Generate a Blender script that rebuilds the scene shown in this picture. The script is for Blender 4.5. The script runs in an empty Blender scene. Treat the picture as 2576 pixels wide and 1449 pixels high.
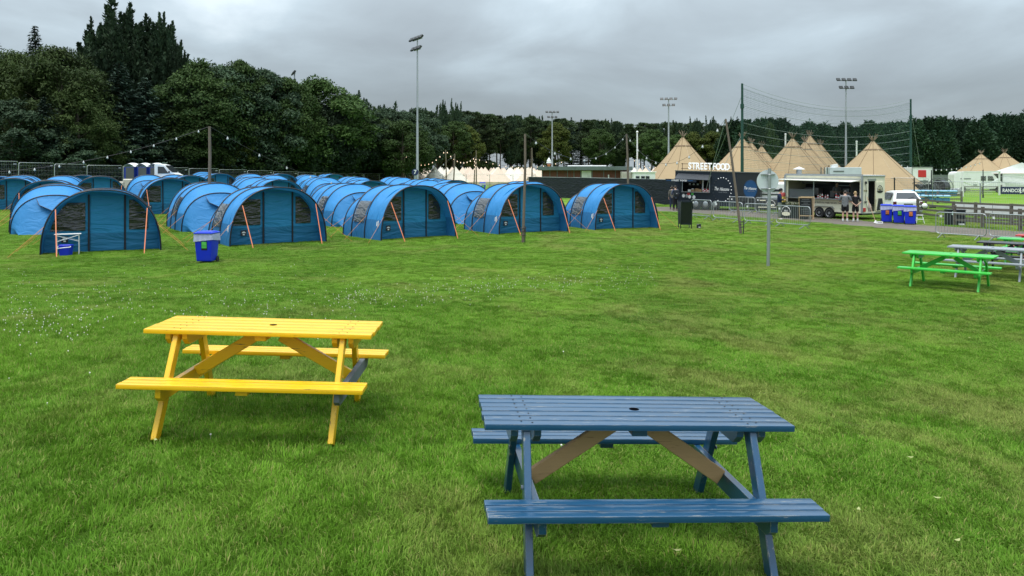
import bpy, bmesh, math, random
import numpy as np
from mathutils import Vector, Matrix, Euler
R = math.radians
random.seed(7)
rng = np.random.default_rng(11)
SC = bpy.context.scene
COL = SC.collection

# ------------------------------------------------------------------ camera
F, CX, CY, CZ = 1945.0, 1288.0, 438.0, 2.13     # focal length and principal point in photo units (2576 wide), eye height
cam = bpy.data.cameras.new('camera')
cam.sensor_width = 36.0
cam.lens = 36.0 * F / 2576.0
cam.shift_y = -(724.5 - CY) / 2576.0
cam.clip_start, cam.clip_end = 0.1, 6000
co = bpy.data.objects.new('camera', cam)
COL.objects.link(co)
co.location = (0, 0, CZ)
co.rotation_euler = (R(90), 0, 0)
SC.camera = co
SC.view_settings.view_transform = 'Standard'
SC.view_settings.look = 'None'
SC.view_settings.exposure = 0.74
SC.view_settings.gamma = 1.0
SC.cycles.max_bounces = 8
SC.cycles.transparent_max_bounces = 12

# ------------------------------------------------------------------ sky, sun
SUN_EL, SUN_AZ = R(73), R(212)
W = bpy.data.worlds.new('World')
SC.world = W
W.use_nodes = True
nt = W.node_tree
nt.nodes.clear()


def nd(t, typ, **kw):
    n = t.nodes.new(typ)
    for k, v in kw.items():
        if isinstance(k, str) and hasattr(n, k):
            setattr(n, k, v)
    return n


def math_node(t, op, a, b=None, clamp=False):
    n = t.nodes.new('ShaderNodeMath')
    n.operation = op
    n.use_clamp = clamp
    for i, v in enumerate((a, b)):
        if v is None:
            continue
        if isinstance(v, (int, float)):
            n.inputs[i].default_value = v
        else:
            t.links.new(v, n.inputs[i])
    return n.outputs[0]


def ramp(t, fac, stops, interp='LINEAR'):
    n = t.nodes.new('ShaderNodeValToRGB')
    cr = n.color_ramp
    cr.interpolation = interp
    while len(cr.elements) < len(stops):
        cr.elements.new(0.5)
    for e, (p, c) in zip(cr.elements, stops):
        e.position = p
        e.color = (*c, 1) if len(c) == 3 else c
    t.links.new(fac, n.inputs[0])
    return n.outputs[0]


def mixc(t, fac, a, b, mode='MIX'):
    n = t.nodes.new('ShaderNodeMix')
    n.data_type = 'RGBA'
    n.blend_type = mode
    for key, v in ((0, fac), (6, a), (7, b)):
        s = n.inputs[key]
        if isinstance(v, (int, float)):
            s.default_value = v
        elif isinstance(v, tuple):
            s.default_value = (*v, 1) if len(v) == 3 else v
        else:
            t.links.new(v, s)
    return n.outputs[2]


def noise(t, vec, scale, detail=3, rough=0.55, dist=0.0):
    n = t.nodes.new('ShaderNodeTexNoise')
    n.inputs['Scale'].default_value = scale
    n.inputs['Detail'].default_value = detail
    n.inputs['Roughness'].default_value = rough
    n.inputs['Distortion'].default_value = dist
    if vec is not None:
        t.links.new(vec, n.inputs['Vector'])
    return n.outputs[0]


def mapping(t, vec, scale=(1, 1, 1), loc=(0, 0, 0), rot=(0, 0, 0)):
    n = t.nodes.new('ShaderNodeMapping')
    n.inputs['Scale'].default_value = scale
    n.inputs['Location'].default_value = loc
    n.inputs['Rotation'].default_value = rot
    t.links.new(vec, n.inputs['Vector'])
    return n.outputs[0]


tc = nd(nt, 'ShaderNodeTexCoord')
sep = nd(nt, 'ShaderNodeSeparateXYZ')
nt.links.new(tc.outputs['Generated'], sep.inputs[0])
el = math_node(nt, 'MAXIMUM', sep.outputs[2], 0.0)
cx_ = math_node(nt, 'MULTIPLY', sep.outputs[0], 2.6)
cy_ = math_node(nt, 'MULTIPLY', sep.outputs[1], 2.6)
cmb = nd(nt, 'ShaderNodeCombineXYZ')
nt.links.new(cx_, cmb.inputs[0])
nt.links.new(cy_, cmb.inputs[1])
nt.links.new(math_node(nt, 'MULTIPLY', el, 7.0), cmb.inputs[2])
n1 = noise(nt, mapping(nt, cmb.outputs[0], (1, 1, 1), (3.1, 1.7, 0.3)), 1.5, 6, 0.52, 0.35)
n2 = noise(nt, mapping(nt, cmb.outputs[0], (1, 1, 1), (7.3, 2.2, 0)), 0.62, 2, 0.45, 0.2)
cl = math_node(nt, 'ADD', math_node(nt, 'MULTIPLY', n1, 0.62), math_node(nt, 'MULTIPLY', n2, 0.38))
cloud_low = ramp(nt, cl, [(0.36, (0.192, 0.221, 0.241)), (0.46, (0.229, 0.268, 0.294)), (0.55, (0.276, 0.328, 0.362)), (0.66, (0.395, 0.450, 0.484))])
gain = math_node(nt, 'ADD', 0.98, math_node(nt, 'MULTIPLY', math_node(nt, 'POWER', math_node(nt, 'SUBTRACT', el, 0.10, True), 0.8), 2.9))
vm = nd(nt, 'ShaderNodeVectorMath', operation='SCALE')
nt.links.new(cloud_low, vm.inputs[0])
nt.links.new(gain, vm.inputs['Scale'])
bg_cloud = nd(nt, 'ShaderNodeBackground')
nt.links.new(vm.outputs[0], bg_cloud.inputs[0])
bg_cloud.inputs[1].default_value = 1.0
sky = nd(nt, 'ShaderNodeTexSky')
sky.sky_type = 'NISHITA'
sky.sun_disc = False
sky.sun_elevation = SUN_EL
sky.sun_rotation = SUN_AZ
bg_sky = nd(nt, 'ShaderNodeBackground')
nt.links.new(sky.outputs[0], bg_sky.inputs[0])
bg_sky.inputs[1].default_value = 0.08
mx = nd(nt, 'ShaderNodeMixShader')
mx.inputs[0].default_value = 0.90
nt.links.new(bg_sky.outputs[0], mx.inputs[1])
nt.links.new(bg_cloud.outputs[0], mx.inputs[2])
wo = nd(nt, 'ShaderNodeOutputWorld')
nt.links.new(mx.outputs[0], wo.inputs[0])

sd = bpy.data.lights.new('sun', 'SUN')
sd.energy = 1.7
sd.angle = R(30)
sd.color = (1.0, 0.96, 0.90)
so = bpy.data.objects.new('sun', sd)
COL.objects.link(so)
# sun_rotation is measured clockwise from +Y
sdir = Vector((math.sin(SUN_AZ) * math.cos(SUN_EL), math.cos(SUN_AZ) * math.cos(SUN_EL), math.sin(SUN_EL)))
so.rotation_euler = sdir.to_track_quat('Z', 'Y').to_euler()


# ------------------------------------------------------------------ lie of the land
def ss(t):
    t = np.clip(t, 0, 1)
    return t * t * (3 - 2 * t)


def drop(x, d):
    """how far the ground lies below the eye at x (right) and d (forward)"""
    b = 2.12 + 0.45 * ss((d - 4) / 18) + 0.045 * np.clip(x, -6, 6) * (1 - ss((d - 8) / 12))
    b = b + 0.18 * ss((x - 5) / 10) * ss((d - 20) / 15) * (1 - ss((d - 95) / 30))
    u = np.clip(x / np.maximum(d, 5), -0.75, 0.6)
    s = 0.0085 + 0.006 * np.clip(-u / 0.4, 0, 1)
    # a bank along the edge of the wood on the left
    df = np.interp(CX + F * u, [-60, 130, 266, 452, 664, 750, 900], [62, 68, 74, 80, 88, 92, 104])
    b = b - 1.2 * np.clip((-u - 0.2) / 0.46, 0, 1.1) * ss((d - df + 6.5) / 6)
    mid = np.clip((u + 0.35) / 0.25, 0, 1) * (1 - np.clip((u - 0.05) / 0.15, 0, 1))
    s = s + 0.003 * mid
    q = np.maximum(np.asarray(d, float) - 33 - 27 * mid, 0)
    q = 85 * np.tanh(q / 85)
    return b - s * q


def T(x, y):
    return float(CZ - drop(float(x), float(y)))


def G(px, py):
    """ground point seen at a photo position"""
    d = 30.0
    for _ in range(80):
        x = (px - CX) / F * d
        d = 0.5 * d + 0.5 * float(drop(x, d)) * F / (py - CY)
    x = (px - CX) / F * d
    return Vector((x, d, T(x, d)))


def P(px, d):
    x = (px - CX) / F * d
    return Vector((x, d, T(x, d)))


def ZY(py, d):
    return CZ - (py - CY) / F * d


# ------------------------------------------------------------------ materials
def new_mat(name):
    m = bpy.data.materials.new(name)
    m.use_nodes = True
    t = m.node_tree
    t.nodes.clear()
    out = nd(t, 'ShaderNodeOutputMaterial')
    p = nd(t, 'ShaderNodeBsdfPrincipled')
    t.links.new(p.outputs[0], out.inputs[0])
    return m, t, p, out


def pm(name, col, rough=0.6, metal=0.0, var=0.18, vs=2.5, bump=0.0, bs=30.0, spec=0.5, coat=0.0, stretch=(1, 1, 1), dirt=None, dirt_amt=0.3, ds=1.3):
    m, t, p, out = new_mat(name)
    tcn = nd(t, 'ShaderNodeTexCoord')
    v = mapping(t, tcn.outputs['Object'], stretch)
    n = noise(t, v, vs, 5, 0.6)
    k = math_node(t, 'ADD', 1 - var, math_node(t, 'MULTIPLY', n, 2 * var))
    vmn = nd(t, 'ShaderNodeVectorMath', operation='SCALE')
    vmn.inputs[0].default_value = col
    t.links.new(k, vmn.inputs['Scale'])
    c = vmn.outputs[0]
    if dirt is not None:
        f = ramp(t, noise(t, v, ds, 6, 0.65), [(0.5, (0, 0, 0)), (0.72, (1, 1, 1))])
        c = mixc(t, math_node(t, 'MULTIPLY', f, dirt_amt), c, dirt)
    t.links.new(c, p.inputs['Base Color'])
    p.inputs['Roughness'].default_value = rough
    p.inputs['Metallic'].default_value = metal
    p.inputs['Specular IOR Level'].default_value = spec
    p.inputs['Coat Weight'].default_value = coat
    if bump:
        b = nd(t, 'ShaderNodeBump')
        b.inputs['Strength'].default_value = bump
        b.inputs['Distance'].default_value = 0.02
        t.links.new(noise(t, v, bs, 4, 0.6), b.inputs['Height'])
        t.links.new(b.outputs[0], p.inputs['Normal'])
    return m


def painted_wood(name, paint, bare, wear=0.66, rough=0.34, var=0.14, axis=0, coat=0.0):
    m, t, p, out = new_mat(name)
    tcn = nd(t, 'ShaderNodeTexCoord')
    sc = [9, 9, 9]
    sc[axis] = 0.9
    g = mapping(t, tcn.outputs['Object'], tuple(sc))
    grain = noise(t, g, 5.0, 6, 0.65, 0.4)
    big = noise(t, tcn.outputs['Object'], 2.2, 4, 0.6)
    k = math_node(t, 'ADD', 1 - var, math_node(t, 'MULTIPLY', math_node(t, 'ADD', math_node(t, 'MULTIPLY', grain, 0.6), math_node(t, 'MULTIPLY', big, 0.4)), 2 * var))
    s = nd(t, 'ShaderNodeVectorMath', operation='SCALE')
    s.inputs[0].default_value = paint
    t.links.new(k, s.inputs['Scale'])
    sc2 = [16, 16, 16]
    sc2[axis] = 2.0
    w = noise(t, mapping(t, tcn.outputs['Object'], tuple(sc2)), 2.0, 6, 0.7)
    wf = ramp(t, math_node(t, 'ADD', math_node(t, 'MULTIPLY', w, 0.7), math_node(t, 'MULTIPLY', big, 0.3)), [(wear - 0.02, (0, 0, 0)), (wear + 0.03, (1, 1, 1))])
    # paint rubbed off along the arrises
    bv = nd(t, 'ShaderNodeBevel')
    bv.samples = 4
    bv.inputs['Radius'].default_value = 0.010
    gm_ = nd(t, 'ShaderNodeNewGeometry')
    dp = nd(t, 'ShaderNodeVectorMath', operation='DOT_PRODUCT')
    t.links.new(bv.outputs[0], dp.inputs[0])
    t.links.new(gm_.outputs['Normal'], dp.inputs[1])
    edge = math_node(t, 'SUBTRACT', 1.0, dp.outputs['Value'])
    ew = ramp(t, math_node(t, 'ADD', math_node(t, 'MULTIPLY', math_node(t, 'MULTIPLY', edge, 4.0, True), 0.16), math_node(t, 'MULTIPLY', w, 0.95)), [(0.585, (0, 0, 0)), (0.64, (1, 1, 1))])
    wf = math_node(t, 'MAXIMUM', wf, math_node(t, 'MULTIPLY', ew, 0.8))
    c = mixc(t, wf, s.outputs[0], bare)
    t.links.new(c, p.inputs['Base Color'])
    p.inputs['Coat Weight'].default_value = coat
    p.inputs['Coat Roughness'].default_value = 0.16
    r = math_node(t, 'ADD', rough, math_node(t, 'MULTIPLY', big, 0.18))
    t.links.new(r, p.inputs['Roughness'])
    b = nd(t, 'ShaderNodeBump')
    b.inputs['Strength'].default_value = 0.28
    b.inputs['Distance'].default_value = 0.006
    t.links.new(math_node(t, 'SUBTRACT', grain, math_node(t, 'MULTIPLY', wf, 0.3)), b.inputs['Height'])
    t.links.new(b.outputs[0], p.inputs['Normal'])
    return m


def fabric(name, col, trans=0.3, var=0.12, bump=0.35, bs=(1.2, 1.2, 5), rough=0.6, seam=None):
    """thin cloth: diffuse and translucent, with soft creases"""
    m, t, p, out = new_mat(name)
    tcn = nd(t, 'ShaderNodeTexCoord')
    v = tcn.outputs['Object']
    n = noise(t, v, 1.1, 4, 0.55)
    k = math_node(t, 'ADD', 1 - var, math_node(t, 'MULTIPLY', n, 2 * var))
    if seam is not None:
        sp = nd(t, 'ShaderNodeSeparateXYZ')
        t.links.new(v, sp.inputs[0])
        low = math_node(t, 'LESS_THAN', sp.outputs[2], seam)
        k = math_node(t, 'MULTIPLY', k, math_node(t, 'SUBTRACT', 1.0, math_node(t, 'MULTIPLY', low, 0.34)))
    s = nd(t, 'ShaderNodeVectorMath', operation='SCALE')
    s.inputs[0].default_value = col
    t.links.new(k, s.inputs['Scale'])
    t.links.new(s.outputs[0], p.inputs['Base Color'])
    p.inputs['Roughness'].default_value = rough
    p.inputs['Specular IOR Level'].default_value = 0.35
    b = nd(t, 'ShaderNodeBump')
    b.inputs['Strength'].default_value = bump
    b.inputs['Distance'].default_value = 0.12
    t.links.new(noise(t, mapping(t, v, bs), 1.6, 3, 0.5, 1.2), b.inputs['Height'])
    t.links.new(b.outputs[0], p.inputs['Normal'])
    tr = nd(t, 'ShaderNodeBsdfTranslucent')
    t.links.new(s.outputs[0], tr.inputs[0])
    t.links.new(b.outputs[0], tr.inputs['Normal'])
    mxs = nd(t, 'ShaderNodeMixShader')
    mxs.inputs[0].default_value = trans
    t.links.new(p.outputs[0], mxs.inputs[1])
    t.links.new(tr.outputs[0], mxs.inputs[2])
    t.links.new(mxs.outputs[0], out.inputs[0])
    return m


def leafy(name, c1, c2, trans=0.25, clump=0.35, rough=0.65, spec=0.12):
    m, t, p, out = new_mat(name)
    ge = nd(t, 'ShaderNodeNewGeometry')
    oi = nd(t, 'ShaderNodeObjectInfo')
    tcn = nd(t, 'ShaderNodeTexCoord')
    n = noise(t, tcn.outputs['Object'], clump, 3, 0.55)
    f = math_node(t, 'ADD', math_node(t, 'MULTIPLY', n, 0.75), math_node(t, 'MULTIPLY', ge.outputs['Random Per Island'], 0.4), True)
    c = mixc(t, ramp(t, f, [(0.3, (0, 0, 0)), (0.85, (1, 1, 1))]), c1, c2)
    k = math_node(t, 'ADD', 0.52, math_node(t, 'MULTIPLY', oi.outputs['Random'], 0.72))
    s = nd(t, 'ShaderNodeVectorMath', operation='SCALE')
    t.links.new(c, s.inputs[0])
    t.links.new(k, s.inputs['Scale'])
    t.links.new(s.outputs[0], p.inputs['Base Color'])
    p.inputs['Roughness'].default_value = rough
    p.inputs['Specular IOR Level'].default_value = spec
    tr = nd(t, 'ShaderNodeBsdfTranslucent')
    t.links.new(s.outputs[0], tr.inputs[0])
    mxs = nd(t, 'ShaderNodeMixShader')
    mxs.inputs[0].default_value = trans
    t.links.new(p.outputs[0], mxs.inputs[1])
    t.links.new(tr.outputs[0], mxs.inputs[2])
    t.links.new(mxs.outputs[0], out.inputs[0])
    return m


def clear_plastic(name, tint, dark=0.75):
    """smoky creased window film"""
    m, t, p, out = new_mat(name)
    tcn = nd(t, 'ShaderNodeTexCoord')
    v = mapping(t, tcn.outputs['Object'], (0.8, 1.0, 3.4), rot=(0, R(22), 0))
    p.inputs['Base Color'].default_value = (*tint, 1)
    p.inputs['Roughness'].default_value = 0.12
    p.inputs['Specular IOR Level'].default_value = 0.9
    b = nd(t, 'ShaderNodeBump')
    b.inputs['Strength'].default_value = 0.9
    b.inputs['Distance'].default_value = 0.10
    t.links.new(noise(t, v, 1.7, 2, 0.45, 1.0), b.inputs['Height'])
    t.links.new(b.outputs[0], p.inputs['Normal'])
    tp = nd(t, 'ShaderNodeBsdfTransparent')
    mxs = nd(t, 'ShaderNodeMixShader')
    mxs.inputs[0].default_value = dark
    t.links.new(tp.outputs[0], mxs.inputs[1])
    t.links.new(p.outputs[0], mxs.inputs[2])
    t.links.new(mxs.outputs[0], out.inputs[0])
    return m


def glow(name, col, strength):
    m, t, p, out = new_mat(name)
    p.inputs['Base Color'].default_value = (0.8, 0.8, 0.78, 1)
    p.inputs['Emission Color'].default_value = (*col, 1)
    p.inputs['Emission Strength'].default_value = strength
    return m


# ------------------------------------------------------------------ mesh builder
class M:
    def __init__(self):
        self.bm = bmesh.new()

    def box(self, c, s, rot=None, ch=0.0, seg=1):
        mt = Matrix.Translation(Vector(c))
        if rot is not None:
            mt = mt @ (rot.to_4x4() if isinstance(rot, Matrix) else Euler(rot).to_matrix().to_4x4())
        mt = mt @ Matrix.Diagonal((s[0], s[1], s[2], 1))
        g = bmesh.ops.create_cube(self.bm, size=1.0, matrix=mt)
        if ch > 0:
            es = list({e for v in g['verts'] for e in v.link_edges})
            bmesh.ops.bevel(self.bm, geom=es, offset=ch, segments=seg, affect='EDGES', profile=0.6)
        return self

    def bar(self, p0, p1, w, h, up=(0, 0, 1), ch=0.0):
        """a plank from p0 to p1: w across, h along 'up'"""
        p0, p1 = Vector(p0), Vector(p1)
        x = (p1 - p0)
        L = x.length
        x.normalize()
        y = Vector(up).cross(x)
        if y.length < 1e-4:
            y = Vector((0, 1, 0)).cross(x)
        y.normalize()
        z = x.cross(y)
        rot = Matrix((x, y, z)).transposed()
        return self.box((p0 + p1) / 2, (L, w, h), rot, ch)

    def tube(self, pts, r, n=8, closed=False, radii=None):
        pts = [Vector(p) for p in pts]
        rings = []
        N = len(pts)
        ref = None
        for i, p in enumerate(pts):
            if closed:
                t = pts[(i + 1) % N] - pts[i - 1]
            else:
                t = pts[min(i + 1, N - 1)] - pts[max(i - 1, 0)]
            t.normalize()
            if ref is None:
                ref = Vector((0, 0, 1)) if abs(t.z) < 0.9 else Vector((1, 0, 0))
            a = t.cross(ref)
            if a.length < 1e-5:
                a = t.orthogonal()
            a.normalize()
            b = a.cross(t)
            ref = b
            rr = radii[i] if radii else r
            rings.append([self.bm.verts.new(p + (a * math.cos(2 * math.pi * k / n) + b * math.sin(2 * math.pi * k / n)) * rr) for k in range(n)])
        for i in range(N if closed else N - 1):
            q, w = rings[i], rings[(i + 1) % N]
            for k in range(n):
                self.bm.faces.new((q[k], q[(k + 1) % n], w[(k + 1) % n], w[k]))
        if not closed:
            self.bm.faces.new(list(reversed(rings[0])))
            self.bm.faces.new(rings[-1])
        return self

    def cyl(self, p0, p1, r0, r1=None, n=16):
        return self.tube([p0, p1], r0, n, radii=[r0, r0 if r1 is None else r1])

    def lathe(self, prof, n=20, c=(0, 0, 0), rot=None, sx=1.0, sy=1.0):
        mt = Matrix.Translation(Vector(c))
        if rot is not None:
            mt = mt @ Euler(rot).to_matrix().to_4x4()
        rings = []
        for r, z in prof:
            rings.append([self.bm.verts.new(mt @ Vector((r * sx * math.cos(2 * math.pi * k / n), r * sy * math.sin(2 * math.pi * k / n), z))) for k in range(n)])
        for q, w in zip(rings, rings[1:]):
            for k in range(n):
                self.bm.faces.new((q[k], q[(k + 1) % n], w[(k + 1) % n], w[k]))
        if prof[0][0] > 1e-6:
            self.bm.faces.new(list(reversed(rings[0])))
        if prof[-1][0] > 1e-6:
            self.bm.faces.new(rings[-1])
        return self

    def sphere(self, c, r, n=10, sz=1.0):
        k = max(4, n // 2)
        return self.lathe([(max(1e-4, r * math.sin(math.pi * i / k)), -r * sz * math.cos(math.pi * i / k)) for i in range(k + 1)], n, c)

    def prism(self, poly, vec):
        """flat outline pushed along vec"""
        a = [self.bm.verts.new(Vector(p)) for p in poly]
        b = [self.bm.verts.new(Vector(p) + Vector(vec)) for p in poly]
        n = len(a)
        self.bm.faces.new(a)
        self.bm.faces.new(list(reversed(b)))
        for i in range(n):
            self.bm.faces.new((a[i], b[i], b[(i + 1) % n], a[(i + 1) % n]))
        return self

    def face(self, pts):
        self.bm.faces.new([self.bm.verts.new(Vector(p)) for p in pts])
        return self

    def grid(self, fn, nu, nv):
        vs = [[self.bm.verts.new(Vector(fn(i / nu, j / nv))) for j in range(nv + 1)] for i in range(nu + 1)]
        for i in range(nu):
            for j in range(nv):
                self.bm.faces.new((vs[i][j], vs[i + 1][j], vs[i + 1][j + 1], vs[i][j + 1]))
        return self

    def mark(self):
        """faces added after this use the second material"""
        self.n0 = len(self.bm.faces)
        self.bm.faces.ensure_lookup_table()
        self.first = set(self.bm.faces)
        return self

    def build(self, name, mat, parent=None, smooth=None, thick=0.0, loc=None, mat2=None):
        bm = self.bm
        if mat2 is not None:
            for f in bm.faces:
                f.material_index = 0 if f in self.first else 1
        bmesh.ops.remove_doubles(bm, verts=bm.verts, dist=1e-5)
        bmesh.ops.recalc_face_normals(bm, faces=bm.faces)
        if thick:
            bmesh.ops.solidify(bm, geom=bm.faces[:], thickness=thick)
        me = bpy.data.meshes.new(name)
        bm.to_mesh(me)
        bm.free()
        me.materials.append(mat)
        if mat2 is not None:
            me.materials.append(mat2)
        if smooth is not None:
            me.polygons.foreach_set('use_smooth', [True] * len(me.polygons))
            me.set_sharp_from_angle(angle=R(smooth))
        o = bpy.data.objects.new(name, me)
        COL.objects.link(o)
        if parent is not None:
            o.parent = parent
        if loc is not None:
            o.location = loc
        return o


def tag(o, label, cat, group=None):
    o['label'] = label
    o['category'] = cat
    if group:
        o['group'] = group
    return o


def thing(name, label, cat, loc=(0, 0, 0), rz=0.0, group=None, rot=None):
    o = bpy.data.objects.new(name, None)
    o.empty_display_size = 0.2
    COL.objects.link(o)
    o.location = loc
    o.rotation_euler = rot if rot is not None else (0, 0, rz)
    return tag(o, label, cat, group)


def struct(o, kind='structure'):
    o['kind'] = kind
    return o


KIDS = {}


def dup(root, loc, rz=None, label=None, group=None, scale=None, rot=None):
    """a copy of a thing and of each of its parts and sub-parts"""
    r = root.copy()
    COL.objects.link(r)
    r.location = loc
    if rz is not None:
        r.rotation_euler = (0, 0, rz)
    if rot is not None:
        r.rotation_euler = rot
    if scale is not None:
        r.scale = scale
    if label:
        r['label'] = label
    if group:
        r['group'] = group
    if root.name not in KIDS:
        KIDS[root.name] = [(c, list(c.children)) for c in root.children]
    for c, gs in KIDS[root.name]:
        k = c.copy()
        COL.objects.link(k)
        k.parent = r
        for g in gs:
            q = g.copy()
            COL.objects.link(q)
            q.parent = k
    return r


def mesh_from(o):
    dg = bpy.context.evaluated_depsgraph_get()
    return bpy.data.meshes.new_from_object(o.evaluated_get(dg))


def text(name, s, size, mat, parent, loc, rot=(math.pi / 2, 0, 0), ext=0.004, shear=0.0, bold=0.0, align='CENTER', space=1.0, sx=1.0, into=True):
    cu = bpy.data.curves.new(name, 'FONT')
    cu.body = s
    cu.size = size
    cu.extrude = ext
    cu.shear = shear
    cu.offset = bold
    cu.align_x = align
    cu.align_y = 'CENTER'
    cu.space_character = space
    cu.resolution_u = 3
    o = bpy.data.objects.new(name, cu)
    COL.objects.link(o)
    me = mesh_from(o)
    bpy.data.objects.remove(o)
    me.name = name
    me.materials.clear()
    me.materials.append(mat)
    q = bpy.data.objects.new(name, me)
    COL.objects.link(q)
    q.parent = parent
    q.location = loc
    q.rotation_euler = rot
    q.scale = (sx, 1, 1)
    return q


def quads_mesh(name, verts, mat, k=4):
    n = len(verts) // k
    me = bpy.data.meshes.new(name)
    me.vertices.add(len(verts))
    me.vertices.foreach_set('co', np.asarray(verts, np.float32).ravel())
    me.loops.add(n * k)
    me.loops.foreach_set('vertex_index', np.arange(n * k, dtype=np.int32))
    me.polygons.add(n)
    me.polygons.foreach_set('loop_start', np.arange(0, n * k, k, dtype=np.int32))
    me.polygons.foreach_set('loop_total', np.full(n, k, np.int32))
    me.materials.append(mat)
    me.update(calc_edges=True)
    me.validate()
    return me


def link_mesh(name, me, parent=None):
    o = bpy.data.objects.new(name, me)
    COL.objects.link(o)
    if parent is not None:
        o.parent = parent
    return o


# shared materials
MAT = {}
MAT['steel'] = pm('galvanised steel', (0.42, 0.44, 0.45), 0.42, 0.75, 0.15, 6)
MAT['white'] = pm('white paint', (0.78, 0.79, 0.78), 0.4, 0, 0.06, 2, dirt=(0.35, 0.33, 0.28), dirt_amt=0.25)
MAT['black'] = pm('black paint', (0.012, 0.015, 0.022), 0.45, 0, 0.3, 3)
MAT['rubber'] = pm('rubber', (0.02, 0.02, 0.021), 0.8, 0, 0.2, 8)
MAT['pole_wood'] = pm('weathered pole wood', (0.16, 0.125, 0.095), 0.85, 0, 0.35, 4, 0.5, 14, stretch=(6, 6, 0.7))
MAT['grey_wood'] = pm('silvered rail wood', (0.13, 0.115, 0.095), 0.9, 0, 0.4, 3, 0.5, 10, stretch=(1, 4, 4))
MAT['bark'] = pm('bark', (0.075, 0.06, 0.045), 0.95, 0, 0.4, 3, 0.8, 12, stretch=(4, 4, 0.8))
MAT['wire'] = pm('dark cable', (0.03, 0.03, 0.03), 0.6)
MAT['bulb'] = pm('unlit festoon bulb', (0.62, 0.63, 0.62), 0.2, 0, 0.05)
MAT['warm_bulb'] = glow('lit festoon bulb', (1.0, 0.62, 0.40), 0.9)
MAT['glass'] = pm('dark glass', (0.03, 0.035, 0.04), 0.06, 0, 0.1, 2, spec=0.8)

# ------------------------------------------------------------------ ground
def axis_steps(lo, hi, fine_lo, fine_hi, step, growth=1.16):
    v = list(np.arange(fine_lo, fine_hi + 1e-6, step))
    s = step
    while v[-1] < hi:
        s *= growth
        v.append(v[-1] + s)
    s = step
    while v[0] > lo:
        s *= growth
        v.insert(0, v[0] - s)
    return np.array(v)


def lawn_colour(t, pos, far):
    """mown sward: patchy greens, faint mowing bands, tired straw patches"""
    big = noise(t, mapping(t, pos, (0.16, 0.10, 1)), 1.0, 5, 0.6, 0.6)
    mid = noise(t, mapping(t, pos, (1.0, 0.75, 1)), 1.0, 5, 0.6, 0.4)
    streak = noise(t, mapping(t, pos, (0.07, 0.55, 1), rot=(0, 0, R(-8))), 1.0, 4, 0.6, 0.5)
    f = math_node(t, 'ADD', math_node(t, 'ADD', math_node(t, 'MULTIPLY', big, 0.56), math_node(t, 'MULTIPLY', mid, 0.26)), math_node(t, 'MULTIPLY', streak, 0.18))
    c = ramp(t, f, [(0.31, (0.080, 0.186, 0.016)), (0.45, (0.122, 0.262, 0.022)), (0.56, (0.166, 0.322, 0.030)), (0.70, (0.225, 0.365, 0.048))])
    spx = nd(t, 'ShaderNodeSeparateXYZ')
    t.links.new(pos, spx.inputs[0])
    # the trodden right hand side by the path and the near right corner is drier
    rt = math_node(t, 'MULTIPLY', math_node(t, 'SUBTRACT', spx.outputs[0], 0.5, True), 0.9, True)
    dry = ramp(t, math_node(t, 'ADD', noise(t, mapping(t, pos, (0.5, 0.42, 1), (4, 9, 0)), 1.0, 5, 0.62, 0.5), math_node(t, 'MULTIPLY', rt, 0.09)), [(0.52, (0, 0, 0)), (0.70, (1, 1, 1))])
    c = mixc(t, math_node(t, 'MULTIPLY', dry, 0.55), c, (0.285, 0.295, 0.085))
    # the lay left by the mower, in wide faint bands
    wv = math_node(t, 'SINE', math_node(t, 'ADD', math_node(t, 'ADD', math_node(t, 'MULTIPLY', spx.outputs[0], 1.05), math_node(t, 'MULTIPLY', spx.outputs[1], 1.95)), math_node(t, 'MULTIPLY', big, 9.0)))
    sc2 = nd(t, 'ShaderNodeVectorMath', operation='SCALE')
    t.links.new(c, sc2.inputs[0])
    t.links.new(math_node(t, 'ADD', 1.0, math_node(t, 'MULTIPLY', wv, 0.075)), sc2.inputs['Scale'])
    c = sc2.outputs[0]
    return c


m, t, p, out = new_mat('lawn soil and turf')
ge = nd(t, 'ShaderNodeNewGeometry')
c = lawn_colour(t, ge.outputs['Position'], True)
fine = noise(t, mapping(t, ge.outputs['Position'], (1, 1, 1)), 22.0, 5, 0.75)
k = math_node(t, 'ADD', 0.55, math_node(t, 'MULTIPLY', fine, 0.8))
# soil and thatch colour darkened under the blades, painting in shaded gaps between them
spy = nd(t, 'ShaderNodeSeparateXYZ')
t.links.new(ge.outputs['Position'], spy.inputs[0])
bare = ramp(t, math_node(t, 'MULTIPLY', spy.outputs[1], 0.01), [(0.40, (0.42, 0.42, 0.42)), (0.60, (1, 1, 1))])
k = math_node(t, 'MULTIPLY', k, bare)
s = nd(t, 'ShaderNodeVectorMath', operation='SCALE')
t.links.new(c, s.inputs[0])
t.links.new(k, s.inputs['Scale'])
t.links.new(s.outputs[0], p.inputs['Base Color'])
p.inputs['Roughness'].default_value = 0.9
p.inputs['Specular IOR Level'].default_value = 0.1
b = nd(t, 'ShaderNodeBump')
b.inputs['Strength'].default_value = 0.8
b.inputs['Distance'].default_value = 0.05
t.links.new(noise(t, ge.outputs['Position'], 30.0, 4, 0.7), b.inputs['Height'])
t.links.new(b.outputs[0], p.inputs['Normal'])
MAT['lawn'] = m

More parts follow.
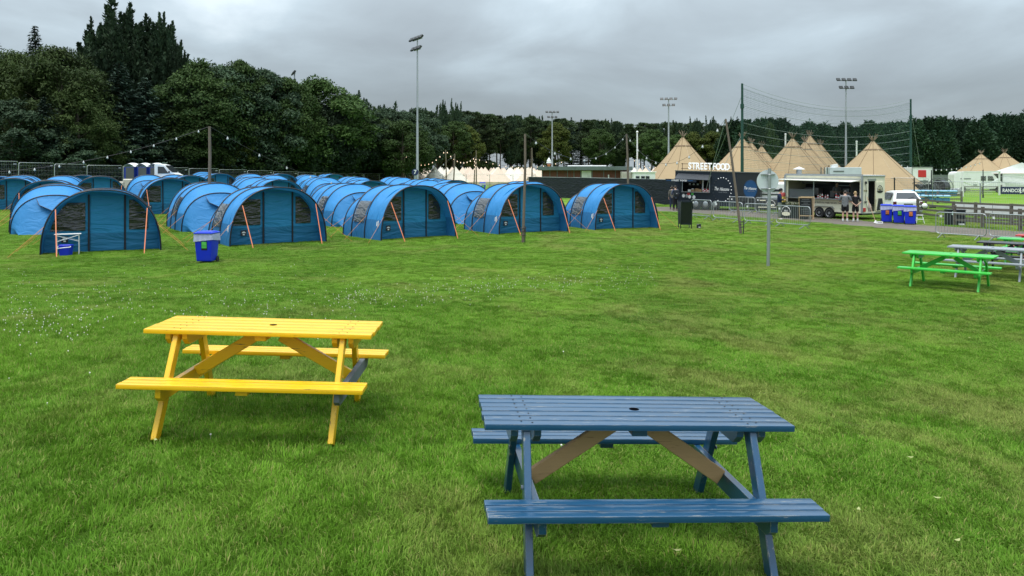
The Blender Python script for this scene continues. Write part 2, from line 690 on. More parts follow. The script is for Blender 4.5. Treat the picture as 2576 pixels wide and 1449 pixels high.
xs = axis_steps(-1600, 1600, -30, 34, 0.8)
ys = axis_steps(-400, 3200, -2, 60, 0.8)
gx, gy = np.meshgrid(xs, ys, indexing='ij')
gz = CZ - drop(gx, gy)
nv = gx.size
me = bpy.data.meshes.new('ground')
me.vertices.add(nv)
me.vertices.foreach_set('co', np.stack([gx, gy, gz], -1).astype(np.float32).ravel())
ni, nj = gx.shape
idx = np.arange(nv).reshape(ni, nj)
q = np.stack([idx[:-1, :-1], idx[1:, :-1], idx[1:, 1:], idx[:-1, 1:]], -1).reshape(-1, 4)
me.loops.add(q.size)
me.loops.foreach_set('vertex_index', q.astype(np.int32).ravel())
me.polygons.add(len(q))
me.polygons.foreach_set('loop_start', np.arange(0, q.size, 4, dtype=np.int32))
me.polygons.foreach_set('loop_total', np.full(len(q), 4, np.int32))
me.polygons.foreach_set('use_smooth', [True] * len(q))
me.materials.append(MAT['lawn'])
me.update(calc_edges=True)
struct(link_mesh('ground', me))

# gravel track past the food trailers
m, t, p, out = new_mat('gravel')
ge = nd(t, 'ShaderNodeNewGeometry')
a = noise(t, ge.outputs['Position'], 14, 5, 0.7)
bb = noise(t, ge.outputs['Position'], 0.8, 4, 0.6)
c = ramp(t, math_node(t, 'ADD', math_node(t, 'MULTIPLY', a, 0.6), math_node(t, 'MULTIPLY', bb, 0.4)), [(0.36, (0.085, 0.072, 0.056)), (0.52, (0.150, 0.128, 0.104)), (0.66, (0.22, 0.19, 0.155))])
t.links.new(c, p.inputs['Base Color'])
p.inputs['Roughness'].default_value = 0.95
b = nd(t, 'ShaderNodeBump')
b.inputs['Strength'].default_value = 0.7
b.inputs['Distance'].default_value = 0.03
t.links.new(noise(t, ge.outputs['Position'], 25, 3, 0.7), b.inputs['Height'])
t.links.new(b.outputs[0], p.inputs['Normal'])
MAT['gravel'] = m
PATH_NEAR = [(1560, 531), (1690, 533), (1800, 541), (1900, 548), (2000, 555), (2120, 566), (2250, 577), (2380, 588), (2500, 600), (2700, 618), (3000, 650)]
PATH_FAR = [(1560, 522), (1690, 521), (1800, 527), (1900, 533), (2000, 541), (2120, 552), (2250, 561), (2380, 569), (2500, 578), (2700, 592), (3000, 615)]
near = [G(*v) for v in PATH_NEAR]
far = [G(*v) for v in PATH_FAR]
pth = M()


def path_pt(u, v):
    f = u * (len(near) - 1)
    i = min(int(f), len(near) - 2)
    w = f - i
    a = near[i].lerp(near[i + 1], w)
    b = far[i].lerp(far[i + 1], w)
    wob = 0.14 * math.sin(a.x * 2.1 + 0.5) + 0.09 * math.sin(a.x * 5.3) if v in (0, 1) else 0
    q = a.lerp(b, v) + Vector((0, wob, 0))
    return (q.x, q.y, T(q.x, q.y) + 0.012)


pth.grid(path_pt, 160, 6)
struct(pth.build('path', MAT['gravel'], smooth=60))


path_ring = [(p_.x, p_.y) for p_ in near] + [(p_.x, p_.y) for p_ in reversed(far)]


def on_path(x, y):
    """true on the gravel: used to keep the grass off it"""
    q = path_ring
    c = False
    j = len(q) - 1
    for i in range(len(q)):
        if (q[i][1] > y) != (q[j][1] > y) and x < (q[j][0] - q[i][0]) * (y - q[i][1]) / (q[j][1] - q[i][1]) + q[i][0]:
            c = not c
        j = i
    return c


# ------------------------------------------------------------------ grass: one object, tufts set out by geometry nodes
m, t, p, out = new_mat('grass blades')
ge = nd(t, 'ShaderNodeNewGeometry')
c = lawn_colour(t, ge.outputs['Position'], False)
rp = ge.outputs['Random Per Island']
c = mixc(t, ramp(t, rp, [(0.86, (0, 0, 0)), (0.97, (1, 1, 1))]), c, (0.26, 0.25, 0.085))
k = math_node(t, 'ADD', 0.72, math_node(t, 'MULTIPLY', rp, 0.72))
s = nd(t, 'ShaderNodeVectorMath', operation='SCALE')
t.links.new(c, s.inputs[0])
t.links.new(k, s.inputs['Scale'])
t.links.new(s.outputs[0], p.inputs['Base Color'])
p.inputs['Roughness'].default_value = 0.6
p.inputs['Specular IOR Level'].default_value = 0.12
tr = nd(t, 'ShaderNodeBsdfTranslucent')
t.links.new(s.outputs[0], tr.inputs[0])
mxs = nd(t, 'ShaderNodeMixShader')
mxs.inputs[0].default_value = 0.35
t.links.new(p.outputs[0], mxs.inputs[1])
t.links.new(tr.outputs[0], mxs.inputs[2])
t.links.new(mxs.outputs[0], out.inputs[0])
MAT['blade'] = m

src = bpy.data.collections.new('grass_tufts')
TILE = 0.42
for v in range(6):
    n = 1500
    r0 = np.sqrt(rng.random(n)) * TILE * 0.78
    th = rng.random(n) * 2 * math.pi
    bx, by = r0 * np.cos(th), r0 * np.sin(th)
    # clumps: blades near a few centres lean together
    cc = rng.normal(0, TILE * 0.4, (14, 2))
    ca = rng.random(14) * 2 * math.pi
    near_c = np.argmin((bx[:, None] - cc[:, 0]) ** 2 + (by[:, None] - cc[:, 1]) ** 2, 1)
    az = ca[near_c] + rng.normal(0, 0.9, n)
    L = 0.026 + 0.030 * rng.random(n) + 0.014 * (rng.random(14)[near_c])
    lean = 0.25 + 0.95 * rng.random(n)
    wd = 0.0018 + 0.0016 * rng.random(n)
    face = az + math.pi / 2 + rng.normal(0, 0.4, n)
    ex, ey = np.cos(face) * wd, np.sin(face) * wd
    hx, hy = np.cos(az), np.sin(az)
    mz = L * 0.55 * np.cos(lean * 0.45)
    mr = L * 0.55 * np.sin(lean * 0.45)
    tz = mz + L * 0.5 * np.cos(lean * 1.25)
    trr = mr + L * 0.5 * np.sin(lean * 1.25)
    vv = np.zeros((n, 5, 3))
    vv[:, 0] = np.stack([bx - ex, by - ey, np.full(n, -0.012)], -1)
    vv[:, 1] = np.stack([bx + ex, by + ey, np.full(n, -0.012)], -1)
    vv[:, 2] = np.stack([bx + hx * mr + ex * 0.9, by + hy * mr + ey * 0.9, mz], -1)
    vv[:, 3] = np.stack([bx + hx * mr - ex * 0.9, by + hy * mr - ey * 0.9, mz], -1)
    vv[:, 4] = np.stack([bx + hx * trr, by + hy * trr, tz], -1)
    me = bpy.data.meshes.new('grass_tuft')
    me.vertices.add(n * 5)
    me.vertices.foreach_set('co', vv.astype(np.float32).ravel())
    base = (np.arange(n) * 5)[:, None]
    quad = base + np.array([0, 1, 2, 3])
    tri = base + np.array([3, 2, 4])
    li = np.concatenate([quad, tri], 1).ravel()
    me.loops.add(len(li))
    me.loops.foreach_set('vertex_index', li.astype(np.int32))
    me.polygons.add(2 * n)
    st = np.stack([np.arange(n) * 7, np.arange(n) * 7 + 4], -1).ravel()
    me.polygons.foreach_set('loop_start', st.astype(np.int32))
    me.polygons.foreach_set('loop_total', np.tile([4, 3], n).astype(np.int32))
    me.materials.append(MAT['blade'])
    me.update(calc_edges=True)
    o = bpy.data.objects.new('grass_tuft', me)
    src.objects.link(o)

pts, rz, sc, ix = [], [], [], []
d = 2.6
while d < 62:
    step = TILE * (0.82 if d < 12 else 1.0 if d < 26 else 1.45 if d < 40 else 2.0)
    half = 0.78 * d + 2.4
    for x in np.arange(-half, half, step):
        xx = x + rng.normal(0, step * 0.22)
        yy = d + rng.normal(0, step * 0.22)
        if xx > 8 and on_path(xx, yy):
            continue
        pts.append((xx, yy, T(xx, yy)))
        rz.append(rng.random() * 6.283)
        h = 0.52 + 0.28 * rng.random()
        if xx < 0.3 and yy < 14:
            h *= 1.25 + 0.25 * rng.random()
        if d > 11:
            h *= 0.85
        w = 1.0 if d < 26 else 1.6 if d < 40 else 2.3
        sc.append((w, w, h * (1 if d < 26 else 1.15)))
        ix.append(int(rng.integers(0, 6)))
    d += step
me = bpy.data.meshes.new('grass')
me.from_pydata(pts, [], [])
for nm, typ, data in (('rz', 'FLOAT', rz), ('ix', 'INT', ix)):
    at = me.attributes.new(nm, typ, 'POINT')
    at.data.foreach_set('value', data)
at = me.attributes.new('sc', 'FLOAT_VECTOR', 'POINT')
at.data.foreach_set('vector', np.array(sc, np.float32).ravel())
me.materials.append(MAT['blade'])
go = struct(link_mesh('grass', me), 'stuff')
tag(go, 'short green lawn grass covering the field in front of the tents', 'grass')
gn = bpy.data.node_groups.new('grass spread', 'GeometryNodeTree')
gn.interface.new_socket('Geometry', in_out='INPUT', socket_type='NodeSocketGeometry')
gn.interface.new_socket('Geometry', in_out='OUTPUT', socket_type='NodeSocketGeometry')
gi, gout = gn.nodes.new('NodeGroupInput'), gn.nodes.new('NodeGroupOutput')
iop = gn.nodes.new('GeometryNodeInstanceOnPoints')
ci = gn.nodes.new('GeometryNodeCollectionInfo')
ci.inputs['Collection'].default_value = src
ci.inputs['Separate Children'].default_value = True
ci.inputs['Reset Children'].default_value = True
iop.inputs['Pick Instance'].default_value = True


def named(nm, typ):
    n = gn.nodes.new('GeometryNodeInputNamedAttribute')
    n.data_type = typ
    n.inputs['Name'].default_value = nm
    return n.outputs[0]


cx3 = gn.nodes.new('ShaderNodeCombineXYZ')
gn.links.new(named('rz', 'FLOAT'), cx3.inputs[2])
gn.links.new(gi.outputs[0], iop.inputs['Points'])
gn.links.new(ci.outputs[0], iop.inputs['Instance'])
gn.links.new(named('ix', 'INT'), iop.inputs['Instance Index'])
gn.links.new(cx3.outputs[0], iop.inputs['Rotation'])
gn.links.new(named('sc', 'FLOAT_VECTOR'), iop.inputs['Scale'])
gn.links.new(iop.outputs[0], gout.inputs[0])
md = go.modifiers.new('spread', 'NODES')
md.node_group = gn

# clover heads sprinkled through the grass
fl = M()
for k in range(900):
    u = rng.random()
    if u < 0.45:
        px, py = 20 + 900 * rng.random() ** 1.1, 760 + rng.normal(0, 38)
    elif u < 0.85:
        px = 850 + 800 * rng.random()
        py = 760 - (px - 850) * 0.085 + rng.normal(0, 16)
    elif u < 0.93:
        px, py = rng.normal(110, 90), rng.normal(825, 25)
    elif k % 4:
        continue
    else:
        px, py = 1500 * rng.random(), 700 + 500 * rng.random() ** 1.6
    if py < 640:
        continue
    g = G(px, py)
    r = 0.005 + 0.004 * rng.random()
    g.z += 0.045 + 0.02 * rng.random()
    fl.lathe([(0.0008, -r * 4), (0.0008, -r), (r, -r * 0.2), (r * 0.8, r * 0.6), (0.0006, r)], 6, g)
fo = struct(fl.build('clover_flowers', pm('clover petals', (0.72, 0.68, 0.60), 0.8, 0, 0.2, 30)), 'stuff')
tag(fo, 'small white clover heads sprinkled across the lawn', 'clover flowers')
# fallen pale leaves
lf = M()
for px, py in ((2358, 1275), (2408, 1385), (1704, 1412), (392, 1128), (2160, 1305), (1905, 1262), (612, 1005), (2290, 1170), (2440, 860)):
    g = G(px, py)
    a = rng.random() * 6.28
    q = []
    for u, v in ((-1, 0), (-0.4, 0.4), (0.3, 0.42), (1, 0), (0.3, -0.42), (-0.4, -0.4)):
        q.append((g.x + 0.026 * (u * math.cos(a) - v * math.sin(a)), g.y + 0.026 * (u * math.sin(a) + v * math.cos(a)), g.z + 0.062 + 0.008 * u * u))
    lf.face(q)
lo_ = struct(lf.build('fallen_leaves', pm('pale dry leaf', (0.33, 0.36, 0.14), 0.8)), 'stuff')
tag(lo_, 'pale fallen leaves lying in the grass around the blue picnic table', 'leaves')

# ------------------------------------------------------------------ picnic tables
HOLE = pm('dark hole', (0.004, 0.004, 0.005), 1.0, spec=0.0)
SCREW = pm('rusty screw heads', (0.05, 0.045, 0.04), 0.5, 0.6)


def picnic_table(label, paint, bare, brace_mat, pos, yaw, roll=0.0, pitch=0.0, slats=7, L=1.80, Wt=0.64, top_h=0.74, seat_drop=0.337, s0=0.725, sw=0.225, seat_slats=3, wear=0.66, mats=None, grey_beam=False, coat=0.35):
    """pos is the centre of the table top's upper face"""
    root = thing('picnic_table', label, 'picnic table', pos, group='painted picnic tables on the lawn')
    root.rotation_euler = Matrix.Rotation(yaw, 3, 'Z').to_euler()
    mt = Matrix.Rotation(yaw, 4, 'Z') @ Matrix.Rotation(-roll, 4, 'Y') @ Matrix.Rotation(pitch, 4, 'X')
    root.rotation_euler = mt.to_euler()
    mx_, my, ml = mats or [painted_wood(label + ' paint ' + 'xyz'[a], paint, bare, wear, axis=a, coat=coat) for a in (0, 1, 2)]
    th = 0.036
    rr = random.Random(len(label))

    def boards(n, wid, y0, z, length, gap):
        b = M()
        w = (wid - gap * (n - 1)) / n
        for i in range(n):
            e = rr.uniform(-0.004, 0.004)
            b.box((e, y0 + w / 2 + i * (w + gap), z - th / 2 + rr.uniform(-0.0012, 0.0012)), (length + rr.uniform(-0.006, 0.006), w, th), ch=0.006, seg=2)
        return b
    top = boards(slats, Wt, -Wt / 2, 0, L, 0.007 if slats > 5 else 0.004)
    xl = L / 2 - 0.24
    top.mark()
    for s in (-1, 1):
        for i in range(slats):
            y = -Wt / 2 + (i + 0.5) * Wt / slats
            for k in (-1, 1):
                top.cyl((s * (xl + k * 0.03), y + k * 0.012, 0.0006), (s * (xl + k * 0.03), y + k * 0.012, 0.0026), 0.0055, n=6)
    tp = top.build('tabletop', mx_, root, smooth=35, mat2=SCREW)
    h = M()
    h.lathe([(0.0001, 0.0), (0.030, 0.0), (0.030, 0.0012), (0.0001, 0.0012)], 18, (0.03, 0.0 if slats % 2 else 0.02, 0.0012))
    h.build('parasol_hole', HOLE, tp)
    zs = -seat_drop
    for s in (-1, 1):
        y0 = -s0 if s < 0 else s0 - sw
        st = boards(seat_slats, sw, y0, zs, L + 0.01, 0.006)
        sto = st.build('seat', mx_, root, smooth=35)
        bt = M().box((0, y0 + sw / 2, zs - th - 0.0185), (0.09, sw * 0.72, 0.034), ch=0.003)
        bt.build('batten', my, sto)
    xl = L / 2 - 0.24
    foot = -top_h - 0.03
    for s in (-1, 1):
        for q in (-1, 1):
            lg = M().bar((s * xl, q * 0.60, foot), (s * xl, q * 0.235, -th - 0.004), 0.042, 0.088, up=(0, 1, 0.3), ch=0.004)
            # bolts
            lg.cyl((s * (xl + 0.021), q * 0.335, zs + 0.0), (s * (xl + 0.028), q * 0.335, zs), 0.013, n=8)
            lg.build('leg', ml, root, smooth=35)
        inn = s * (xl - 0.044 if not grey_beam or s < 0 else xl + 0.046)
        bmat = my
        bm_ = M().prism([(inn - 0.021, -s0 + 0.04, zs - th - 0.002), (inn - 0.021, s0 - 0.04, zs - th - 0.002), (inn - 0.021, s0 - 0.04, zs - th - 0.07), (inn - 0.021, s0 - 0.09, zs - th - 0.105), (inn - 0.021, -s0 + 0.09, zs - th - 0.105), (inn - 0.021, -s0 + 0.04, zs - th - 0.07)], (0.042, 0, 0))
        bo = bm_.build('crossbeam', bmat if not (grey_beam and s > 0) else MAT['plank_grey'], root)
        if grey_beam and s > 0:
            bo['label'] = 'unpainted grey replacement crossbeam'
        for k in (-1, 1):
            xc = s * xl + k * 0.0655
            M().prism([(xc - 0.021, -Wt / 2 + 0.05, -th - 0.003), (xc - 0.021, Wt / 2 - 0.05, -th - 0.003), (xc - 0.021, Wt / 2 - 0.05, -th - 0.045), (xc - 0.021, Wt / 2 - 0.11, -th - 0.095), (xc - 0.021, -Wt / 2 + 0.11, -th - 0.095), (xc - 0.021, -Wt / 2 + 0.05, -th - 0.045)], (0.042, 0, 0)).build('top_bearer', my, root)
        br = M().bar((inn - s * 0.03, 0, zs - th - 0.03), (s * 0.10, 0, -th - 0.05), 0.042, 0.092, ch=0.004)
        bro = br.build('brace', brace_mat or mx_, root, smooth=35)
        if brace_mat:
            bro['label'] = 'bare brown timber brace'
    M().box((0, 0, -th - 0.026), (0.09, Wt - 0.12, 0.044), ch=0.003).build('middle_bearer', my, root)
    return root


MAT['plank_grey'] = pm('grey timber', (0.13, 0.15, 0.165), 0.75, 0, 0.25, 3, 0.3, 12)
BARE = (0.33, 0.25, 0.16)
brown = painted_wood('bare brown timber', (0.47, 0.29, 0.14), (0.24, 0.13, 0.055), 0.64, 0.6, 0.3)
picnic_table('blue picnic table with bare brown braces in the foreground', (0.003, 0.060, 0.140), (0.33, 0.31, 0.27), brown,
             (0.711, 4.691, CZ - 1.427), 0.105, -0.040, -0.017, 7, 1.80, 0.62, 0.735, 0.340, 0.723, 0.222, 3, 0.635, coat=0.85)
picnic_table('bright yellow picnic table on the near lawn', (0.88, 0.50, 0.005), (0.16, 0.085, 0.02), None,
             (-2.025, 6.461, CZ - 1.26), 0.028, -0.033, -0.017, 5, 1.80, 0.643, 0.755, 0.333, 0.73, 0.235, 3, 0.610, grey_beam=True)


def far_table(label, paint, bare, x, y, yaw=R(-41), slats=5):
    z = T(x, y) + 0.745
    return picnic_table(label, paint, bare, None, (x, y, z), yaw, 0, 0, slats, 1.80, 0.66, 0.72, 0.30, 0.74, 0.24, 2, 0.69)


far_table('light green picnic table nearest the camera in the right row', (0.035, 0.52, 0.045), BARE, 9.82, 17.35)
far_table('grey picnic table just behind the front light green one', (0.30, 0.33, 0.36), BARE, 11.75, 18.95)
far_table('black picnic table between the grey and the far green one', (0.028, 0.027, 0.032), (0.12, 0.11, 0.10), 13.35, 20.4)
far_table('green picnic table partly cut by the right edge behind the black one', (0.035, 0.48, 0.07), BARE, 14.75, 21.75)
far_table('red picnic table at the right edge near the barriers', (0.50, 0.02, 0.02), BARE, 16.15, 23.1)

# ------------------------------------------------------------------ blue tunnel tents
TB = (0.036, 0.245, 0.56)
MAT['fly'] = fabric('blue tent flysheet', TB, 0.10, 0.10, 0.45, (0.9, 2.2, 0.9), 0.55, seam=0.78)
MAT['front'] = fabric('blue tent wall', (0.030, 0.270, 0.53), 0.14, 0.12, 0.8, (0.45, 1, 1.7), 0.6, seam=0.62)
MAT['rear'] = fabric('blue tent end', (0.034, 0.225, 0.52), 0.12, 0.10, 0.5, (0.9, 0.9, 1.6), 0.6)
MAT['zip'] = pm('black zip tape', (0.010, 0.012, 0.018), 0.6)
MAT['hoop'] = pm('black pole sleeve', (0.008, 0.011, 0.020), 0.5)
MAT['film'] = clear_plastic('creased smoky window film', (0.035, 0.035, 0.032), 0.82)
MAT['sidefilm'] = clear_plastic('pale smoky window film', (0.085, 0.085, 0.08), 0.86)
MAT['strap'] = pm('orange webbing', (0.66, 0.20, 0.085), 0.6, 0, 0.1)
MAT['cord'] = pm('orange guy cord', (0.60, 0.24, 0.06), 0.7)
MAT['patch'] = pm('emblem dark', (0.02, 0.02, 0.035), 0.6)
MAT['emb_white'] = pm('emblem white', (0.75, 0.75, 0.75), 0.6)
HW, HH, NE = 1.74, 2.08, 2.35


def arch(u, w, h):
    """u 0..1 over the hoop, left foot to right foot"""
    a = math.pi * (1 - u)
    c, s = math.cos(a), math.sin(a)
    x = math.copysign(abs(c) ** (2 / NE), c) * w
    z = abs(s) ** (2 / NE) * h
    return x, z


HOOPS = [(-0.05, HW, HH), (1.28, HW * 1.0, HH * 1.01), (2.45, HW * 0.98, HH * 0.995), (3.45, HW * 0.90, HH * 0.80)]


def make_tent(label):
    root = thing('tunnel_tent', label, 'tent', (0, 0, 0), group='blue tunnel tents in rows')
    fly = M()
    # each bay sags a little between its hoops
    for (y0, w0, h0), (y1, w1, h1) in zip(HOOPS, HOOPS[1:]):
        def fn(u, v, a=(y0, w0, h0), b=(y1, w1, h1)):
            y = a[0] + (b[0] - a[0]) * v
            sag = 1 - 0.035 * math.sin(math.pi * v)
            w = (a[1] + (b[1] - a[1]) * v) * (1 - 0.012 * math.sin(math.pi * v))
            h = (a[2] + (b[2] - a[2]) * v) * sag
            x, z = arch(u, w, h)
            wr = 0.012 * math.sin(9 * u * math.pi + 3 * y) * math.sin(math.pi * v)
            return (x * (1 + wr), y, z * (1 + wr))
        fly.grid(fn, 40, 8)
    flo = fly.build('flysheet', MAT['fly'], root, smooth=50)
    # sloping rear end
    y3, w3, h3 = HOOPS[-1]
    re = M()

    def rfn(u, v):
        x, z = arch(u, w3, h3)
        # fan down to a lower back edge on the ground
        xb, yb = x * (0.80), 4.35 - 0.28 * (abs(x) / w3) ** 2
        zz = z * (1 - v)
        k = v ** 0.9
        return (x + (xb - x) * k * (0 if z < 0.01 else 1), y3 + (yb - y3) * k * min(1, z / 0.4), zz + 0.03 * math.sin(math.pi * v) * math.sin(4 * math.pi * u))
    re.grid(rfn, 40, 8)
    ro = re.build('rear_panel', MAT['rear'], root, smooth=60)
    fp = M()   # hooded vent flap on the rear end
    fp.face([(-0.62, 3.62, 1.52), (0.62, 3.62, 1.52), (0.50, 3.86, 1.27), (0, 4.10, 1.02), (-0.50, 3.86, 1.27)])
    fp.build('vent_flap', MAT['rear'], ro, thick=0.01)
    M().tube([(-0.62, 3.62, 1.53), (-0.50, 3.87, 1.27), (0, 4.11, 1.02), (0.50, 3.87, 1.27), (0.62, 3.62, 1.53)], 0.012, 5).build('trim', MAT['hoop'], ro)
    M().tube([(0, 4.12, 1.01), (0.02, 4.25, 0.62)], 0.026, 5).build('vent_tab', MAT['strap'], ro)
    # hoops
    for (y, w, h) in HOOPS:
        hp = M().tube([(arch(i / 36, w + 0.012, h + 0.012)[0], y, arch(i / 36, w + 0.012, h + 0.012)[1]) for i in range(37)], 0.028, 6)
        hp.build('pole_hoop', MAT['hoop'], root, smooth=60)
    # recessed front wall with door, zips and film windows
    yf = 0.52
    wf, hf = HW * 0.985, HH * 0.985

    def half_at(z):
        return wf * max(0.0, 1 - (z / hf) ** NE) ** (1 / NE)
    fw = M()

    def ffn(u, v):
        x, z = arch(u, wf, hf)
        return (x, yf + 0.015 * math.sin(7 * x) * v, z * (1 - v))
    fw.grid(ffn, 36, 10)
    fo_ = fw.build('front_wall', MAT['front'], root, smooth=60)
    dr = M()
    dr.grid(lambda u, v: (-0.36 + 0.98 * u, yf - 0.03 - 0.012 * math.sin(14 * v + 2 * u) * (1 - v), 0.03 + 1.86 * v), 8, 20)
    do = dr.build('door', MAT['front'], root, smooth=60)
    for x in (-0.42, 0.66):
        M().box((x, yf - 0.036, 0.98), (0.055, 0.014, 1.90)).build('zip', MAT['zip'], do)
    for sgn in (-1, 1):
        x0 = -0.52 if sgn < 0 else 0.78
        zb, zt = 0.72, 1.66 if sgn < 0 else 1.74
        po = []
        for z in np.linspace(zb, zt, 8):
            po.append((sgn * (half_at(z) - 0.12 if sgn < 0 else min(half_at(z) - 0.12, 1.36)), yf - 0.022, z))
        po.append((x0, yf - 0.022, zt))
        po.append((x0, yf - 0.022, zb))
        M().prism(po, (0, -0.008, 0)).build('front_window', MAT['film'], root)
    # side windows follow the bay between the second and third hoops
    for sgn in (-1, 1):
        def wfn(u, v, sgn=sgn):
            k = 0.082 + 0.155 * v
            y = 1.42 + 0.90 * u
            x, z = arch(k, HW * 1.0, HH * 0.985)
            return (x * 1.012 if sgn < 0 else -x * 1.012, y, z)
        M().grid(wfn, 8, 8).build('side_window', MAT['sidefilm'], root, smooth=60)
    # front straps and guys
    for sgn in (-1, 1):
        x, z = arch(0.235 if sgn < 0 else 0.765, HW, HH)
        st = M().bar((x * 0.99, -0.08, z - 0.02), (x * 0.90 + sgn * 0.02, -0.95, 0.0), 0.030, 0.012, up=(0, 1, 0))
        st.build('storm_strap', MAT['strap'], root)
        for (y, w, h), dy in zip(HOOPS, (-0.5, 0.1, 0.25, 0.55)):
            xx, zz = arch(0.13 if sgn < 0 else 0.87, w, h)
            M().tube([(xx, y, zz), (sgn * (w + 0.85), y + dy, 0.0)], 0.0065, 4).build('guy_cord', MAT['cord'], root)
    em = M().box((-1.12, yf - 0.03, 0.44), (0.20, 0.012, 0.20), ch=0.0)
    eo = em.build('emblem', MAT['patch'], root)
    M().prism([(-1.20, yf - 0.0375, 0.44), (-1.04, yf - 0.0375, 0.44), (-1.07, yf - 0.0375, 0.48), (-1.12, yf - 0.0375, 0.50), (-1.17, yf - 0.0375, 0.48)], (0, -0.003, 0)).box((-1.12, yf - 0.039, 0.385), (0.07, 0.003, 0.05)).build('emblem_mark', MAT['emb_white'], eo)
    x, z = arch(0.075, HW * 1.02, HH)
    e2 = M()
    e2.bar((x - 0.012, 0.22, z - 0.09), (x + 0.012, 0.22, z + 0.16), 0.05, 0.006, up=(1, 0, 0))
    e2.bar((x - 0.010, 0.32, z - 0.05), (x + 0.012, 0.32, z + 0.12), 0.05, 0.006, up=(1, 0, 0))
    e2.build('maker_mark', MAT['emb_white'], root)
    return root


proto = [None]


def put_tent(label, x, y, th, sc=1.0):
    if proto[0] is None:
        o = make_tent(label)
        o.location = (x, y, T(x, y))
        o.rotation_euler = (0, 0, th)
        proto[0] = o
    else:
        o = dup(proto[0], (x, y, T(x, y)), th, label)
    j = random.Random(int(x * 100))
    o.scale = (sc * j.uniform(0.975, 1.025), sc * j.uniform(0.96, 1.04), sc * j.uniform(0.975, 1.02))
    th += j.uniform(-0.035, 0.035)
    # lie with the ground
    e = 1.5
    gxs = (T(x + e, y) - T(x - e, y)) / (2 * e)
    gys = (T(x, y + e) - T(x, y - e)) / (2 * e)
    nrm = Vector((-gxs, -gys, 1)).normalized()
    q = Vector((0, 0, 1)).rotation_difference(nrm)
    o.rotation_euler = (q.to_matrix() @ Matrix.Rotation(th, 3, 'Z')).to_euler()
    return o


def tent_px(label, px, d, th, sc=1.0):
    g = P(px, d)
    return put_tent(label, g.x, g.y, R(th), sc)


put_tent('blue tunnel tent at front left with a white folding table at its door', -13.4, 25.3, R(28))
put_tent('blue tunnel tent right behind the blue wheelie bin', -8.5, 28.25, R(36))
put_tent('blue tunnel tent with two creased front windows, middle of the front row', -3.7, 30.75, R(38))
put_tent('blue tunnel tent behind the leaning grey wooden pole', 0.95, 33.6, R(31))
put_tent('blue tunnel tent at the right end of the front row', 5.35, 36.0, R(24))
# second row: backs towards us
tent_px('blue tunnel tent seen from behind, left of the tent with the folding table', 150, 36.6, 205)
tent_px('blue tunnel tent seen from behind, with the tall wooden pole before it', 520, 37.8, 212)
tent_px('blue tunnel tent back between the second and third front tents', 852, 41.2, 212)
tent_px('blue tunnel tent back peeping between the third and fourth front tents', 1128, 43.6, 210)
tent_px('blue tunnel tent seen behind the front tent by the leaning pole, beside black screening', 1302, 55.0, 206)
# third row: doors towards us
tent_px('blue tunnel tent with its front wall showing, far left behind the seen-from-behind tent', 122, 41.2, 26)
tent_px('blue tunnel tent with open grassy gap before it, behind the bin gap', 432, 45.8, 32)
tent_px('blue tunnel tent door showing over the tent behind the bin', 706, 49.5, 36)
tent_px('blue tunnel tent door showing over the middle front tent', 938, 53.5, 36)
tent_px('blue tunnel tent with wide open hood near the barriers and the blue far bin', 1148, 58.0, 34)
tent_px('blue tunnel tent with its front cut by the left edge', 32, 50.0, 26)
# fourth row and behind
rest = [
    ('blue tunnel tent with door and window showing, left of the portable toilets', 252, 53.5, 28),
    ('blue tunnel tent hood peeping past the door tent left of the toilets', 205, 63.0, 26),
    ('blue tunnel tent back behind the far left hoods under the mesh fence', 165, 61.0, 205),
    ('blue tunnel tent roof just below the portable toilets', 372, 66.0, 205),
    ('blue tunnel tent roof below the white truck cab', 438, 68.0, 205),
    ('blue tunnel tent with dark doorway left of the tall wooden pole', 482, 60.0, 30),
    ('blue tunnel tent with dark doorway right of the tall wooden pole', 556, 72.0, 28),
    ('blue tunnel tent roof behind the doorway right of the tall pole', 512, 78.0, 205),
    ('blue tunnel tent seen from behind, above the pole tent', 630, 56.5, 210),
    ('blue tunnel tent roof in the far rows, right of the far doorway tent', 625, 74.0, 205),
    ('blue tunnel tent hood in the far rows, above the door over the bin tent', 712, 77.0, 30),
    ('blue tunnel tent roof in the far rows, left of the dark far hood', 680, 68.0, 205),
    ('blue tunnel tent seen from behind, above the back between front tents', 800, 62.0, 210),
    ('blue tunnel tent roof under the mesh fence, left of the dark hood', 770, 80.0, 205),
    ('blue tunnel tent with small dark hood in the farthest row', 842, 82.0, 32),
    ('blue tunnel tent seen from behind, right of the smallest dark hood', 880, 70.0, 210),
    ('blue tunnel tent seen from behind, left of the floodlight mast', 985, 70.0, 210),
    ('blue tunnel tent roof at the foot of the floodlight mast', 1078, 68.5, 210),
    ('blue tunnel tent roof low between the mast and the open hood tent', 1050, 60.5, 210),
    ('blue tunnel tent with its front cut by the left edge, farthest of those', -8, 56.5, 24),
    ('blue tunnel tent roof at the left edge below the mesh fence', 60, 58.0, 205),
]
for a in rest:
    tent_px(*a)

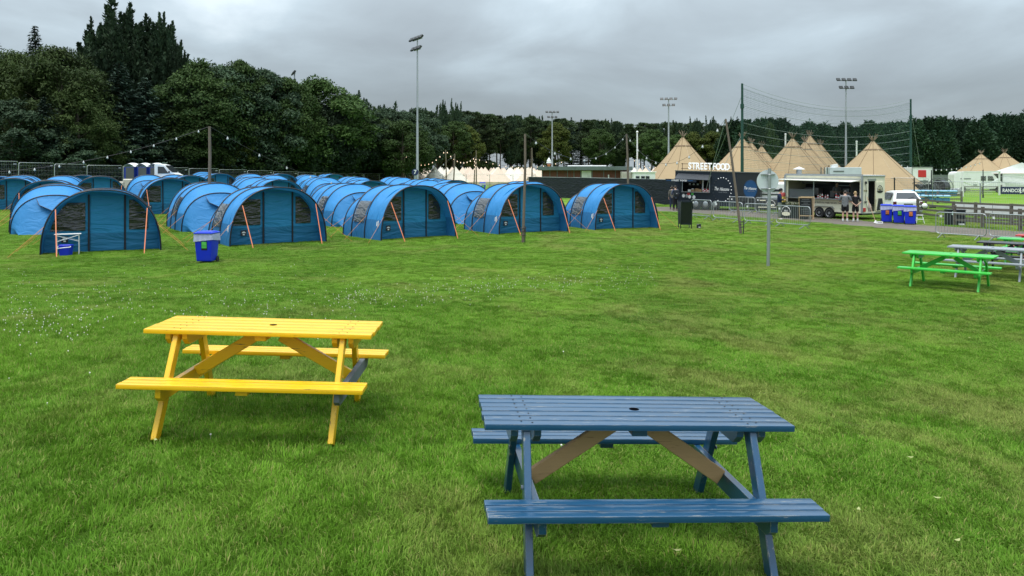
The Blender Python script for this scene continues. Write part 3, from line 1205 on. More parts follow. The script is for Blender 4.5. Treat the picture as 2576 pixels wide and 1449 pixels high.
# folding table, cool bucket and bags at the first tent
tp_ = G(171, 641)
ft = thing('folding_table', 'white folding camp table standing at the front left tent', 'folding table', tp_, R(26))
ft.scale = (0.86, 0.86, 0.95)
M().box((0, 0, 0.70), (0.86, 0.40, 0.016), ch=0.004).build('table_top', MAT['white'], ft)
for x in (-0.36, 0.36):
    for y in (-0.19, 0.19):
        M().cyl((x, y, 0), (x, y, 0.69), 0.010, n=8).build('leg', MAT['white'], ft)
for y in (-0.20, 0.20):
    M().cyl((-0.35, y, 0.46), (0.35, y, 0.66), 0.010, n=6).build('brace', MAT['white'], ft)
    M().cyl((-0.35, y * 0.93, 0.66), (0.35, y * 0.93, 0.46), 0.010, n=6).build('brace', MAT['white'], ft)
MAT['bin_blue'] = pm('blue moulded plastic', (0.006, 0.028, 0.56), 0.38, 0, 0.10, 2, dirt=(0.03, 0.05, 0.3), dirt_amt=0.3)
MAT['lid_blue'] = pm('blue plastic lid', (0.03, 0.075, 0.72), 0.35, 0, 0.08, 2)
b0 = G(166, 643)
bk = thing('cool_box', 'blue cool box with white handle under the folding table', 'cool box', b0, R(10))
M().lathe([(0.145, 0), (0.155, 0.02), (0.18, 0.30), (0.001, 0.30)], 4, (0, 0, 0), (0, 0, R(45)), 1.25, 1.0).build('tub', MAT['bin_blue'], bk)
M().box((0, 0, 0.325), (0.36, 0.28, 0.05), ch=0.012).build('lid', MAT['bin_blue'], bk)
M().tube([(-0.18, -0.13, 0.30), (-0.19, -0.20, 0.24), (0.0, -0.21, 0.265), (0.19, -0.20, 0.28), (0.18, -0.13, 0.30)], 0.014, 6).build('handle', MAT['white'], bk)


def crumpled(label, name, pos, sx, sy, sz, mat, cat, seed):
    r = np.random.default_rng(seed)
    m = M()
    bmesh.ops.create_icosphere(m.bm, subdivisions=3, radius=0.5)
    for v in m.bm.verts:
        k = 1 + 0.16 * math.sin(9 * v.co.x + seed) * math.cos(7 * v.co.y) + 0.07 * r.normal()
        v.co *= k
        v.co.x *= sx
        v.co.y *= sy
        v.co.z = max(0, v.co.z + 0.42) * sz
    o = m.build(name, mat, None, smooth=40)
    o.location = pos
    return tag(o, label, cat)


bagm = pm('clear bag with odds and ends', (0.42, 0.36, 0.36), 0.25, 0, 0.75, 12)
crumpled('see-through plastic bag of odds and ends by the front left tent strap', 'plastic_bag', G(381, 626), 0.34, 0.25, 0.24, bagm, 'bag', 3)
crumpled('small dark bag lying on the grass beside the wheelie bin', 'dark_bag', G(612, 612), 0.22, 0.16, 0.11, MAT['black'], 'bag', 5)

# ------------------------------------------------------------------ wheelie bins
MAT['liner'] = pm('clear bin liner', (0.48, 0.50, 0.72), 0.15, 0, 0.25, 9, 0.6, 9)
MAT['lab_green'] = pm('green label', (0.10, 0.55, 0.10), 0.5, 0, 0.05)
MAT['lab_orange'] = pm('orange label', (0.75, 0.22, 0.06), 0.5, 0, 0.05)
MAT['ink'] = pm('black ink', (0.008, 0.008, 0.01), 0.5)


def wheelie_bin(label, pos, rz, lab, sc=1.0, group=None):
    r = thing('wheelie_bin', label, 'bin', pos, rz, group)
    r.scale = (sc, sc, sc)
    b = M()
    lv = [(0.235, 0.24, 0.06), (0.245, 0.25, 0.10), (0.285, 0.30, 0.80), (0.285, 0.30, 0.92)]
    rings = []
    for hx, hy, z in lv:
        rings.append([b.bm.verts.new(Vector(v)) for v in ((-hx, -hy, z), (hx, -hy, z), (hx, hy * 0.9, z), (-hx, hy * 0.9, z))])
    for q, w in zip(rings, rings[1:]):
        for k in range(4):
            b.bm.faces.new((q[k], q[(k + 1) % 4], w[(k + 1) % 4], w[k]))
    b.bm.faces.new(rings[0][::-1])
    b.bm.faces.new(rings[-1])
    bmesh.ops.bevel(b.bm, geom=[e for e in b.bm.edges], offset=0.018, segments=2, affect='EDGES', profile=0.6)
    bo = b.build('body', MAT['bin_blue'], r, smooth=40)
    ln = M()
    ln.grid(lambda u, v: ((0.302 + 0.02 * math.sin(23 * u * 6.28) * v) * (1 if u in (0, 1) else 1) * max(-1, min(1, 1.55 * math.cos(2 * math.pi * u))),
                          (0.315 + 0.02 * math.sin(17 * u * 6.28) * v) * max(-1, min(1, 1.55 * math.sin(2 * math.pi * u))),
                          0.955 - (0.215 + 0.03 * math.sin(4 * math.pi * u)) * v), 60, 6)
    ln.build('bin_liner', MAT['liner'], r, smooth=60)
    ld = M()
    ld.box((0, -0.01, 0.985), (0.62, 0.66, 0.045), ch=0.016, seg=2)
    ld.box((0, 0.0, 1.018), (0.50, 0.50, 0.04), ch=0.018, seg=2)
    ld.cyl((-0.20, -0.335, 0.99), (0.20, -0.335, 0.99), 0.014, n=8)
    ld.cyl((-0.25, 0.325, 0.99), (0.25, 0.325, 0.99), 0.02, n=8)
    ld.build('lid', MAT['lid_blue'], r, smooth=40)
    for s in (-1, 1):
        M().lathe([(0.0001, -0.025), (0.085, -0.025), (0.1, -0.012), (0.1, 0.012), (0.085, 0.025), (0.0001, 0.025)], 16, (s * 0.268, 0.19, 0.10), (0, R(90), 0)).build('wheel', MAT['rubber'], r, smooth=40)
    M().box((0.03, -0.287, 0.575), (0.20, 0.004, 0.29), (R(3.6), 0, 0)).build('notice', MAT['ink'], r)
    n2 = M().box((0.03, -0.291, 0.60), (0.168, 0.004, 0.215), (R(3.6), 0, 0)).build('recycling_label', lab, r)
    st = M()
    for z in (0.545, 0.592, 0.640):
        st.box((0.03, -0.2945 + (0.6 - z) * -0.06, z), (0.155, 0.003, 0.006))
    st.build('label_lines', MAT['ink'], n2)
    M().box((0.03, -0.305, 0.775), (0.15, 0.004, 0.022), (R(3.6), 0, 0)).build('maker_print', MAT['emb_white'], r)
    return r


wheelie_bin('blue wheelie bin with clear liner and green label near the tall pole', G(521, 660), R(-3), MAT['lab_green'], 0.88)
gb = 'blue wheelie bins behind the cream trailer'
wheelie_bin('blue wheelie bin with orange label, next to the cream trailer door', G(2230, 560), R(-22), MAT['lab_orange'], 0.98, gb)
wheelie_bin('blue wheelie bin with green label between the two orange labelled bins', G(2261, 562.5), R(-24), MAT['lab_green'], 0.98, gb)
wheelie_bin('blue wheelie bin with orange label, next to the white step stool', G(2290, 565), R(-28), MAT['lab_orange'], 0.98, gb)
fb = P(1214, 92)
wheelie_bin('tiny blue wheelie bin far off in front of the cream bell tents', fb, R(5), MAT['lab_green'], 1.2)

# ------------------------------------------------------------------ wooden festoon poles
def wood_pole(label, base, top, r=0.055, band=False):
    o = thing('festoon_pole', label, 'pole', base, group='wooden festoon poles')
    v = Vector(top) - Vector(base)
    M().tube([(0, 0, -0.2), v * 0.35 + Vector((0.02, 0, 0)), v * 0.7 + Vector((0.03, 0, 0)), v], r, 10, radii=[r * 1.08, r, r * 0.92, r * 0.8]).build('shaft', MAT['pole_wood'], o, smooth=60)
    if band:
        w = v.normalized()
        M().bar((r * 1.5, -0.02, -0.1), (r * 1.5 + 0.02, -0.02, 0.62), 0.05, 0.03, up=(1, 0, 0)).build('ground_stake', MAT['wire'], o)
        for z in (0.30, 0.44, 0.55):
            M().tube([(r * 2.1 * math.cos(a) + r * 0.5, r * 1.4 * math.sin(a), z) for a in np.linspace(0, 6.283, 12)[:-1]], 0.012, 5, closed=True).build('strap', MAT['wire'], o)
    return Vector(top)


A0 = P(525, 36.5)
A1 = Vector(((527 - CX) / F * 36.5, 36.5, ZY(318, 36.5)))
wood_pole('tall straight wooden pole rising behind the wheelie bin', A0, A1, 0.075)
B0 = G(1315, 611)
B1 = Vector(((1321 - CX) / F * B0.y, B0.y, ZY(337, B0.y)))
wood_pole('leaning wooden pole on the grass before the front tents', B0, B1, 0.052, True)
C0 = G(1865, 589)
C1 = Vector(((1830 - CX) / F * C0.y, C0.y + 0.3, ZY(298, C0.y)))
wood_pole('wooden pole leaning left in front of the black trailer', C0, C1, 0.055, True)
D0 = P(1581, 52)
D1 = Vector(((1576 - CX) / F * 52, 52, ZY(337, 52)))
wood_pole('wooden pole rising behind the last front tent and the black screening', D0, D1, 0.075)
E0 = P(1139, 84)
E1 = Vector(((1144 - CX) / F * 84, 84, ZY(387, 84)))
wood_pole('slanting wooden pole before the white bell tents', E0, E1, 0.08)
FP = []
for lab, px0, px1, yt, d in (('thin far pole left of the floodlight mast', 1013, 1018, 389, 108),
                             ('thin far pole between the mast and the slanting pole', 1123, 1121, 377, 106),
                             ('thin far pole with lit bulbs wound round it', 1192, 1195, 395, 110),
                             ('thin far pole just right of the bulb wound pole', 1198, 1198, 378, 112),
                             ('thin far pole left of the ice cream hut', 1338, 1338, 372, 100)):
    b0 = P(px0, d)
    t0 = Vector(((px1 - CX) / F * d, d, ZY(yt, d)))
    wood_pole(lab, b0, t0, 0.09)
    FP.append(t0)


def festoon(label, a, b, sag, n, bulb_r=0.045, mat='bulb', cable=0.009, group='festoon light strings'):
    a, b = Vector(a), Vector(b)
    o = thing('string_lights', label, 'string lights', a, group=group)
    pt = lambda f: (b - a) * f + Vector((0, 0, -sag * 4 * f * (1 - f)))
    M().tube([pt(i / 24) for i in range(25)], cable, 4).build('cable', MAT['wire'], o)
    for i in range(n):
        q = pt((i + 0.5) / n)
        if mat == 'bulb' or True:
            m = M().lathe([(0.0005, -2.6 * bulb_r), (bulb_r * 0.8, -2.2 * bulb_r), (bulb_r, -1.5 * bulb_r), (bulb_r * 0.7, -0.8 * bulb_r), (bulb_r * 0.4, 0), (bulb_r * 0.35, bulb_r * 0.5)], 8, q)
            m.build('bulb', MAT[mat], o, smooth=60)
    return o


festoon('festoon cable dropping left from the tall pole over the blue tents', A1, Vector(((-140 - CX) / F * 33, 33, ZY(437, 33))), 0.55, 11)
festoon('festoon cable dropping right from the tall pole across the tents to the slanting pole', A1, E1, 3.3, 15, 0.055)
festoon('festoon cable from the pole behind the last tent to the black trailer pole', D1, C1, 2.0, 9, 0.055)
festoon('faint festoon cable from the leaning front pole to the pole behind the last tent', B1, D1, 1.3, 8, 0.045)
fg = 'lit festoon strings over the bell tents'
festoon('lit warm bulbs hanging left of the mast above the bell tents', FP[0], FP[1], 1.7, 11, 0.06, 'warm_bulb', 0.02, fg)
festoon('lit warm bulbs hanging between the two middle far poles', FP[1], FP[2], 1.2, 9, 0.06, 'warm_bulb', 0.02, fg)
festoon('lit warm bulbs running right from the bulb wound pole', FP[3] + Vector((0, 0, -1.2)), Vector(((1420 - CX) / F * 120, 120, ZY(405, 120))), 1.1, 14, 0.055, 'warm_bulb', 0.02, fg)
festoon('lit warm bulbs hanging before the trees beside the flagpole', Vector(((1590 - CX) / F * 120, 120, ZY(398, 120))), Vector(((1700 - CX) / F * 105, 105, ZY(395, 105))), 1.4, 8, 0.055, 'warm_bulb', 0.02, fg)
wv = thing('string_lights', 'lit warm bulbs wound down one thin far pole', 'string lights', FP[2], group=fg)
for k in range(9):
    M().sphere((0.12 * math.cos(k * 2.1), 0.15 * math.sin(k * 2.1) - 0.1, -0.35 - 0.17 * k), 0.06, 6).build('bulb', MAT['warm_bulb'], wv)
festoon('string of bulbs before the dark hedge by the right far tipis', Vector(((2260 - CX) / F * 100, 100, ZY(413, 100))), Vector(((2470 - CX) / F * 120, 120, ZY(408, 120))), 0.9, 16, 0.09, 'bulb', 0.015)

# ------------------------------------------------------------------ temporary mesh fence panels
def make_heras(label, w=3.45, h=2.0, wires=24):
    o = thing('fence_panel', label, 'fence panel', (0, 0, 0), group='temporary mesh fence panels')
    f = M()
    c = 0.10
    pts = [(-w / 2, 0, 0.12), (-w / 2, 0, h - c), (-w / 2 + c, 0, h), (w / 2 - c, 0, h), (w / 2, 0, h - c), (w / 2, 0, 0.12)]
    f.tube(pts, 0.024, 6)
    f.cyl((-w / 2, 0, 0.2), (w / 2, 0, 0.2), 0.02, n=6)
    f.build('frame', MAT['steel'], o, smooth=60)
    i = M()
    for k in range(1, wires):
        x = -w / 2 + w * k / wires
        i.cyl((x, 0, 0.2), (x, 0, h), 0.0045, n=3)
    for z in (0.55, 0.95, 1.35, 1.75):
        i.cyl((-w / 2, 0, z), (w / 2, 0, z), 0.0045, n=3)
    i.build('mesh_infill', MAT['steel'], o)
    for s in (-1, 1):
        M().box((s * w / 2, 0, 0.07), (0.22, 0.6, 0.14), ch=0.02).build('foot', MAT['rubber'], o)
    M().box((w / 2 - 0.32, -0.03, h - 0.22), (0.26, 0.01, 0.09)).build('tag_plate', MAT['steel'], o)
    return o


hp = [None]


def heras_run(stops, labels, w=3.5):
    """panels end to end along stops (px, depth)"""
    pts = [P(*s) for s in stops]
    seg = 0
    a = pts[0].copy()
    acc = []
    for b in pts[1:]:
        while (Vector((b.x, b.y, 0)) - Vector((a.x, a.y, 0))).length >= w * 0.98:
            dv = Vector((b.x - a.x, b.y - a.y, 0)).normalized()
            e = a + dv * w
            acc.append((a + e) / 2)
            acc[-1] = (acc[-1], math.atan2(dv.y, dv.x))
            a = e
    for i, (c, ang) in enumerate(acc):
        px = CX + F * c.x / c.y
        lab = labels(px)
        if hp[0] is None:
            o = make_heras(lab)
            hp[0] = o
            o.location = (c.x, c.y, T(c.x, c.y))
            o.rotation_euler = (0, 0, ang)
        else:
            dup(hp[0], (c.x, c.y, T(c.x, c.y)), ang, lab)


def heras_lab(px):
    if px < 320:
        return 'grey mesh fence panel under the tall trees left of the portable toilets'
    if px < 520:
        return 'grey mesh fence panel behind the white truck, left of the tall pole'
    if px < 760:
        return 'grey mesh fence panel at the wood edge right of the tall pole'
    if px < 1045:
        return 'grey mesh fence panel at the wood edge left of the floodlight mast'
    return 'grey mesh fence panel in front of the cream bell tents'


heras_run([(-60, 62), (130, 68), (266, 74), (452, 80), (664, 88), (750, 92), (900, 104), (1000, 112), (1400, 116)], heras_lab)
heras_run([(2345, 58), (2600, 52)], lambda px: 'grey mesh fence panel beyond the wooden rails on the right')
heras_run([(2240, 80), (2385, 77)], lambda px: 'grey mesh fence panel before the cable reels and blue floats')
heras_run([(2515, 95), (2600, 92)], lambda px: 'grey mesh fence panel in front of the white marquee')

# ------------------------------------------------------------------ black screening
MAT['scrim'] = fabric('black screening cloth', (0.012, 0.016, 0.024), 0.06, 0.25, 0.7, (0.6, 0.6, 2.5), 0.75)
sc_pts = [P(1330, 80), P(1450, 72), P(1570, 66), P(1640, 63), P(1702, 60.5)]
sg = 'black screening panels behind the tents'
sl = ['black screening panel at the left end behind the fourth front tent', 'black screening panel below the rusty hut wall',
      'black screening panel above the last front tent', 'black screening panel next to the black food trailer']
for a, b, lab in zip(sc_pts, sc_pts[1:], sl):
    o = thing('screen_fence', lab, 'screen fence', a, group=sg)
    dv = b - a
    tops = 2.06
    s = M()
    s.grid(lambda u, v: tuple(dv * u + Vector((0, 0.05 * math.sin(17 * u) * v * (1 - v), 0.08 + (tops - 0.08) * v + 0.02 * math.sin(9 * u)))), 24, 6)
    s.build('screen_cloth', MAT['scrim'], o, smooth=60)
    M().cyl(Vector((0, 0.04, tops)), dv + Vector((0, 0.04, tops)), 0.025, n=6).build('top_rail', MAT['steel'], o)
    for f in (0, 0.5, 1):
        q = dv * f
        M().cyl(q + Vector((0, 0.06, 0)), q + Vector((0, 0.06, tops)), 0.025, n=6).build('post', MAT['steel'], o)

# ------------------------------------------------------------------ floodlight masts
def mast(label, px, d, ytop, rw, turn=0.0):
    b = P(px, d)
    h = ZY(ytop, d) - b.z
    o = thing('floodlight_mast', label, 'floodlight', b, R(turn), group='floodlight masts')
    M().tube([(0, 0, -0.3), (0, 0, 1.4), (0, 0, 1.5), (0, 0, h * 0.45), (0, 0, h * 0.46), (0, 0, h)], rw, 14, radii=[rw * 1.15, rw * 1.15, rw, rw * 0.82, rw * 0.7, rw * 0.5]).build('shaft', MAT['steel'], o, smooth=40)
    for z, n, span in ((h - 0.1, 4, 2.3), (h - 1.15, 3, 1.55)):
        M().bar((-span / 2, 0, z), (span / 2, 0, z), 0.09, 0.09).build('crossarm', MAT['steel'], o)
        for i in range(n):
            x = -span / 2 + span * (i + 0.0) / (n - 1)
            fl = M()
            fl.box((x, -0.18, z + 0.12), (0.52, 0.20, 0.46), (R(-38), 0, 0), ch=0.04)
            fl.box((x, -0.02, z + 0.2), (0.30, 0.22, 0.26), (R(-38), 0, 0), ch=0.04)
            lo = fl.build('lamp_head', MAT['lamp_grey'], o)
            M().box((x, -0.255, z + 0.065), (0.44, 0.02, 0.38), (R(-38), 0, 0)).build('lens', MAT['glass'], lo)
    return o


MAT['lamp_grey'] = pm('lamp housing', (0.055, 0.058, 0.06), 0.5, 0.4, 0.2)
mast('tall floodlight mast in the middle, by the round number sign', 1050, 80, 97, 0.145, -58)
mast('small far floodlight mast above the ice cream sign', 1389, 160, 282, 0.22, 6)
mast('floodlight mast behind the left tipi', 1682, 130, 249, 0.20, -10)
mast('floodlight mast behind the tipis and the ball net', 2128, 104, 201, 0.17, 4)
mast('floodlight mast buried in the wood with only its lamps showing', 741, 104, 184, 0.17, -70)
# number sign on its own post
nb = P(1045, 77)
ns = thing('number_sign', 'round navy sign with white number 7 on a post by the mast', 'sign', nb)
hz = ZY(433, 77) - nb.z
M().cyl((0, 0, 0), (0, 0, hz + 0.1), 0.16, n=14).build('post', MAT['steel'], ns, smooth=40)
dsk = M().lathe([(0.0001, 0), (0.33, 0), (0.33, 0.03), (0.0001, 0.03)], 28, (0, -0.19, hz), (R(90), 0, 0)).build('disc', pm('navy sign', (0.012, 0.022, 0.09), 0.5), ns)
text('number', '7', 0.55, MAT['emb_white'], dsk, (0, -0.225, hz), bold=0.014)

# ------------------------------------------------------------------ rusty hut with the ice cream on its roof
hb = P(1471, 90)
hut = thing('snack_hut', 'low flat roofed hut with rusty brown wall panels', 'hut', hb, R(-4))
HWd, HD = 10.0, 6.5
zr = ZY(419, 90) - hb.z
MAT['rust'] = pm('rusty brown cladding', (0.125, 0.042, 0.026), 0.85, 0, 0.45, 1.6, 0.2, 12, stretch=(2.5, 1, 0.4), dirt=(0.06, 0.05, 0.045), dirt_amt=0.6)
MAT['fascia'] = pm('mossy grey fascia', (0.10, 0.135, 0.125), 0.8, 0, 0.3, 1.4, dirt=(0.03, 0.035, 0.03), dirt_amt=0.6)
MAT['trimgrey'] = pm('grey green batten', (0.12, 0.135, 0.13), 0.8, 0, 0.25)
M().box((0, HD / 2, (zr - 0.42) / 2), (HWd, HD, zr - 0.42)).build('wall', MAT['rust'], hut)
M().box((0, HD / 2, zr - 0.215), (HWd + 0.95, HD + 1.2, 0.43), ch=0.02).build('roof', MAT['fascia'], hut)
M().box((0.3, HD / 2 + 0.4, zr + 0.08), (4.6, 4.0, 0.16), ch=0.05).build('roof_light', MAT['white'], hut)
for x in (-4.95, -4.05, -3.2, -2.0, -1.25, -0.45, 0.86, 2.2, 3.55, 4.95):
    M().box((x, -0.03, (zr - 0.43) / 2), (0.09, 0.06, zr - 0.44)).build('batten', MAT['trimgrey'], hut)
M().box((0.20, -0.05, zr - 0.44 - 0.55), (1.12, 0.06, 1.0)).build('shutter', pm('peeling white shutter', (0.62, 0.63, 0.60), 0.7, 0, 0.3, 3, dirt=(0.2, 0.2, 0.18), dirt_amt=0.6), hut)
M().cyl((2.75, -0.12, 0.3), (2.75, -0.12, zr - 0.95), 0.07, n=8).build('drainpipe', MAT['white'], hut)
# ice cream cone model
ic = thing('ice_cream_sign', 'giant model ice cream cone standing on the hut roof', 'ice cream sign', (hb.x - 4.15, hb.y + 0.4, T(hb.x, hb.y) + zr - 0.02))
M().lathe([(0.0001, 0), (0.13, 0), (0.20, 0.24), (0.24, 0.26), (0.25, 0.36), (0.0001, 0.36)], 18).build('cone', pm('orange wafer', (0.75, 0.26, 0.07), 0.6, 0, 0.2, 9), ic, smooth=30)
M().lathe([(0.0001, 0.30), (0.245, 0.30), (0.26, 0.38), (0.235, 0.43), (0.0001, 0.43)], 18).build('pink_band', pm('pink sauce', (0.62, 0.30, 0.45), 0.5), ic, smooth=40)
sw_ = M()
sw_.lathe([(0.0001, 0.38), (0.28, 0.40), (0.31, 0.48), (0.25, 0.57), (0.25, 0.60), (0.27, 0.66), (0.20, 0.74), (0.19, 0.77), (0.20, 0.82), (0.13, 0.90), (0.07, 1.0), (0.0001, 1.10)], 18)
sw_.build('swirl', pm('white swirl', (0.82, 0.82, 0.82), 0.4), ic, smooth=50)

# white cabin and beige container beside it
cb = P(1621, 84)
cab = thing('site_cabin', 'white site cabin with windows beside the rusty hut', 'cabin', cb, R(-6))
zc = ZY(434, 84) - cb.z
M().box((0, 1.5, zc / 2), (2.35, 3, zc), ch=0.03).build('wall', MAT['white'], cab)
M().box((0, 1.5, zc + 0.05), (2.6, 3.2, 0.10), ch=0.02).build('roof', MAT['white'], cab)
for x in (-0.72, -0.15, 0.35):
    w = M().box((x, -0.025, zc - 0.75), (0.42, 0.05, 0.75)).build('window', MAT['trimgrey'], cab)
    M().box((x, -0.055, zc - 0.75), (0.32, 0.02, 0.64)).build('pane', MAT['glass'], w)
M().box((0.85, -0.03, zc - 0.85), (0.4, 0.06, 0.3)).build('notice', MAT['ink'], cab)
bb_ = P(1586, 87)
cont = thing('storage_container', 'beige storage container between the hut and the white cabin', 'container', bb_, R(-4))
zb = ZY(432, 87) - bb_.z
M().box((0, 1.5, zb / 2), (1.9, 3, zb), ch=0.02).build('body', pm('beige steel', (0.42, 0.40, 0.34), 0.6, 0, 0.1), cont)
dd = M()
for k in range(9):
    dd.box((-0.8 + 0.2 * k, -0.02, zb / 2), (0.07, 0.04, zb * 0.92))
dd.build('corrugation', pm('beige steel rib', (0.36, 0.34, 0.29), 0.6), cont)
# flagpole
fp_ = P(1603, 100)
fpo = thing('flagpole', 'slim white flagpole without a flag, left of the tipis', 'flagpole', fp_)
M().tube([(0, 0, 0), (0, 0, ZY(333, 100) - fp_.z)], 0.1, 10, radii=[0.11, 0.09]).build('shaft', MAT['white'], fpo, smooth=40)
M().sphere((0, 0, ZY(333, 100) - fp_.z + 0.05), 0.16, 10).build('finial', MAT['white'], fpo)
for lab, px, d, yt in (('short white pole behind the middle tipi, under the net', 1976, 122, 338), ('short white pole between the far tipis and the mast', 2155, 124, 356)):
    q = P(px, d)
    w = thing('white_pole', lab, 'pole', q)
    M().cyl((0, 0, 0), (0, 0, ZY(yt, d) - q.z), 0.13, 0.12, 8).build('shaft', MAT['white'], w)
    M().sphere((0, 0, ZY(yt, d) - q.z), 0.16, 8).build('finial', MAT['white'], w)

# ------------------------------------------------------------------ bell tents
MAT['canvas'] = fabric('cream canvas', (0.76, 0.62, 0.50), 0.18, 0.06, 0.3, (0.8, 0.8, 1.5), 0.8)
MAT['canvas_white'] = fabric('pale cream canvas', (0.80, 0.75, 0.65), 0.18, 0.05, 0.3, (0.8, 0.8, 1.5), 0.8)
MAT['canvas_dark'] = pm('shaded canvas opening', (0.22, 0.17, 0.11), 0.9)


def make_bell(label, mat, grp):
    o = thing('bell_tent', label, 'bell tent', (0, 0, 0), group=grp)
    n = 20
    c = M()
    prof = [(2.5, 0.55), (1.85, 1.12), (1.2, 1.78), (0.6, 2.42), (0.12, 2.98)]
    rings = []
    for r, z in prof:
        ring = []
        for k in range(n):
            rr = r * (1 - (0.03 if k % 2 and r > 0.3 else 0))
            ring.append(c.bm.verts.new((rr * math.cos(2 * math.pi * k / n), rr * math.sin(2 * math.pi * k / n), z)))
        rings.append(ring)
    for q, w in zip(rings, rings[1:]):
        for k in range(n):
            c.bm.faces.new((q[k], q[(k + 1) % n], w[(k + 1) % n], w[k]))
    c.bm.faces.new(rings[-1])
    c.build('canopy', mat, o, smooth=12)
    w = M()
    w.lathe([(2.42, 0.0), (2.45, 0.56)], n)
    w.build('side_wall', mat, o, smooth=12)
    M().lathe([(0.16, 2.90), (0.14, 3.0), (0.03, 3.10), (0.001, 3.12)], 8).build('cap', mat, o)
    # triangular door opening, hooded
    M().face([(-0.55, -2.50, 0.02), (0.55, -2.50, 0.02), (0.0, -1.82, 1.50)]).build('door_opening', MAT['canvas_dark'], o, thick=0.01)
    M().face([(-0.78, -2.5, 0.05), (-0.56, -2.53, 0.02), (0, -1.86, 1.56), (0, -1.7, 1.58)]).build('door_flap', mat, o, thick=0.01)
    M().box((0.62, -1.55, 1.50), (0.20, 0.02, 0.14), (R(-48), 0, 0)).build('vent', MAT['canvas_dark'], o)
    return o


g1 = 'cream bell tents in the front rows'
protoA = make_bell('cream bell tent in the front rows behind the mesh fence', MAT['canvas'], g1)
protoB = make_bell('pale ivory bell tent in the front rows behind the mesh fence', MAT['canvas_white'], g1)
pA = P(1182, 136)
protoA.location, protoA.rotation_euler = pA, (0, 0, R(150))
protoA['label'] = 'peach cream bell tent left of the thin pole with wound bulbs'
pB = P(1145, 128)
protoB.location, protoB.rotation_euler = pB, (0, 0, R(150))
protoB['label'] = 'ivory white bell tent with low skirt behind the slanting pole'
front_row = [(1044, 133, 0, 25, 'peach cream bell tent just behind the floodlight mast'), (1094, 131, 1, 60, 'pale yellowish bell tent right of the number 7 sign'),
             (1200, 131, 0, 190, 'peach cream bell tent behind the pole wound with bulbs'), (1254, 132, 0, 200, 'cream bell tent above the tiny far blue bin'),
             (1330, 134, 0, -5, 'cream bell tent with dark open door left of the hut'), (1062, 140, 0, 120, 'cream bell tent peak peeping right of the mast'),
             (1285, 138, 1, 150, 'yellowish bell tent right behind the one above the far bin'), (1303, 143, 1, 10, 'white bell tent peak left of the leaning front pole'),
             (1360, 139, 0, 60, 'cream bell tent half hidden by the hut'), (1020, 141, 0, 20, 'cream bell tent farthest left by the wood')]
for px, d, k, rz_, lab in front_row:
    dup((protoA, protoB)[k], P(px, d), R(rz_), lab, g1)
g2 = 'cream bell tent tops in the back rows'
for row, d in enumerate((148, 156, 164, 172)):
    for i in range(13):
        px = 1022 + 29 * i + 13 * (row % 2) + random.uniform(-5, 5)
        if px > 1385:
            continue
        dup((protoA, protoB)[random.random() < 0.3], P(px, d), R(random.uniform(0, 360)), 'cream bell tent in the back rows, only its peak showing', g2)
g3 = 'bell tent tops right of the hut'
for px, d, k, lab in ((1596, 138, 1, 'white bell tent top left of the flagpole'), (1624, 134, 0, 'peach bell tent top right of the flagpole'),
                      (1645, 146, 0, 'farther peach bell tent top between flagpole and tipi'), (1662, 140, 0, 'peach bell tent top touching the left tipi'), (1610, 150, 0, 'tiny bell tent peak behind the flagpole')):
    dup((protoA, protoB)[k], P(px, d), R(random.uniform(0, 360)), lab, g3)

# ------------------------------------------------------------------ tipis
MAT['tipi'] = fabric('tan tipi canvas', (0.43, 0.315, 0.185), 0.12, 0.08, 0.25, (0.5, 0.5, 1.2), 0.85)
MAT['tipi_pole'] = pm('tipi pole', (0.20, 0.15, 0.11), 0.8, 0, 0.3)
MAT['tipi_seam'] = pm('tipi seam', (0.17, 0.115, 0.065), 0.85)
MAT['tipi_band'] = pm('pale tipi webbing', (0.52, 0.41, 0.27), 0.8)


def tipi(label, px, yap, d, rad, rz, awn=None):
    b = P(px, d)
    h = ZY(yap, d) - b.z
    o = thing('tipi', label, 'tipi', b, R(rz), group='tan tipis beyond the trailers')
    n = 12
    c = M()
    zs = [0.0, 0.18, 0.40, 0.62, 0.82, 1.0]
    rings = []
    for f in zs:
        rr = rad * ((1 - f) ** 1.08) + 0.14
        ring = []
        for k in range(n * 2):
            q = rr * (1 if k % 2 == 0 else 0.955)
            ring.append(c.bm.verts.new((q * math.cos(math.pi * k / n), q * math.sin(math.pi * k / n), f * h)))
        rings.append(ring)
    for q, w in zip(rings, rings[1:]):
        for k in range(2 * n):
            c.bm.faces.new((q[k], q[(k + 1) % (2 * n)], w[(k + 1) % (2 * n)], w[k]))
    co_ = c.build('canvas', MAT['tipi'], o, smooth=8)
    for k in range(0, 2 * n, 2):
        a = math.pi * k / n
        pts_ = [((rad * ((1 - f) ** 1.08) + 0.155) * math.cos(a), (rad * ((1 - f) ** 1.08) + 0.155) * math.sin(a), f * h) for f in zs]
        M().tube(pts_, 0.022, 4).build('seam', MAT['tipi_seam'] if k % 3 else MAT['tipi_band'], co_)
    M().lathe([(rad * 0.14 + 0.17, h * 0.842), (rad * 0.115 + 0.16, h * 0.862)], 24).build('top_band', MAT['tipi_seam'], o)
    for k in range(9):
        a = 2 * math.pi * (k + 0.3) / 9
        L = 0.42 + 0.45 * random.random()
        M().cyl((0.12 * math.cos(a), 0.12 * math.sin(a), h * 0.97), (-0.45 * math.cos(a) * 1.1, -0.45 * math.sin(a) * 1.1, h + L), 0.045, 0.032, 6).build('pole', MAT['tipi_pole'], o)
    return o


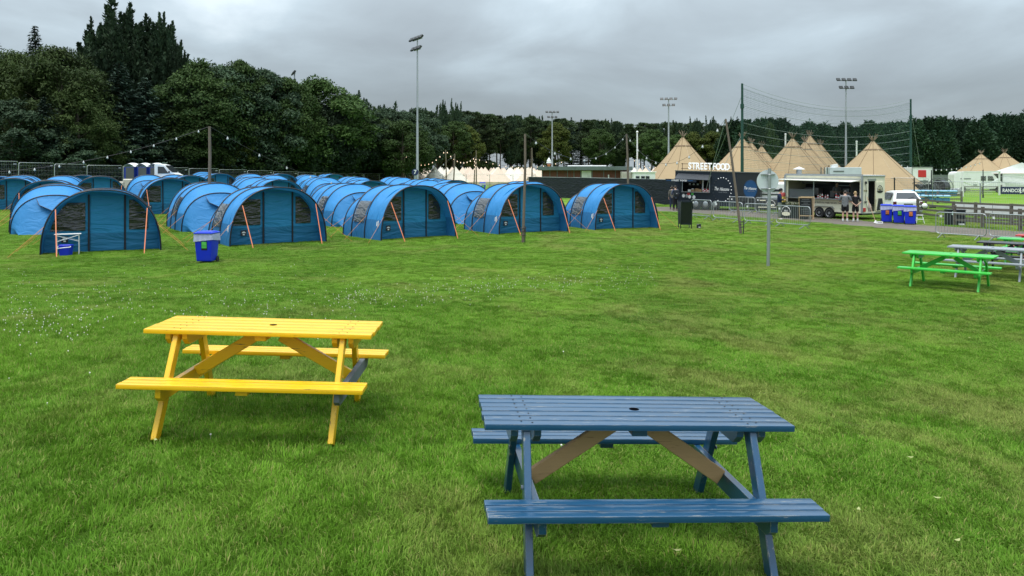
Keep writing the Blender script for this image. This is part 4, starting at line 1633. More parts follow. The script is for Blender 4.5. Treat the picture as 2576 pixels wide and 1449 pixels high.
tipi('large tan tipi at the left, behind the black trailer sign', 1718, 346, 92, 6.0, 8)
tipi('large tan tipi behind the green net post at the left', 1868, 349, 92, 6.2, 14)
tipi('tan tipi peeping from behind the left net post tipi', 1890, 360, 106, 5.4, 5)
tipi('small dark topped tipi between the left and the middle tipis', 1916, 369, 118, 5.2, 20)
tipi('tan tipi in the middle above the round sign', 1994, 349, 92, 6.0, 3)
tipi('tan tipi just right behind the middle one, lower top', 2025, 357, 102, 5.6, 12)
tipi('tallest tan tipi at the back behind the middle ones', 2037, 342, 108, 6.4, 9)
tipi('tan tipi with only its right flank showing behind the tallest', 2064, 364, 116, 5.4, 0)
tipi('largest tan tipi on the right, above the cream trailer', 2196, 356, 84, 6.1, 6)
tipi('far tan tipi left of the pair beside the white marquee', 2468, 388, 135, 6.8, 4)
tipi('far tan tipi right of the pair, touching the marquee roof', 2527, 384, 135, 7.2, 14)


def canopy(label, pxa, pxb, d, ya, yb, sag):
    a, b = P(pxa, d), P(pxb, d)
    o = thing('canvas_canopy', label, 'canopy', a)
    za, zb_ = ZY(ya, d), ZY(yb, d)
    L = b.x - a.x
    c = M()
    c.grid(lambda u, v: (L * u, -3.0 + 8 * v, (za + (zb_ - za) * u - a.z) - sag * math.sin(math.pi * u) - 1.0 * (1 - v)), 16, 8)
    c.build('canopy_cloth', MAT['tipi'], o, smooth=60)
    for u in (0.0, 1.0):
        M().cyl((L * u, 0, 0), (L * u, 0, za - a.z + 0.2), 0.06, n=6).build('pole', MAT['tipi_pole'], o)
    return o


canopy('tan canvas canopy slung between the tallest tipi and the right tipi', 2085, 2175, 96, 420, 428, 0.7)
canopy('tan canvas canopy slung left of the middle tipi', 1905, 1965, 97, 427, 430, 0.5)
canopy('low tan canvas canopy left of the left tipi', 1600, 1690, 96, 446, 428, 0.4)

# ------------------------------------------------------------------ ball stop net
MAT['net_green'] = pm('dark green steel', (0.010, 0.055, 0.040), 0.5, 0.2)
MAT['net_line'] = pm('net cable', (0.22, 0.27, 0.26), 0.6)
nA, nB = P(1867, 80), P(2291, 98)
hA, hB = ZY(210, 80) - nA.z, ZY(249, 98) - nB.z
for lab, b, h in (('dark green net post on the left, in front of a tipi', nA, hA), ('dark green net post on the right, beyond the cream trailer', nB, hB)):
    o = thing('net_post', lab, 'net post', b, group='ball net posts')
    M().tube([(0, 0, 0), (0, 0, h * 0.55), (0, 0, h * 0.56), (0, 0, h)], 0.17, 10, radii=[0.17, 0.15, 0.13, 0.11]).build('shaft', MAT['net_green'], o, smooth=40)
    M().cyl((0, 0, h * 0.78), (0, 0, h * 0.82), 0.19, n=10).build('collar', MAT['net_green'], o)
net = thing('ball_net', 'fine ball stop net strung between the two green posts', 'net', nA)
dv = nB - nA


def net_pt(u, f):
    h = hA + (hB - hA) * u
    sag = 1.7 * 4 * u * (1 - u) * f
    q = dv * u
    return Vector((q.x, q.y, q.z + h * f - sag - 0.05))


for f in (1.0, 0.965, 0.90, 0.81, 0.66, 0.575, 0.50, 0.425, 0.34, 0.26):
    M().tube([net_pt(i / 30, f) for i in range(31)], 0.016, 4).build('cable', MAT['net_line'], net)
ms = M()
for i in range(1, 150):
    ms.tube([net_pt(i / 150, 0.02), net_pt(i / 150, 0.35), net_pt(i / 150, 0.7), net_pt(i / 150, 0.975)], 0.007, 3)
for k in range(1, 60):
    ms.tube([net_pt(i / 14, 0.975 * k / 60) for i in range(15)], 0.007, 3)
ms.build('netting', MAT['net_green'], net)
for lab, a, b in (('steel guy wire running down left from the left net post', nA + Vector((0, 0, hA * 0.9)), P(1765, 88)), ('steel guy wire from the right net post', nB + Vector((0, 0, hB * 0.9)), P(2325, 104)),
                  ('lower steel guy wire from the left net post', nA + Vector((0, 0, hA * 0.55)), P(1775, 80)), ('guy wire from the trailer pole down to the left', C1, P(1765, 62))):
    o = thing('guy_wire', lab, 'guy wire', b)
    M().tube([a - b, (0, 0, 0)], 0.022, 4).build('wire', MAT['net_line'], o)

# ------------------------------------------------------------------ food trailers
MAT['navy'] = pm('near black navy paint', (0.008, 0.013, 0.024), 0.32, 0, 0.2, 1.5)
MAT['navy2'] = pm('near black panel', (0.016, 0.019, 0.022), 0.38, 0, 0.2, 1.5)
MAT['cream'] = pm('cream paint', (0.84, 0.80, 0.61), 0.4, 0, 0.05, 1.2, dirt=(0.35, 0.32, 0.24), dirt_amt=0.25)
MAT['dark_in'] = pm('dim trailer interior', (0.05, 0.052, 0.055), 0.6, 0, 0.2)
MAT['alu'] = pm('aluminium', (0.42, 0.43, 0.44), 0.38, 0.7, 0.12, 4)
MAT['sign_blue'] = pm('deep blue sign', (0.008, 0.062, 0.17), 0.4)
MAT['signwhite'] = pm('sign white', (0.85, 0.85, 0.85), 0.5, 0, 0.02)
MAT['letter_white'] = glow('lit white letters', (0.95, 0.97, 1.0), 0.24)
MAT['worktop'] = pm('steel worktop', (0.35, 0.35, 0.35), 0.4, 0.4)
MAT['kraft'] = pm('brown card', (0.36, 0.23, 0.12), 0.8)
MAT['red'] = pm('red plastic', (0.55, 0.03, 0.03), 0.4)


def wheel_set(root, x, y, r=0.33, hub='alu', w=0.2):
    wo_ = M().lathe([(r * 0.6, -w / 2), (r * 0.94, -w / 2), (r, -w * 0.3), (r, w * 0.3), (r * 0.94, w / 2), (r * 0.6, w / 2)], 24, (x, y, r), (R(90), 0, 0)).build('wheel', MAT['rubber'], root, smooth=40)
    hb_ = M().lathe([(0.0001, -0.02), (r * 0.2, -0.03), (r * 0.25, 0.0), (r * 0.5, 0.01), (r * 0.62, -0.02), (r * 0.62, 0.1), (0.0001, 0.1)], 20, (x, y - w / 2 + 0.01, r), (R(-90), 0, 0))
    hb_.build('hub', MAT[hub], wo_, smooth=30)
    return wo_


def box_shell(root, x0, x1, dep, z0, z1, openings, mat, th=0.05, name='body'):
    """front at y=0 facing -y with openings [(xa, xb, za, zb)] cut through it"""
    b = M()
    xs_ = sorted({x0, x1, *[o[0] for o in openings], *[o[1] for o in openings]})
    zs_ = sorted({z0, z1, *[o[2] for o in openings], *[o[3] for o in openings]})
    for xa, xb in zip(xs_, xs_[1:]):
        for za, zb2 in zip(zs_, zs_[1:]):
            cx2, cz2 = (xa + xb) / 2, (za + zb2) / 2
            if any(o[0] < cx2 < o[1] and o[2] < cz2 < o[3] for o in openings):
                continue
            b.face([(xa, 0, za), (xb, 0, za), (xb, 0, zb2), (xa, 0, zb2)])
    b.face([(x0, dep, z0), (x0, dep, z1), (x1, dep, z1), (x1, dep, z0)])
    b.face([(x0, 0, z0), (x0, 0, z1), (x0, dep, z1), (x0, dep, z0)])
    b.face([(x0, 0, z0), (x1, 0, z0), (x1, dep, z0), (x0, dep, z0)])
    b.face([(x0, 0, z1), (x0, dep, z1), (x1, dep, z1), (x1, 0, z1)])
    return b


# --- black street food trailer
q0, q1 = P(1697, 55.8), P(1912, 53.6)
ang = math.atan2(q1.y - q0.y, q1.x - q0.x)
LT = math.hypot(q1.x - q0.x, q1.y - q0.y)
bt = thing('food_trailer', 'black street food trailer with lit rooftop letters and an open serving hatch', 'food trailer', (q0.x, q0.y, T(q0.x, q0.y)), ang)
bt.rotation_euler = Euler((0, R(1.1), ang))
ZT = ZY(429, 55.8) - T(q0.x, q0.y)
HX0, HX1, HZ0, HZ1 = 0.55, 2.42, 1.28, 2.18
XJ = 4.30
sh = box_shell(bt, 0, XJ, 2.3, 0.30, ZT, [(HX0, HX1, HZ0, HZ1)], MAT['navy'])
sh.face([(XJ, 0, 0.3), (XJ, 0, ZT), (XJ, 2.3, ZT), (XJ, 2.3, 0.3)])
sh.build('body', MAT['navy'], bt)
sh = box_shell(bt, XJ + 0.004, LT, 2.3, 0.75, ZT - 0.03, [], MAT['navy2'])
sh.face([(LT, 0, 0.75), (LT, 0, ZT - 0.03), (LT, 2.3, ZT - 0.03), (LT, 2.3, 0.75)])
sh.build('end_section', MAT['navy2'], bt)
M().box((XJ + (LT - XJ) / 2, 1.15, 0.52), (LT - XJ - 0.2, 2.0, 0.44)).build('underframe', MAT['black'], bt)
M().box((LT - 0.42, 0.3, 0.95), (0.9, 0.7, 0.05)).build('drawbar_shelf', MAT['trimgrey'], bt)
for x in (LT - 0.8, LT - 0.05):
    M().cyl((x, -0.02, 0), (x, -0.02, 0.92), 0.035, n=8).build('prop', MAT['steel'], bt)
# roof edge trim
M().bar((-0.02, -0.03, ZT - 0.01), (LT, -0.03, ZT - 0.04), 0.05, 0.06).build('roof_edge', MAT['trimgrey'], bt)
# interior
M().box(((HX0 + HX1) / 2, 1.9, 1.55), (2.3, 0.04, 1.7)).build('back_wall', MAT['dark_in'], bt)
M().box(((HX0 + HX1) / 2, 0.08, HZ0 - 0.02), (HX1 - HX0 + 0.1, 0.62, 0.045)).build('counter', MAT['worktop'], bt)
fr = M()
for x in (HX0 - 0.02, HX1 + 0.02):
    fr.box((x, -0.02, (HZ0 + HZ1) / 2), (0.05, 0.06, HZ1 - HZ0 + 0.1))
fr.box(((HX0 + HX1) / 2, -0.02, HZ1 + 0.03), (HX1 - HX0 + 0.1, 0.06, 0.05))
fr.build('hatch_frame', MAT['alu'], bt)
M().box((1.93, 0.28, 1.72), (0.10, 0.08, 0.85)).build('inner_post', MAT['white'], bt)
# awning flap above hatch with name board
aw = M()
aw.face([(HX0 - 0.35, -0.015, ZT - 0.22), (HX1 + 0.12, -0.015, ZT - 0.30), (HX1 + 0.10, -0.75, ZT - 0.66), (HX0 - 0.45, -0.85, ZT - 0.60)])
awo = aw.build('awning', pm('grey awning flap', (0.035, 0.04, 0.048), 0.5), bt, thick=0.03)
M().cyl((HX1 + 0.05, -0.05, 1.85), (HX1 + 0.02, -0.72, ZT - 0.68), 0.018, n=6).build('stay', MAT['alu'], awo)
nbd = M().box((0.55, -0.88, ZT - 0.70), (2.15, 0.05, 0.21)).build('name_board', MAT['navy'], bt)
text('lettering', 'STREET FOOD', 0.155, MAT['signwhite'], nbd, (0.45, -0.91, ZT - 0.70), bold=0.004, space=1.12)
for x in (-0.28, 1.22):
    M().box((x, -0.909, ZT - 0.70), (0.36, 0.006, 0.05)).build('sign_dash', MAT['sign_blue'], nbd)
# script logos
for x, z, s, blue in ((3.30, 1.48, 1.0, False), (5.22, 1.58, 0.82, True)):
    if blue:
        ov = M().lathe([(0.0001, 0), (0.43, 0), (0.43, 0.012), (0.0001, 0.012)], 40, (x, 0.0, z - 0.02), (R(90), 0, 0), 1.0, 1.42).build('oval_sign', MAT['sign_blue'], bt)
        M().tube([(x + 0.455 * math.cos(a), -0.006, z - 0.02 + 0.645 * math.sin(a)) for a in np.linspace(0, 2 * math.pi, 41)[:-1]], 0.012, 4, closed=True).build('oval_rim', MAT['sign_blue'], ov)
        par = ov
    else:
        par = M().lathe([(0.0001, 0), (0.60, 0), (0.60, 0.006), (0.0001, 0.006)], 40, (x, 0.002, z), (R(90), 0, 0), 1.0, 1.2).build('round_sign', MAT['navy'], bt)
        for k in range(22):
            a = 2 * math.pi * k / 22
            M().sphere((x + 0.64 * math.cos(a), -0.02, z + 0.85 * math.sin(a)), 0.034, 8).build('sign_bulb', MAT['letter_white'] if math.cos(a) > -0.6 else MAT['dark_in'], bt)
    text('lettering', 'The', 0.36 * s, MAT['signwhite'], par, (x - 0.40 * s, -0.016, z + 0.05), shear=0.35, sx=0.50, bold=0.003)
    text('lettering', 'Hilestone', 0.33 * s, MAT['signwhite'], par, (x + 0.15 * s, -0.016, z + 0.03), shear=0.35, sx=0.50, bold=0.001)
    text('small_lettering', 'FOOD TRUCK', 0.10 * s, pm('faint lettering', (0.25, 0.27, 0.3), 0.6), par, (x + 0.06 * s, -0.016, z - 0.19 * s), sx=0.9)
text('lettering', 'The Hilestone', 0.13, pm('grey lettering', (0.3, 0.3, 0.3), 0.6), bt, (0.30, -0.012, ZT - 0.35), shear=0.35, sx=0.55)
# rooftop frame and marquee letters
rf = M()
for z in (ZT + 0.16, ZT + 0.50):
    rf.bar((0.40, 0.10, z), (4.05, 0.10, z - 0.04), 0.035, 0.035)
for x in (0.48, 1.75, 2.85, 3.98):
    rf.bar((x, 0.10, ZT - 0.02), (x, 0.10, ZT + 0.55), 0.035, 0.035)
rfo = rf.build('sign_frame', pm('rusty frame', (0.045, 0.02, 0.014), 0.8), bt)
xx = 0.88
for ch, wd in zip('STREETFOOD', (0.285, 0.27, 0.29, 0.265, 0.265, 0.33, 0.265, 0.315, 0.315, 0.30)):
    lt = text('sign_letter', ch, 0.66, MAT['letter_white'], bt, (xx + wd / 2, 0.03, ZT + 0.33 - 0.012 * (xx - 0.9)), ext=0.04, bold=0.020, sx=0.70)
    # globe bulbs set on the face
    pts_ = {'S': [(-.09, .17), (0, .2), (.09, .15), (-.1, .07), (0, 0), (.1, -.08), (.08, -.18), (-.02, -.21), (-.1, -.16)], 'T': [(-.1, .19), (0, .19), (.1, .19), (0, .08), (0, -.04), (0, -.16)]}.get(ch, [(-.09, .18), (-.09, .06), (-.09, -.06), (-.09, -.18), (.04, .19), (.05, .02), (.08, -.15)])
    bl = M()
    for (bx2, bz2) in pts_:
        bl.sphere((bx2, bz2, 0.06), 0.022, 6)
    bl.build('letter_bulbs', MAT['emb_white'], lt)
    xx += wd + (0.0 if ch != 'X' else 0)
# wheels with bright hubs
for x in (1.52, 2.18, 2.82):
    M().lathe([(0.0001, -0.10), (0.12, -0.09), (0.20, -0.05), (0.205, 0.0), (0.17, 0.0)], 24, (x, -0.06, 0.42), (R(-90), 0, 0), 0.9, 1.1).build('hub_cap', MAT['steel'], wheel_set(bt, x, 0.08, 0.36, 'steel', 0.22))
# round posters under the hatch
for x, z, c_ in ((0.62, 0.98, 'signwhite'), (0.86, 0.98, 'alu'), (1.06, 0.92, 'signwhite'), (1.36, 0.90, 'signwhite')):
    M().lathe([(0.0001, 0), (0.105, 0), (0.105, 0.01), (0.0001, 0.01)], 20, (x, -0.012, z), (R(90), 0, 0), 1, 1.25).build('menu_disc', MAT[c_], bt)
M().box((0.98, -0.02, 1.12), (0.2, 0.02, 0.16)).build('poster', MAT['red'], bt)
M().box((1.25, -0.02, 1.12), (0.16, 0.02, 0.16)).build('poster', MAT['lab_green'], bt)

# loose things on the black trailer's counter
inv = bt.rotation_euler.to_matrix()


def on_bt(v):
    return Vector(bt.location) + inv @ Vector(v)


for nm, lab, cat, x, y, s, mt_ in (('carton', 'white carton on the black trailer counter', 'carton', 1.05, -0.10, (0.20, 0.18, 0.15), 'white'), ('bread_box', 'brown card box with rounded top on the black trailer counter', 'box', 1.28, -0.05, (0.24, 0.2, 0.17), 'kraft'),
                                   ('card_box', 'taller brown card box in the middle of the black trailer counter', 'box', 1.55, -0.02, (0.22, 0.2, 0.24), 'kraft'), ('card_box', 'low brown card box at the right of the black trailer counter', 'box', 1.79, -0.10, (0.24, 0.2, 0.19), 'kraft')):
    o = thing(nm, lab, cat, on_bt((x, y, HZ0 + 0.004)), ang)
    M().box((0, 0, s[2] / 2), s, ch=0.012).build('body', MAT[mt_], o)
    if nm == 'bread_box':
        M().lathe([(0.11, 0), (0.09, 0.04), (0.001, 0.07)], 12, (0, 0, s[2])).build('lid', MAT['white'], o)
    else:
        M().box((0, -0.02, s[2] + 0.004), (s[0] * 0.96, s[1] * 0.5, 0.008)).build('flap', MAT[mt_], o)
def bottle(label, cat, pos, r, h, mat, capm, group):
    o = thing('bottle', label, cat, pos, 0, group)
    M().lathe([(r * 0.95, 0), (r, h * 0.05), (r, h * 0.62), (r * 0.35, h * 0.80), (r * 0.33, h * 0.92), (0.0005, h * 0.92)], 10).build('glass_body', MAT[mat], o, smooth=40)
    M().lathe([(r * 0.4, h * 0.9), (r * 0.4, h), (0.0005, h)], 8).build('cap', MAT[capm], o)
    M().lathe([(r * 1.02, h * 0.18), (r * 1.02, h * 0.50)], 10).build('label', MAT['signwhite'] if mat != 'signwhite' else MAT['red'], o)
    return o
for x, lab in ((0.93, 'left of three dark bottles with white labels on the trailer shelf'), (1.22, 'middle of three dark bottles with white labels on the trailer shelf'), (1.50, 'right of three dark bottles with white labels on the trailer shelf')):
    bottle(lab, 'bottle', on_bt((x, 0.75, 1.70)), 0.075, 0.34, 'glass', 'black', 'bottles on the trailer shelf')
M().box((1.22, 0.75, 1.685), (1.0, 0.25, 0.03)).build('shelf', MAT['dark_in'], bt)
for k, (x, mt_, cp, lab) in enumerate(((2.02, 'signwhite', 'red', 'white sauce bottle left in the sauce group on the black trailer counter'), (2.13, 'red', 'signwhite', 'red sauce bottle in the middle of the black trailer counter sauces'), (2.24, 'signwhite', 'signwhite', 'all white sauce bottle on the black trailer counter'), (2.34, 'red', 'red', 'red sauce bottle next to the hatch frame of the black trailer'))):
    bottle(lab, 'bottle', on_bt((x, -0.12, HZ0 + 0.004)), 0.05, 0.26, mt_, cp, 'sauces on the black trailer counter')

# --- white and grey van between the trailers
vq = P(1932, 55)
wv_ = thing('parked_van', 'white and grey van parked between the two trailers behind the round sign', 'van', vq, R(-25))
M().box((0.6, 0.9, 1.15), (2.6, 1.9, 1.7), ch=0.15).build('body', MAT['white'], wv_, smooth=40)
M().box((0.6, -0.06, 0.75), (2.55, 0.05, 0.34)).build('lower_panel', pm('silver grey', (0.30, 0.33, 0.36), 0.35, 0.2), wv_)
M().box((0.6, -0.06, 1.14), (2.55, 0.05, 0.07)).build('side_stripe', MAT['black'], wv_)
M().box((0.2, -0.062, 1.42), (1.4, 0.05, 0.15)).build('number_strip', MAT['black'], wv_)
for x in (-0.25, 1.45):
    wheel_set(wv_, x, 0.02, 0.32)
# black planter board with signs beneath
pb = G(1935, 537)
pbo = thing('menu_bench', 'dark menu board with pale arch logo in front of the white van', 'menu board', (pb.x, pb.y, pb.z), R(-20))
M().box((0, 0, 0.62), (1.7, 0.08, 0.62), ch=0.01).build('board', MAT['navy2'], pbo)
for x in (-0.75, 0.75):
    M().box((x, 0.02, 0.45), (0.06, 0.08, 0.9)).build('leg', MAT['black'], pbo)
M().box((-0.40, -0.045, 0.86), (0.38, 0.02, 0.055)).build('title_strip', MAT['cream'], pbo)
M().tube([(0.1 + 0.27 * math.cos(a), -0.05, 0.60 + 0.27 * math.sin(a)) for a in np.linspace(0, math.pi, 16)], 0.016, 6).build('arch_logo', MAT['signwhite'], pbo)
M().prism([(0.1 + 0.25 * math.cos(a), -0.045, 0.56 + 0.07 * math.sin(a)) for a in np.linspace(0, 2 * math.pi, 20)[:-1]], (0, -0.012, 0)).build('plate_logo', MAT['cream'], pbo)
M().box((-0.1, -0.25, 0.42), (1.2, 0.3, 0.05)).build('shelf', MAT['cream'], pbo)

# --- cream trailer
c0, c1 = P(1975, 48.6), P(2168, 44.3)
ac = math.atan2(c1.y - c0.y, c1.x - c0.x)
LC = math.hypot(c1.x - c0.x, c1.y - c0.y)
ct = thing('food_trailer', 'cream food trailer with two wheels, long hatch and an open end door', 'food trailer', (c0.x, c0.y, T(c0.x, c0.y)), ac)
ZC = 2.58
ct.rotation_euler = Euler((0, R(0.6), ac))
OX0, OX1, OZ0, OZ1 = 0.22, LC - 0.14, 1.20, 2.22
DW = 2.30
body = box_shell(ct, 0, LC, DW, 0.42, ZC, [(OX0, OX1, OZ0, OZ1)], MAT['cream'])
# end face on the +x side with a doorway
ya, yb2, zd0, zd1 = 0.62, 1.28, 0.50, 2.28
for (a, b, za, zb2) in ((0, ya, 0.42, ZC), (yb2, DW, 0.42, ZC), (ya, yb2, zd1, ZC), (ya, yb2, 0.42, zd0)):
    body.face([(LC, a, za), (LC, b, za), (LC, b, zb2), (LC, a, zb2)])
body.build('body', MAT['cream'], ct)
M().box((LC / 2, DW / 2, 0.36), (LC - 0.3, DW - 0.3, 0.12)).build('chassis', MAT['black'], ct)
tr_ = M()
for z, y in ((ZC - 0.02, -0.03), (ZC - 0.20, -0.02), (ZC + 0.05, 0.02)):
    tr_.bar((-0.03, y, z), (LC + 0.03, y, z), 0.06, 0.05)
tr_.bar((LC + 0.02, 0, ZC - 0.02), (LC + 0.02, DW, ZC - 0.02), 0.06, 0.06)
tr_.bar((LC + 0.01, -0.02, 0.42), (LC + 0.01, -0.02, ZC), 0.07, 0.10, up=(1, 0, 0))
tr_.bar((0.0, -0.02, 0.42), (0.0, -0.02, ZC), 0.07, 0.12, up=(1, 0, 0))
tr_.bar((LC + 0.01, 0, 0.42), (LC + 0.01, DW, 0.42), 0.06, 0.06)
tr_.build('edge_trim', MAT['alu'], ct)
M().box((LC / 2, DW / 2, ZC + 0.02), (LC, DW, 0.04)).build('roof', MAT['white'], ct)
hf = M()
hf.face([(0.0, -0.02, 2.30), (LC - 0.15, -0.02, 2.28), (LC - 0.20, -0.78, 2.21), (-0.10, -0.92, 2.28)])
hf.build('hatch_flap', pm('cream white flap', (0.80, 0.79, 0.72), 0.45), ct, thick=0.03)
M().box(((OX0 + OX1) / 2, 1.9, 1.65), (OX1 - OX0 + 0.2, 0.04, 1.5)).build('back_wall', MAT['dark_in'], ct)
M().box(((OX0 + OX1) / 2, 0.05, OZ0 - 0.02), (OX1 - OX0 + 0.1, 0.66, 0.05)).build('counter', MAT['worktop'], ct)
M().box((1.16, 0.0, OZ0 + 0.26), (1.72, 0.03, 0.50)).build('splash_guard', pm('smoky screen', (0.15, 0.165, 0.17), 0.3), ct)
M().box((2.05, -0.01, (OZ0 + OZ1) / 2), (0.06, 0.07, OZ1 - OZ0)).build('hatch_post', MAT['alu'], ct)
for x0_, w0_, z0_, h0_ in ((0.9, 1.1, 1.55, 0.45), (2.6, 0.7, 1.42, 0.40), (3.35, 0.5, 1.50, 0.55), (4.25, 0.55, 1.46, 0.45)):
    M().box((x0_, 1.55, z0_), (w0_, 0.5, h0_), ch=0.02).build('appliance', MAT['worktop'], ct)
M().prism([(0.3, 1.85, 2.32), (0.3, 1.1, 2.32), (0.3, 1.35, 2.02), (0.3, 1.85, 2.02)], (1.9, 0, 0)).build('extractor_hood', MAT['alu'], ct)
M().box((3.3, 1.82, 1.95), (1.9, 0.25, 0.03)).build('wall_shelf', MAT['alu'], ct)
text('lettering', 'FRESH PRODUCE / FAMILY RECIPES / FREE RANGE', 0.135, pm('brown lettering', (0.26, 0.22, 0.16), 0.6), ct, (LC * 0.60, -0.012, 0.93), sx=0.80, bold=0.002)
text('lettering', 'Tel: 07711', 0.15, pm('brown script', (0.30, 0.26, 0.18), 0.6), ct, (LC * 0.78, -0.012, 0.60), sx=0.8)
M().box((0.75, -0.03, 1.02), (1.05, 0.02, 0.22)).build('menu_strip', MAT['navy2'], ct)
for x in (LC * 0.47, LC * 0.60):
    wheel_set(ct, x, 0.06, 0.34, 'alu', 0.2)
M().prism([(LC * 0.40, -0.03, 0.62), (LC * 0.43, -0.03, 0.74), (LC * 0.64, -0.03, 0.74), (LC * 0.67, -0.03, 0.62), (LC * 0.66, -0.03, 0.62), (LC * 0.63, -0.03, 0.715), (LC * 0.435, -0.03, 0.715), (LC * 0.41, -0.03, 0.62)], (0, -0.06, 0)).build('wheel_arch', MAT['alu'], ct)
# end face details: door open leaf, logo, cable, lamp
xe = LC + 0.015
M().box((LC + 0.01, (ya + yb2) / 2, zd1 + 0.06), (0.06, yb2 - ya + 0.14, 0.13)).build('door_head', MAT['alu'], ct)
M().box((LC - 0.9, (ya + yb2) / 2, 1.5), (0.03, 1.3, 1.7)).build('inner_wall', MAT['dark_in'], ct)
dl = M().box((xe + 0.02, yb2 + 0.42, 1.72), (0.05, 0.72, 1.0), ch=0.01).build('door_leaf', MAT['cream'], ct)
dl2 = M().box((xe + 0.045, yb2 + 0.48, 0.86), (0.05, 0.85, 0.70), ch=0.01).build('door_leaf', MAT['cream'], ct)
dl['label'] = 'upper half of the open end door with cloche logo'
ym, zm = yb2 + 0.42, 1.75
M().prism([(xe + 0.05, ym + 0.27 * math.cos(a), zm - 0.10 + 0.085 * math.sin(a)) for a in np.linspace(0, 2 * math.pi, 24)[:-1]], (0.008, 0, 0)).build('plate_logo', MAT['ink'], dl)
M().tube([(xe + 0.055, ym + 0.29 * math.cos(a), zm - 0.10 + 0.36 * math.sin(a)) for a in np.linspace(0, math.pi, 18)], 0.013, 5).build('cloche_logo', MAT['ink'], dl)
text('lettering', 'GRIDDLE', 0.13, pm('olive lettering', (0.22, 0.2, 0.1), 0.6), dl, (xe + 0.055, ym, zm + 0.04), (math.pi / 2, 0, math.pi / 2), sx=0.75)
text('lettering', 'THE', 0.09, pm('olive script', (0.22, 0.2, 0.1), 0.6), dl, (xe + 0.055, ym, zm + 0.15), (math.pi / 2, 0, math.pi / 2), sx=0.8)
ap = M()
ap.prism([(xe + 0.075, ym - 0.20, 1.26), (xe + 0.075, ym + 0.16, 1.26), (xe + 0.075, ym + 0.30, 0.62), (xe + 0.075, ym - 0.36, 0.56)], (0.03, 0, 0))
ap_ = ap.build('hanging_apron', MAT['black'], None)
ap_.matrix_world = Matrix.LocRotScale(Vector(ct.location), ct.rotation_euler, None)
tag(ap_, 'black apron hanging on the open door of the cream trailer', 'apron')
M().tube([(xe + 0.02, 0.30, 2.20), (xe + 0.03, 0.36, 1.7), (xe + 0.03, 0.26, 1.35), (xe + 0.03, 0.34, 1.0), (xe + 0.03, 0.60, 0.55)], 0.012, 5).build('power_cable', MAT['wire'], ct)
M().box((xe + 0.04, 0.30, 2.18), (0.08, 0.12, 0.16), ch=0.02).build('inlet_socket', MAT['black'], ct)
text('lettering', 'The Cullinary', 0.15, pm('olive handwriting', (0.3, 0.27, 0.12), 0.6), ct, (xe + 0.004, 0.31, 1.72), (math.pi / 2, 0, math.pi / 2), shear=0.3, sx=0.42)
for y in (0.22, 0.36):
    M().tube([(xe + 0.03, y + 0.055 * math.cos(a), 1.06 + 0.055 * math.sin(a)) for a in np.linspace(0, 6.283, 14)[:-1]], 0.014, 5, closed=True).build('tie_ring', MAT['black'], ct)
M().box((xe + 0.03, 0.17, 0.62), (0.04, 0.26, 0.22), ch=0.01).build('tail_light', MAT['red'], ct)
# roof things
M().cyl((0.12, 1.2, ZC), (0.12, 1.2, ZC + 0.35), 0.17, n=12).build('flue', MAT['alu'], ct)
M().lathe([(0.36, 0), (0.34, 0.02), (0.02, 0.16), (0.0005, 0.16)], 16, (0.12, 1.2, ZC + 0.35)).build('flue_cowl', MAT['white'], ct)
# counter goods
invc = ct.rotation_euler.to_matrix()


def on_ct(v):
    return Vector(ct.location) + invc @ Vector(v)


kk = 0
cols = ['signwhite', 'kraft', 'signwhite', 'red', 'signwhite', 'red', 'red', 'kraft']
names = ['white', 'brown', 'short white', 'red', 'tall white', 'dark red', 'bright red', 'amber']
for i, x in enumerate((2.42, 2.56, 2.70, 2.92, 3.06, 3.62, 3.76, 3.90)):
    bottle('%s sauce bottle number %s along the cream trailer counter from the hatch post' % (names[i], ['one', 'two', 'three', 'four', 'five', 'six', 'seven', 'eight'][i]), 'bottle', on_ct((x, -0.12, OZ0 + 0.006)), 0.05, 0.22 + 0.04 * (i % 3), cols[i], 'signwhite' if i % 2 else 'red', 'sauces on the cream trailer counter')

# red and yellow collection box held by the man in navy, plants
rb = G(1984, 552)
# planter in front of the cream trailer's left end
pl = thing('planter_box', 'black planter board with leafy plants and pale logo left of the chalkboard', 'planter', (rb.x + 0.4, rb.y + 1.1, T(rb.x + 0.4, rb.y + 1.1)), ac)
M().box((0.3, 0, 0.36), (1.9, 0.35, 0.72), ch=0.01).build('board', MAT['navy2'], pl)
M().tube([(-0.05 + 0.30 * math.cos(a), -0.20, 0.36 + 0.34 * math.sin(a)) for a in np.linspace(0, math.pi, 16)], 0.018, 6).build('arch_logo', MAT['signwhite'], pl)
M().prism([(-0.05 + 0.30 * math.cos(a), -0.19, 0.27 + 0.12 * math.sin(a)) for a in np.linspace(0, 2 * math.pi, 24)[:-1]], (0, -0.012, 0)).build('plate_logo', MAT['cream'], pl)
text('lettering', 'GRIDDLE', 0.13, MAT['signwhite'], pl, (-0.05, -0.20, 0.45), sx=0.6)
MAT['herb'] = leafy('herb leaves', (0.03, 0.06, 0.015), (0.08, 0.12, 0.03), 0.2, 4)
vs = []
for k in range(420):
    c = np.array([rng.uniform(-0.6, 1.2), rng.uniform(-0.15, 0.15), 0.72 + 0.30 * rng.random() * abs(math.sin(k))])
    a, b = rng.normal(0, 1, 3), rng.normal(0, 1, 3)
    a /= np.linalg.norm(a)
    b -= a * a.dot(b)
    b /= np.linalg.norm(b)
    vs += [c - a * 0.05, c + b * 0.025, c + a * 0.05, c - b * 0.025]
link_mesh('foliage', quads_mesh('foliage', vs, MAT['herb']), pl)
cb_ = thing('charity_box', 'red and yellow box with arched opening beside the man in navy', 'box', on_ct((0.22, -0.62, 0.95)), ac)
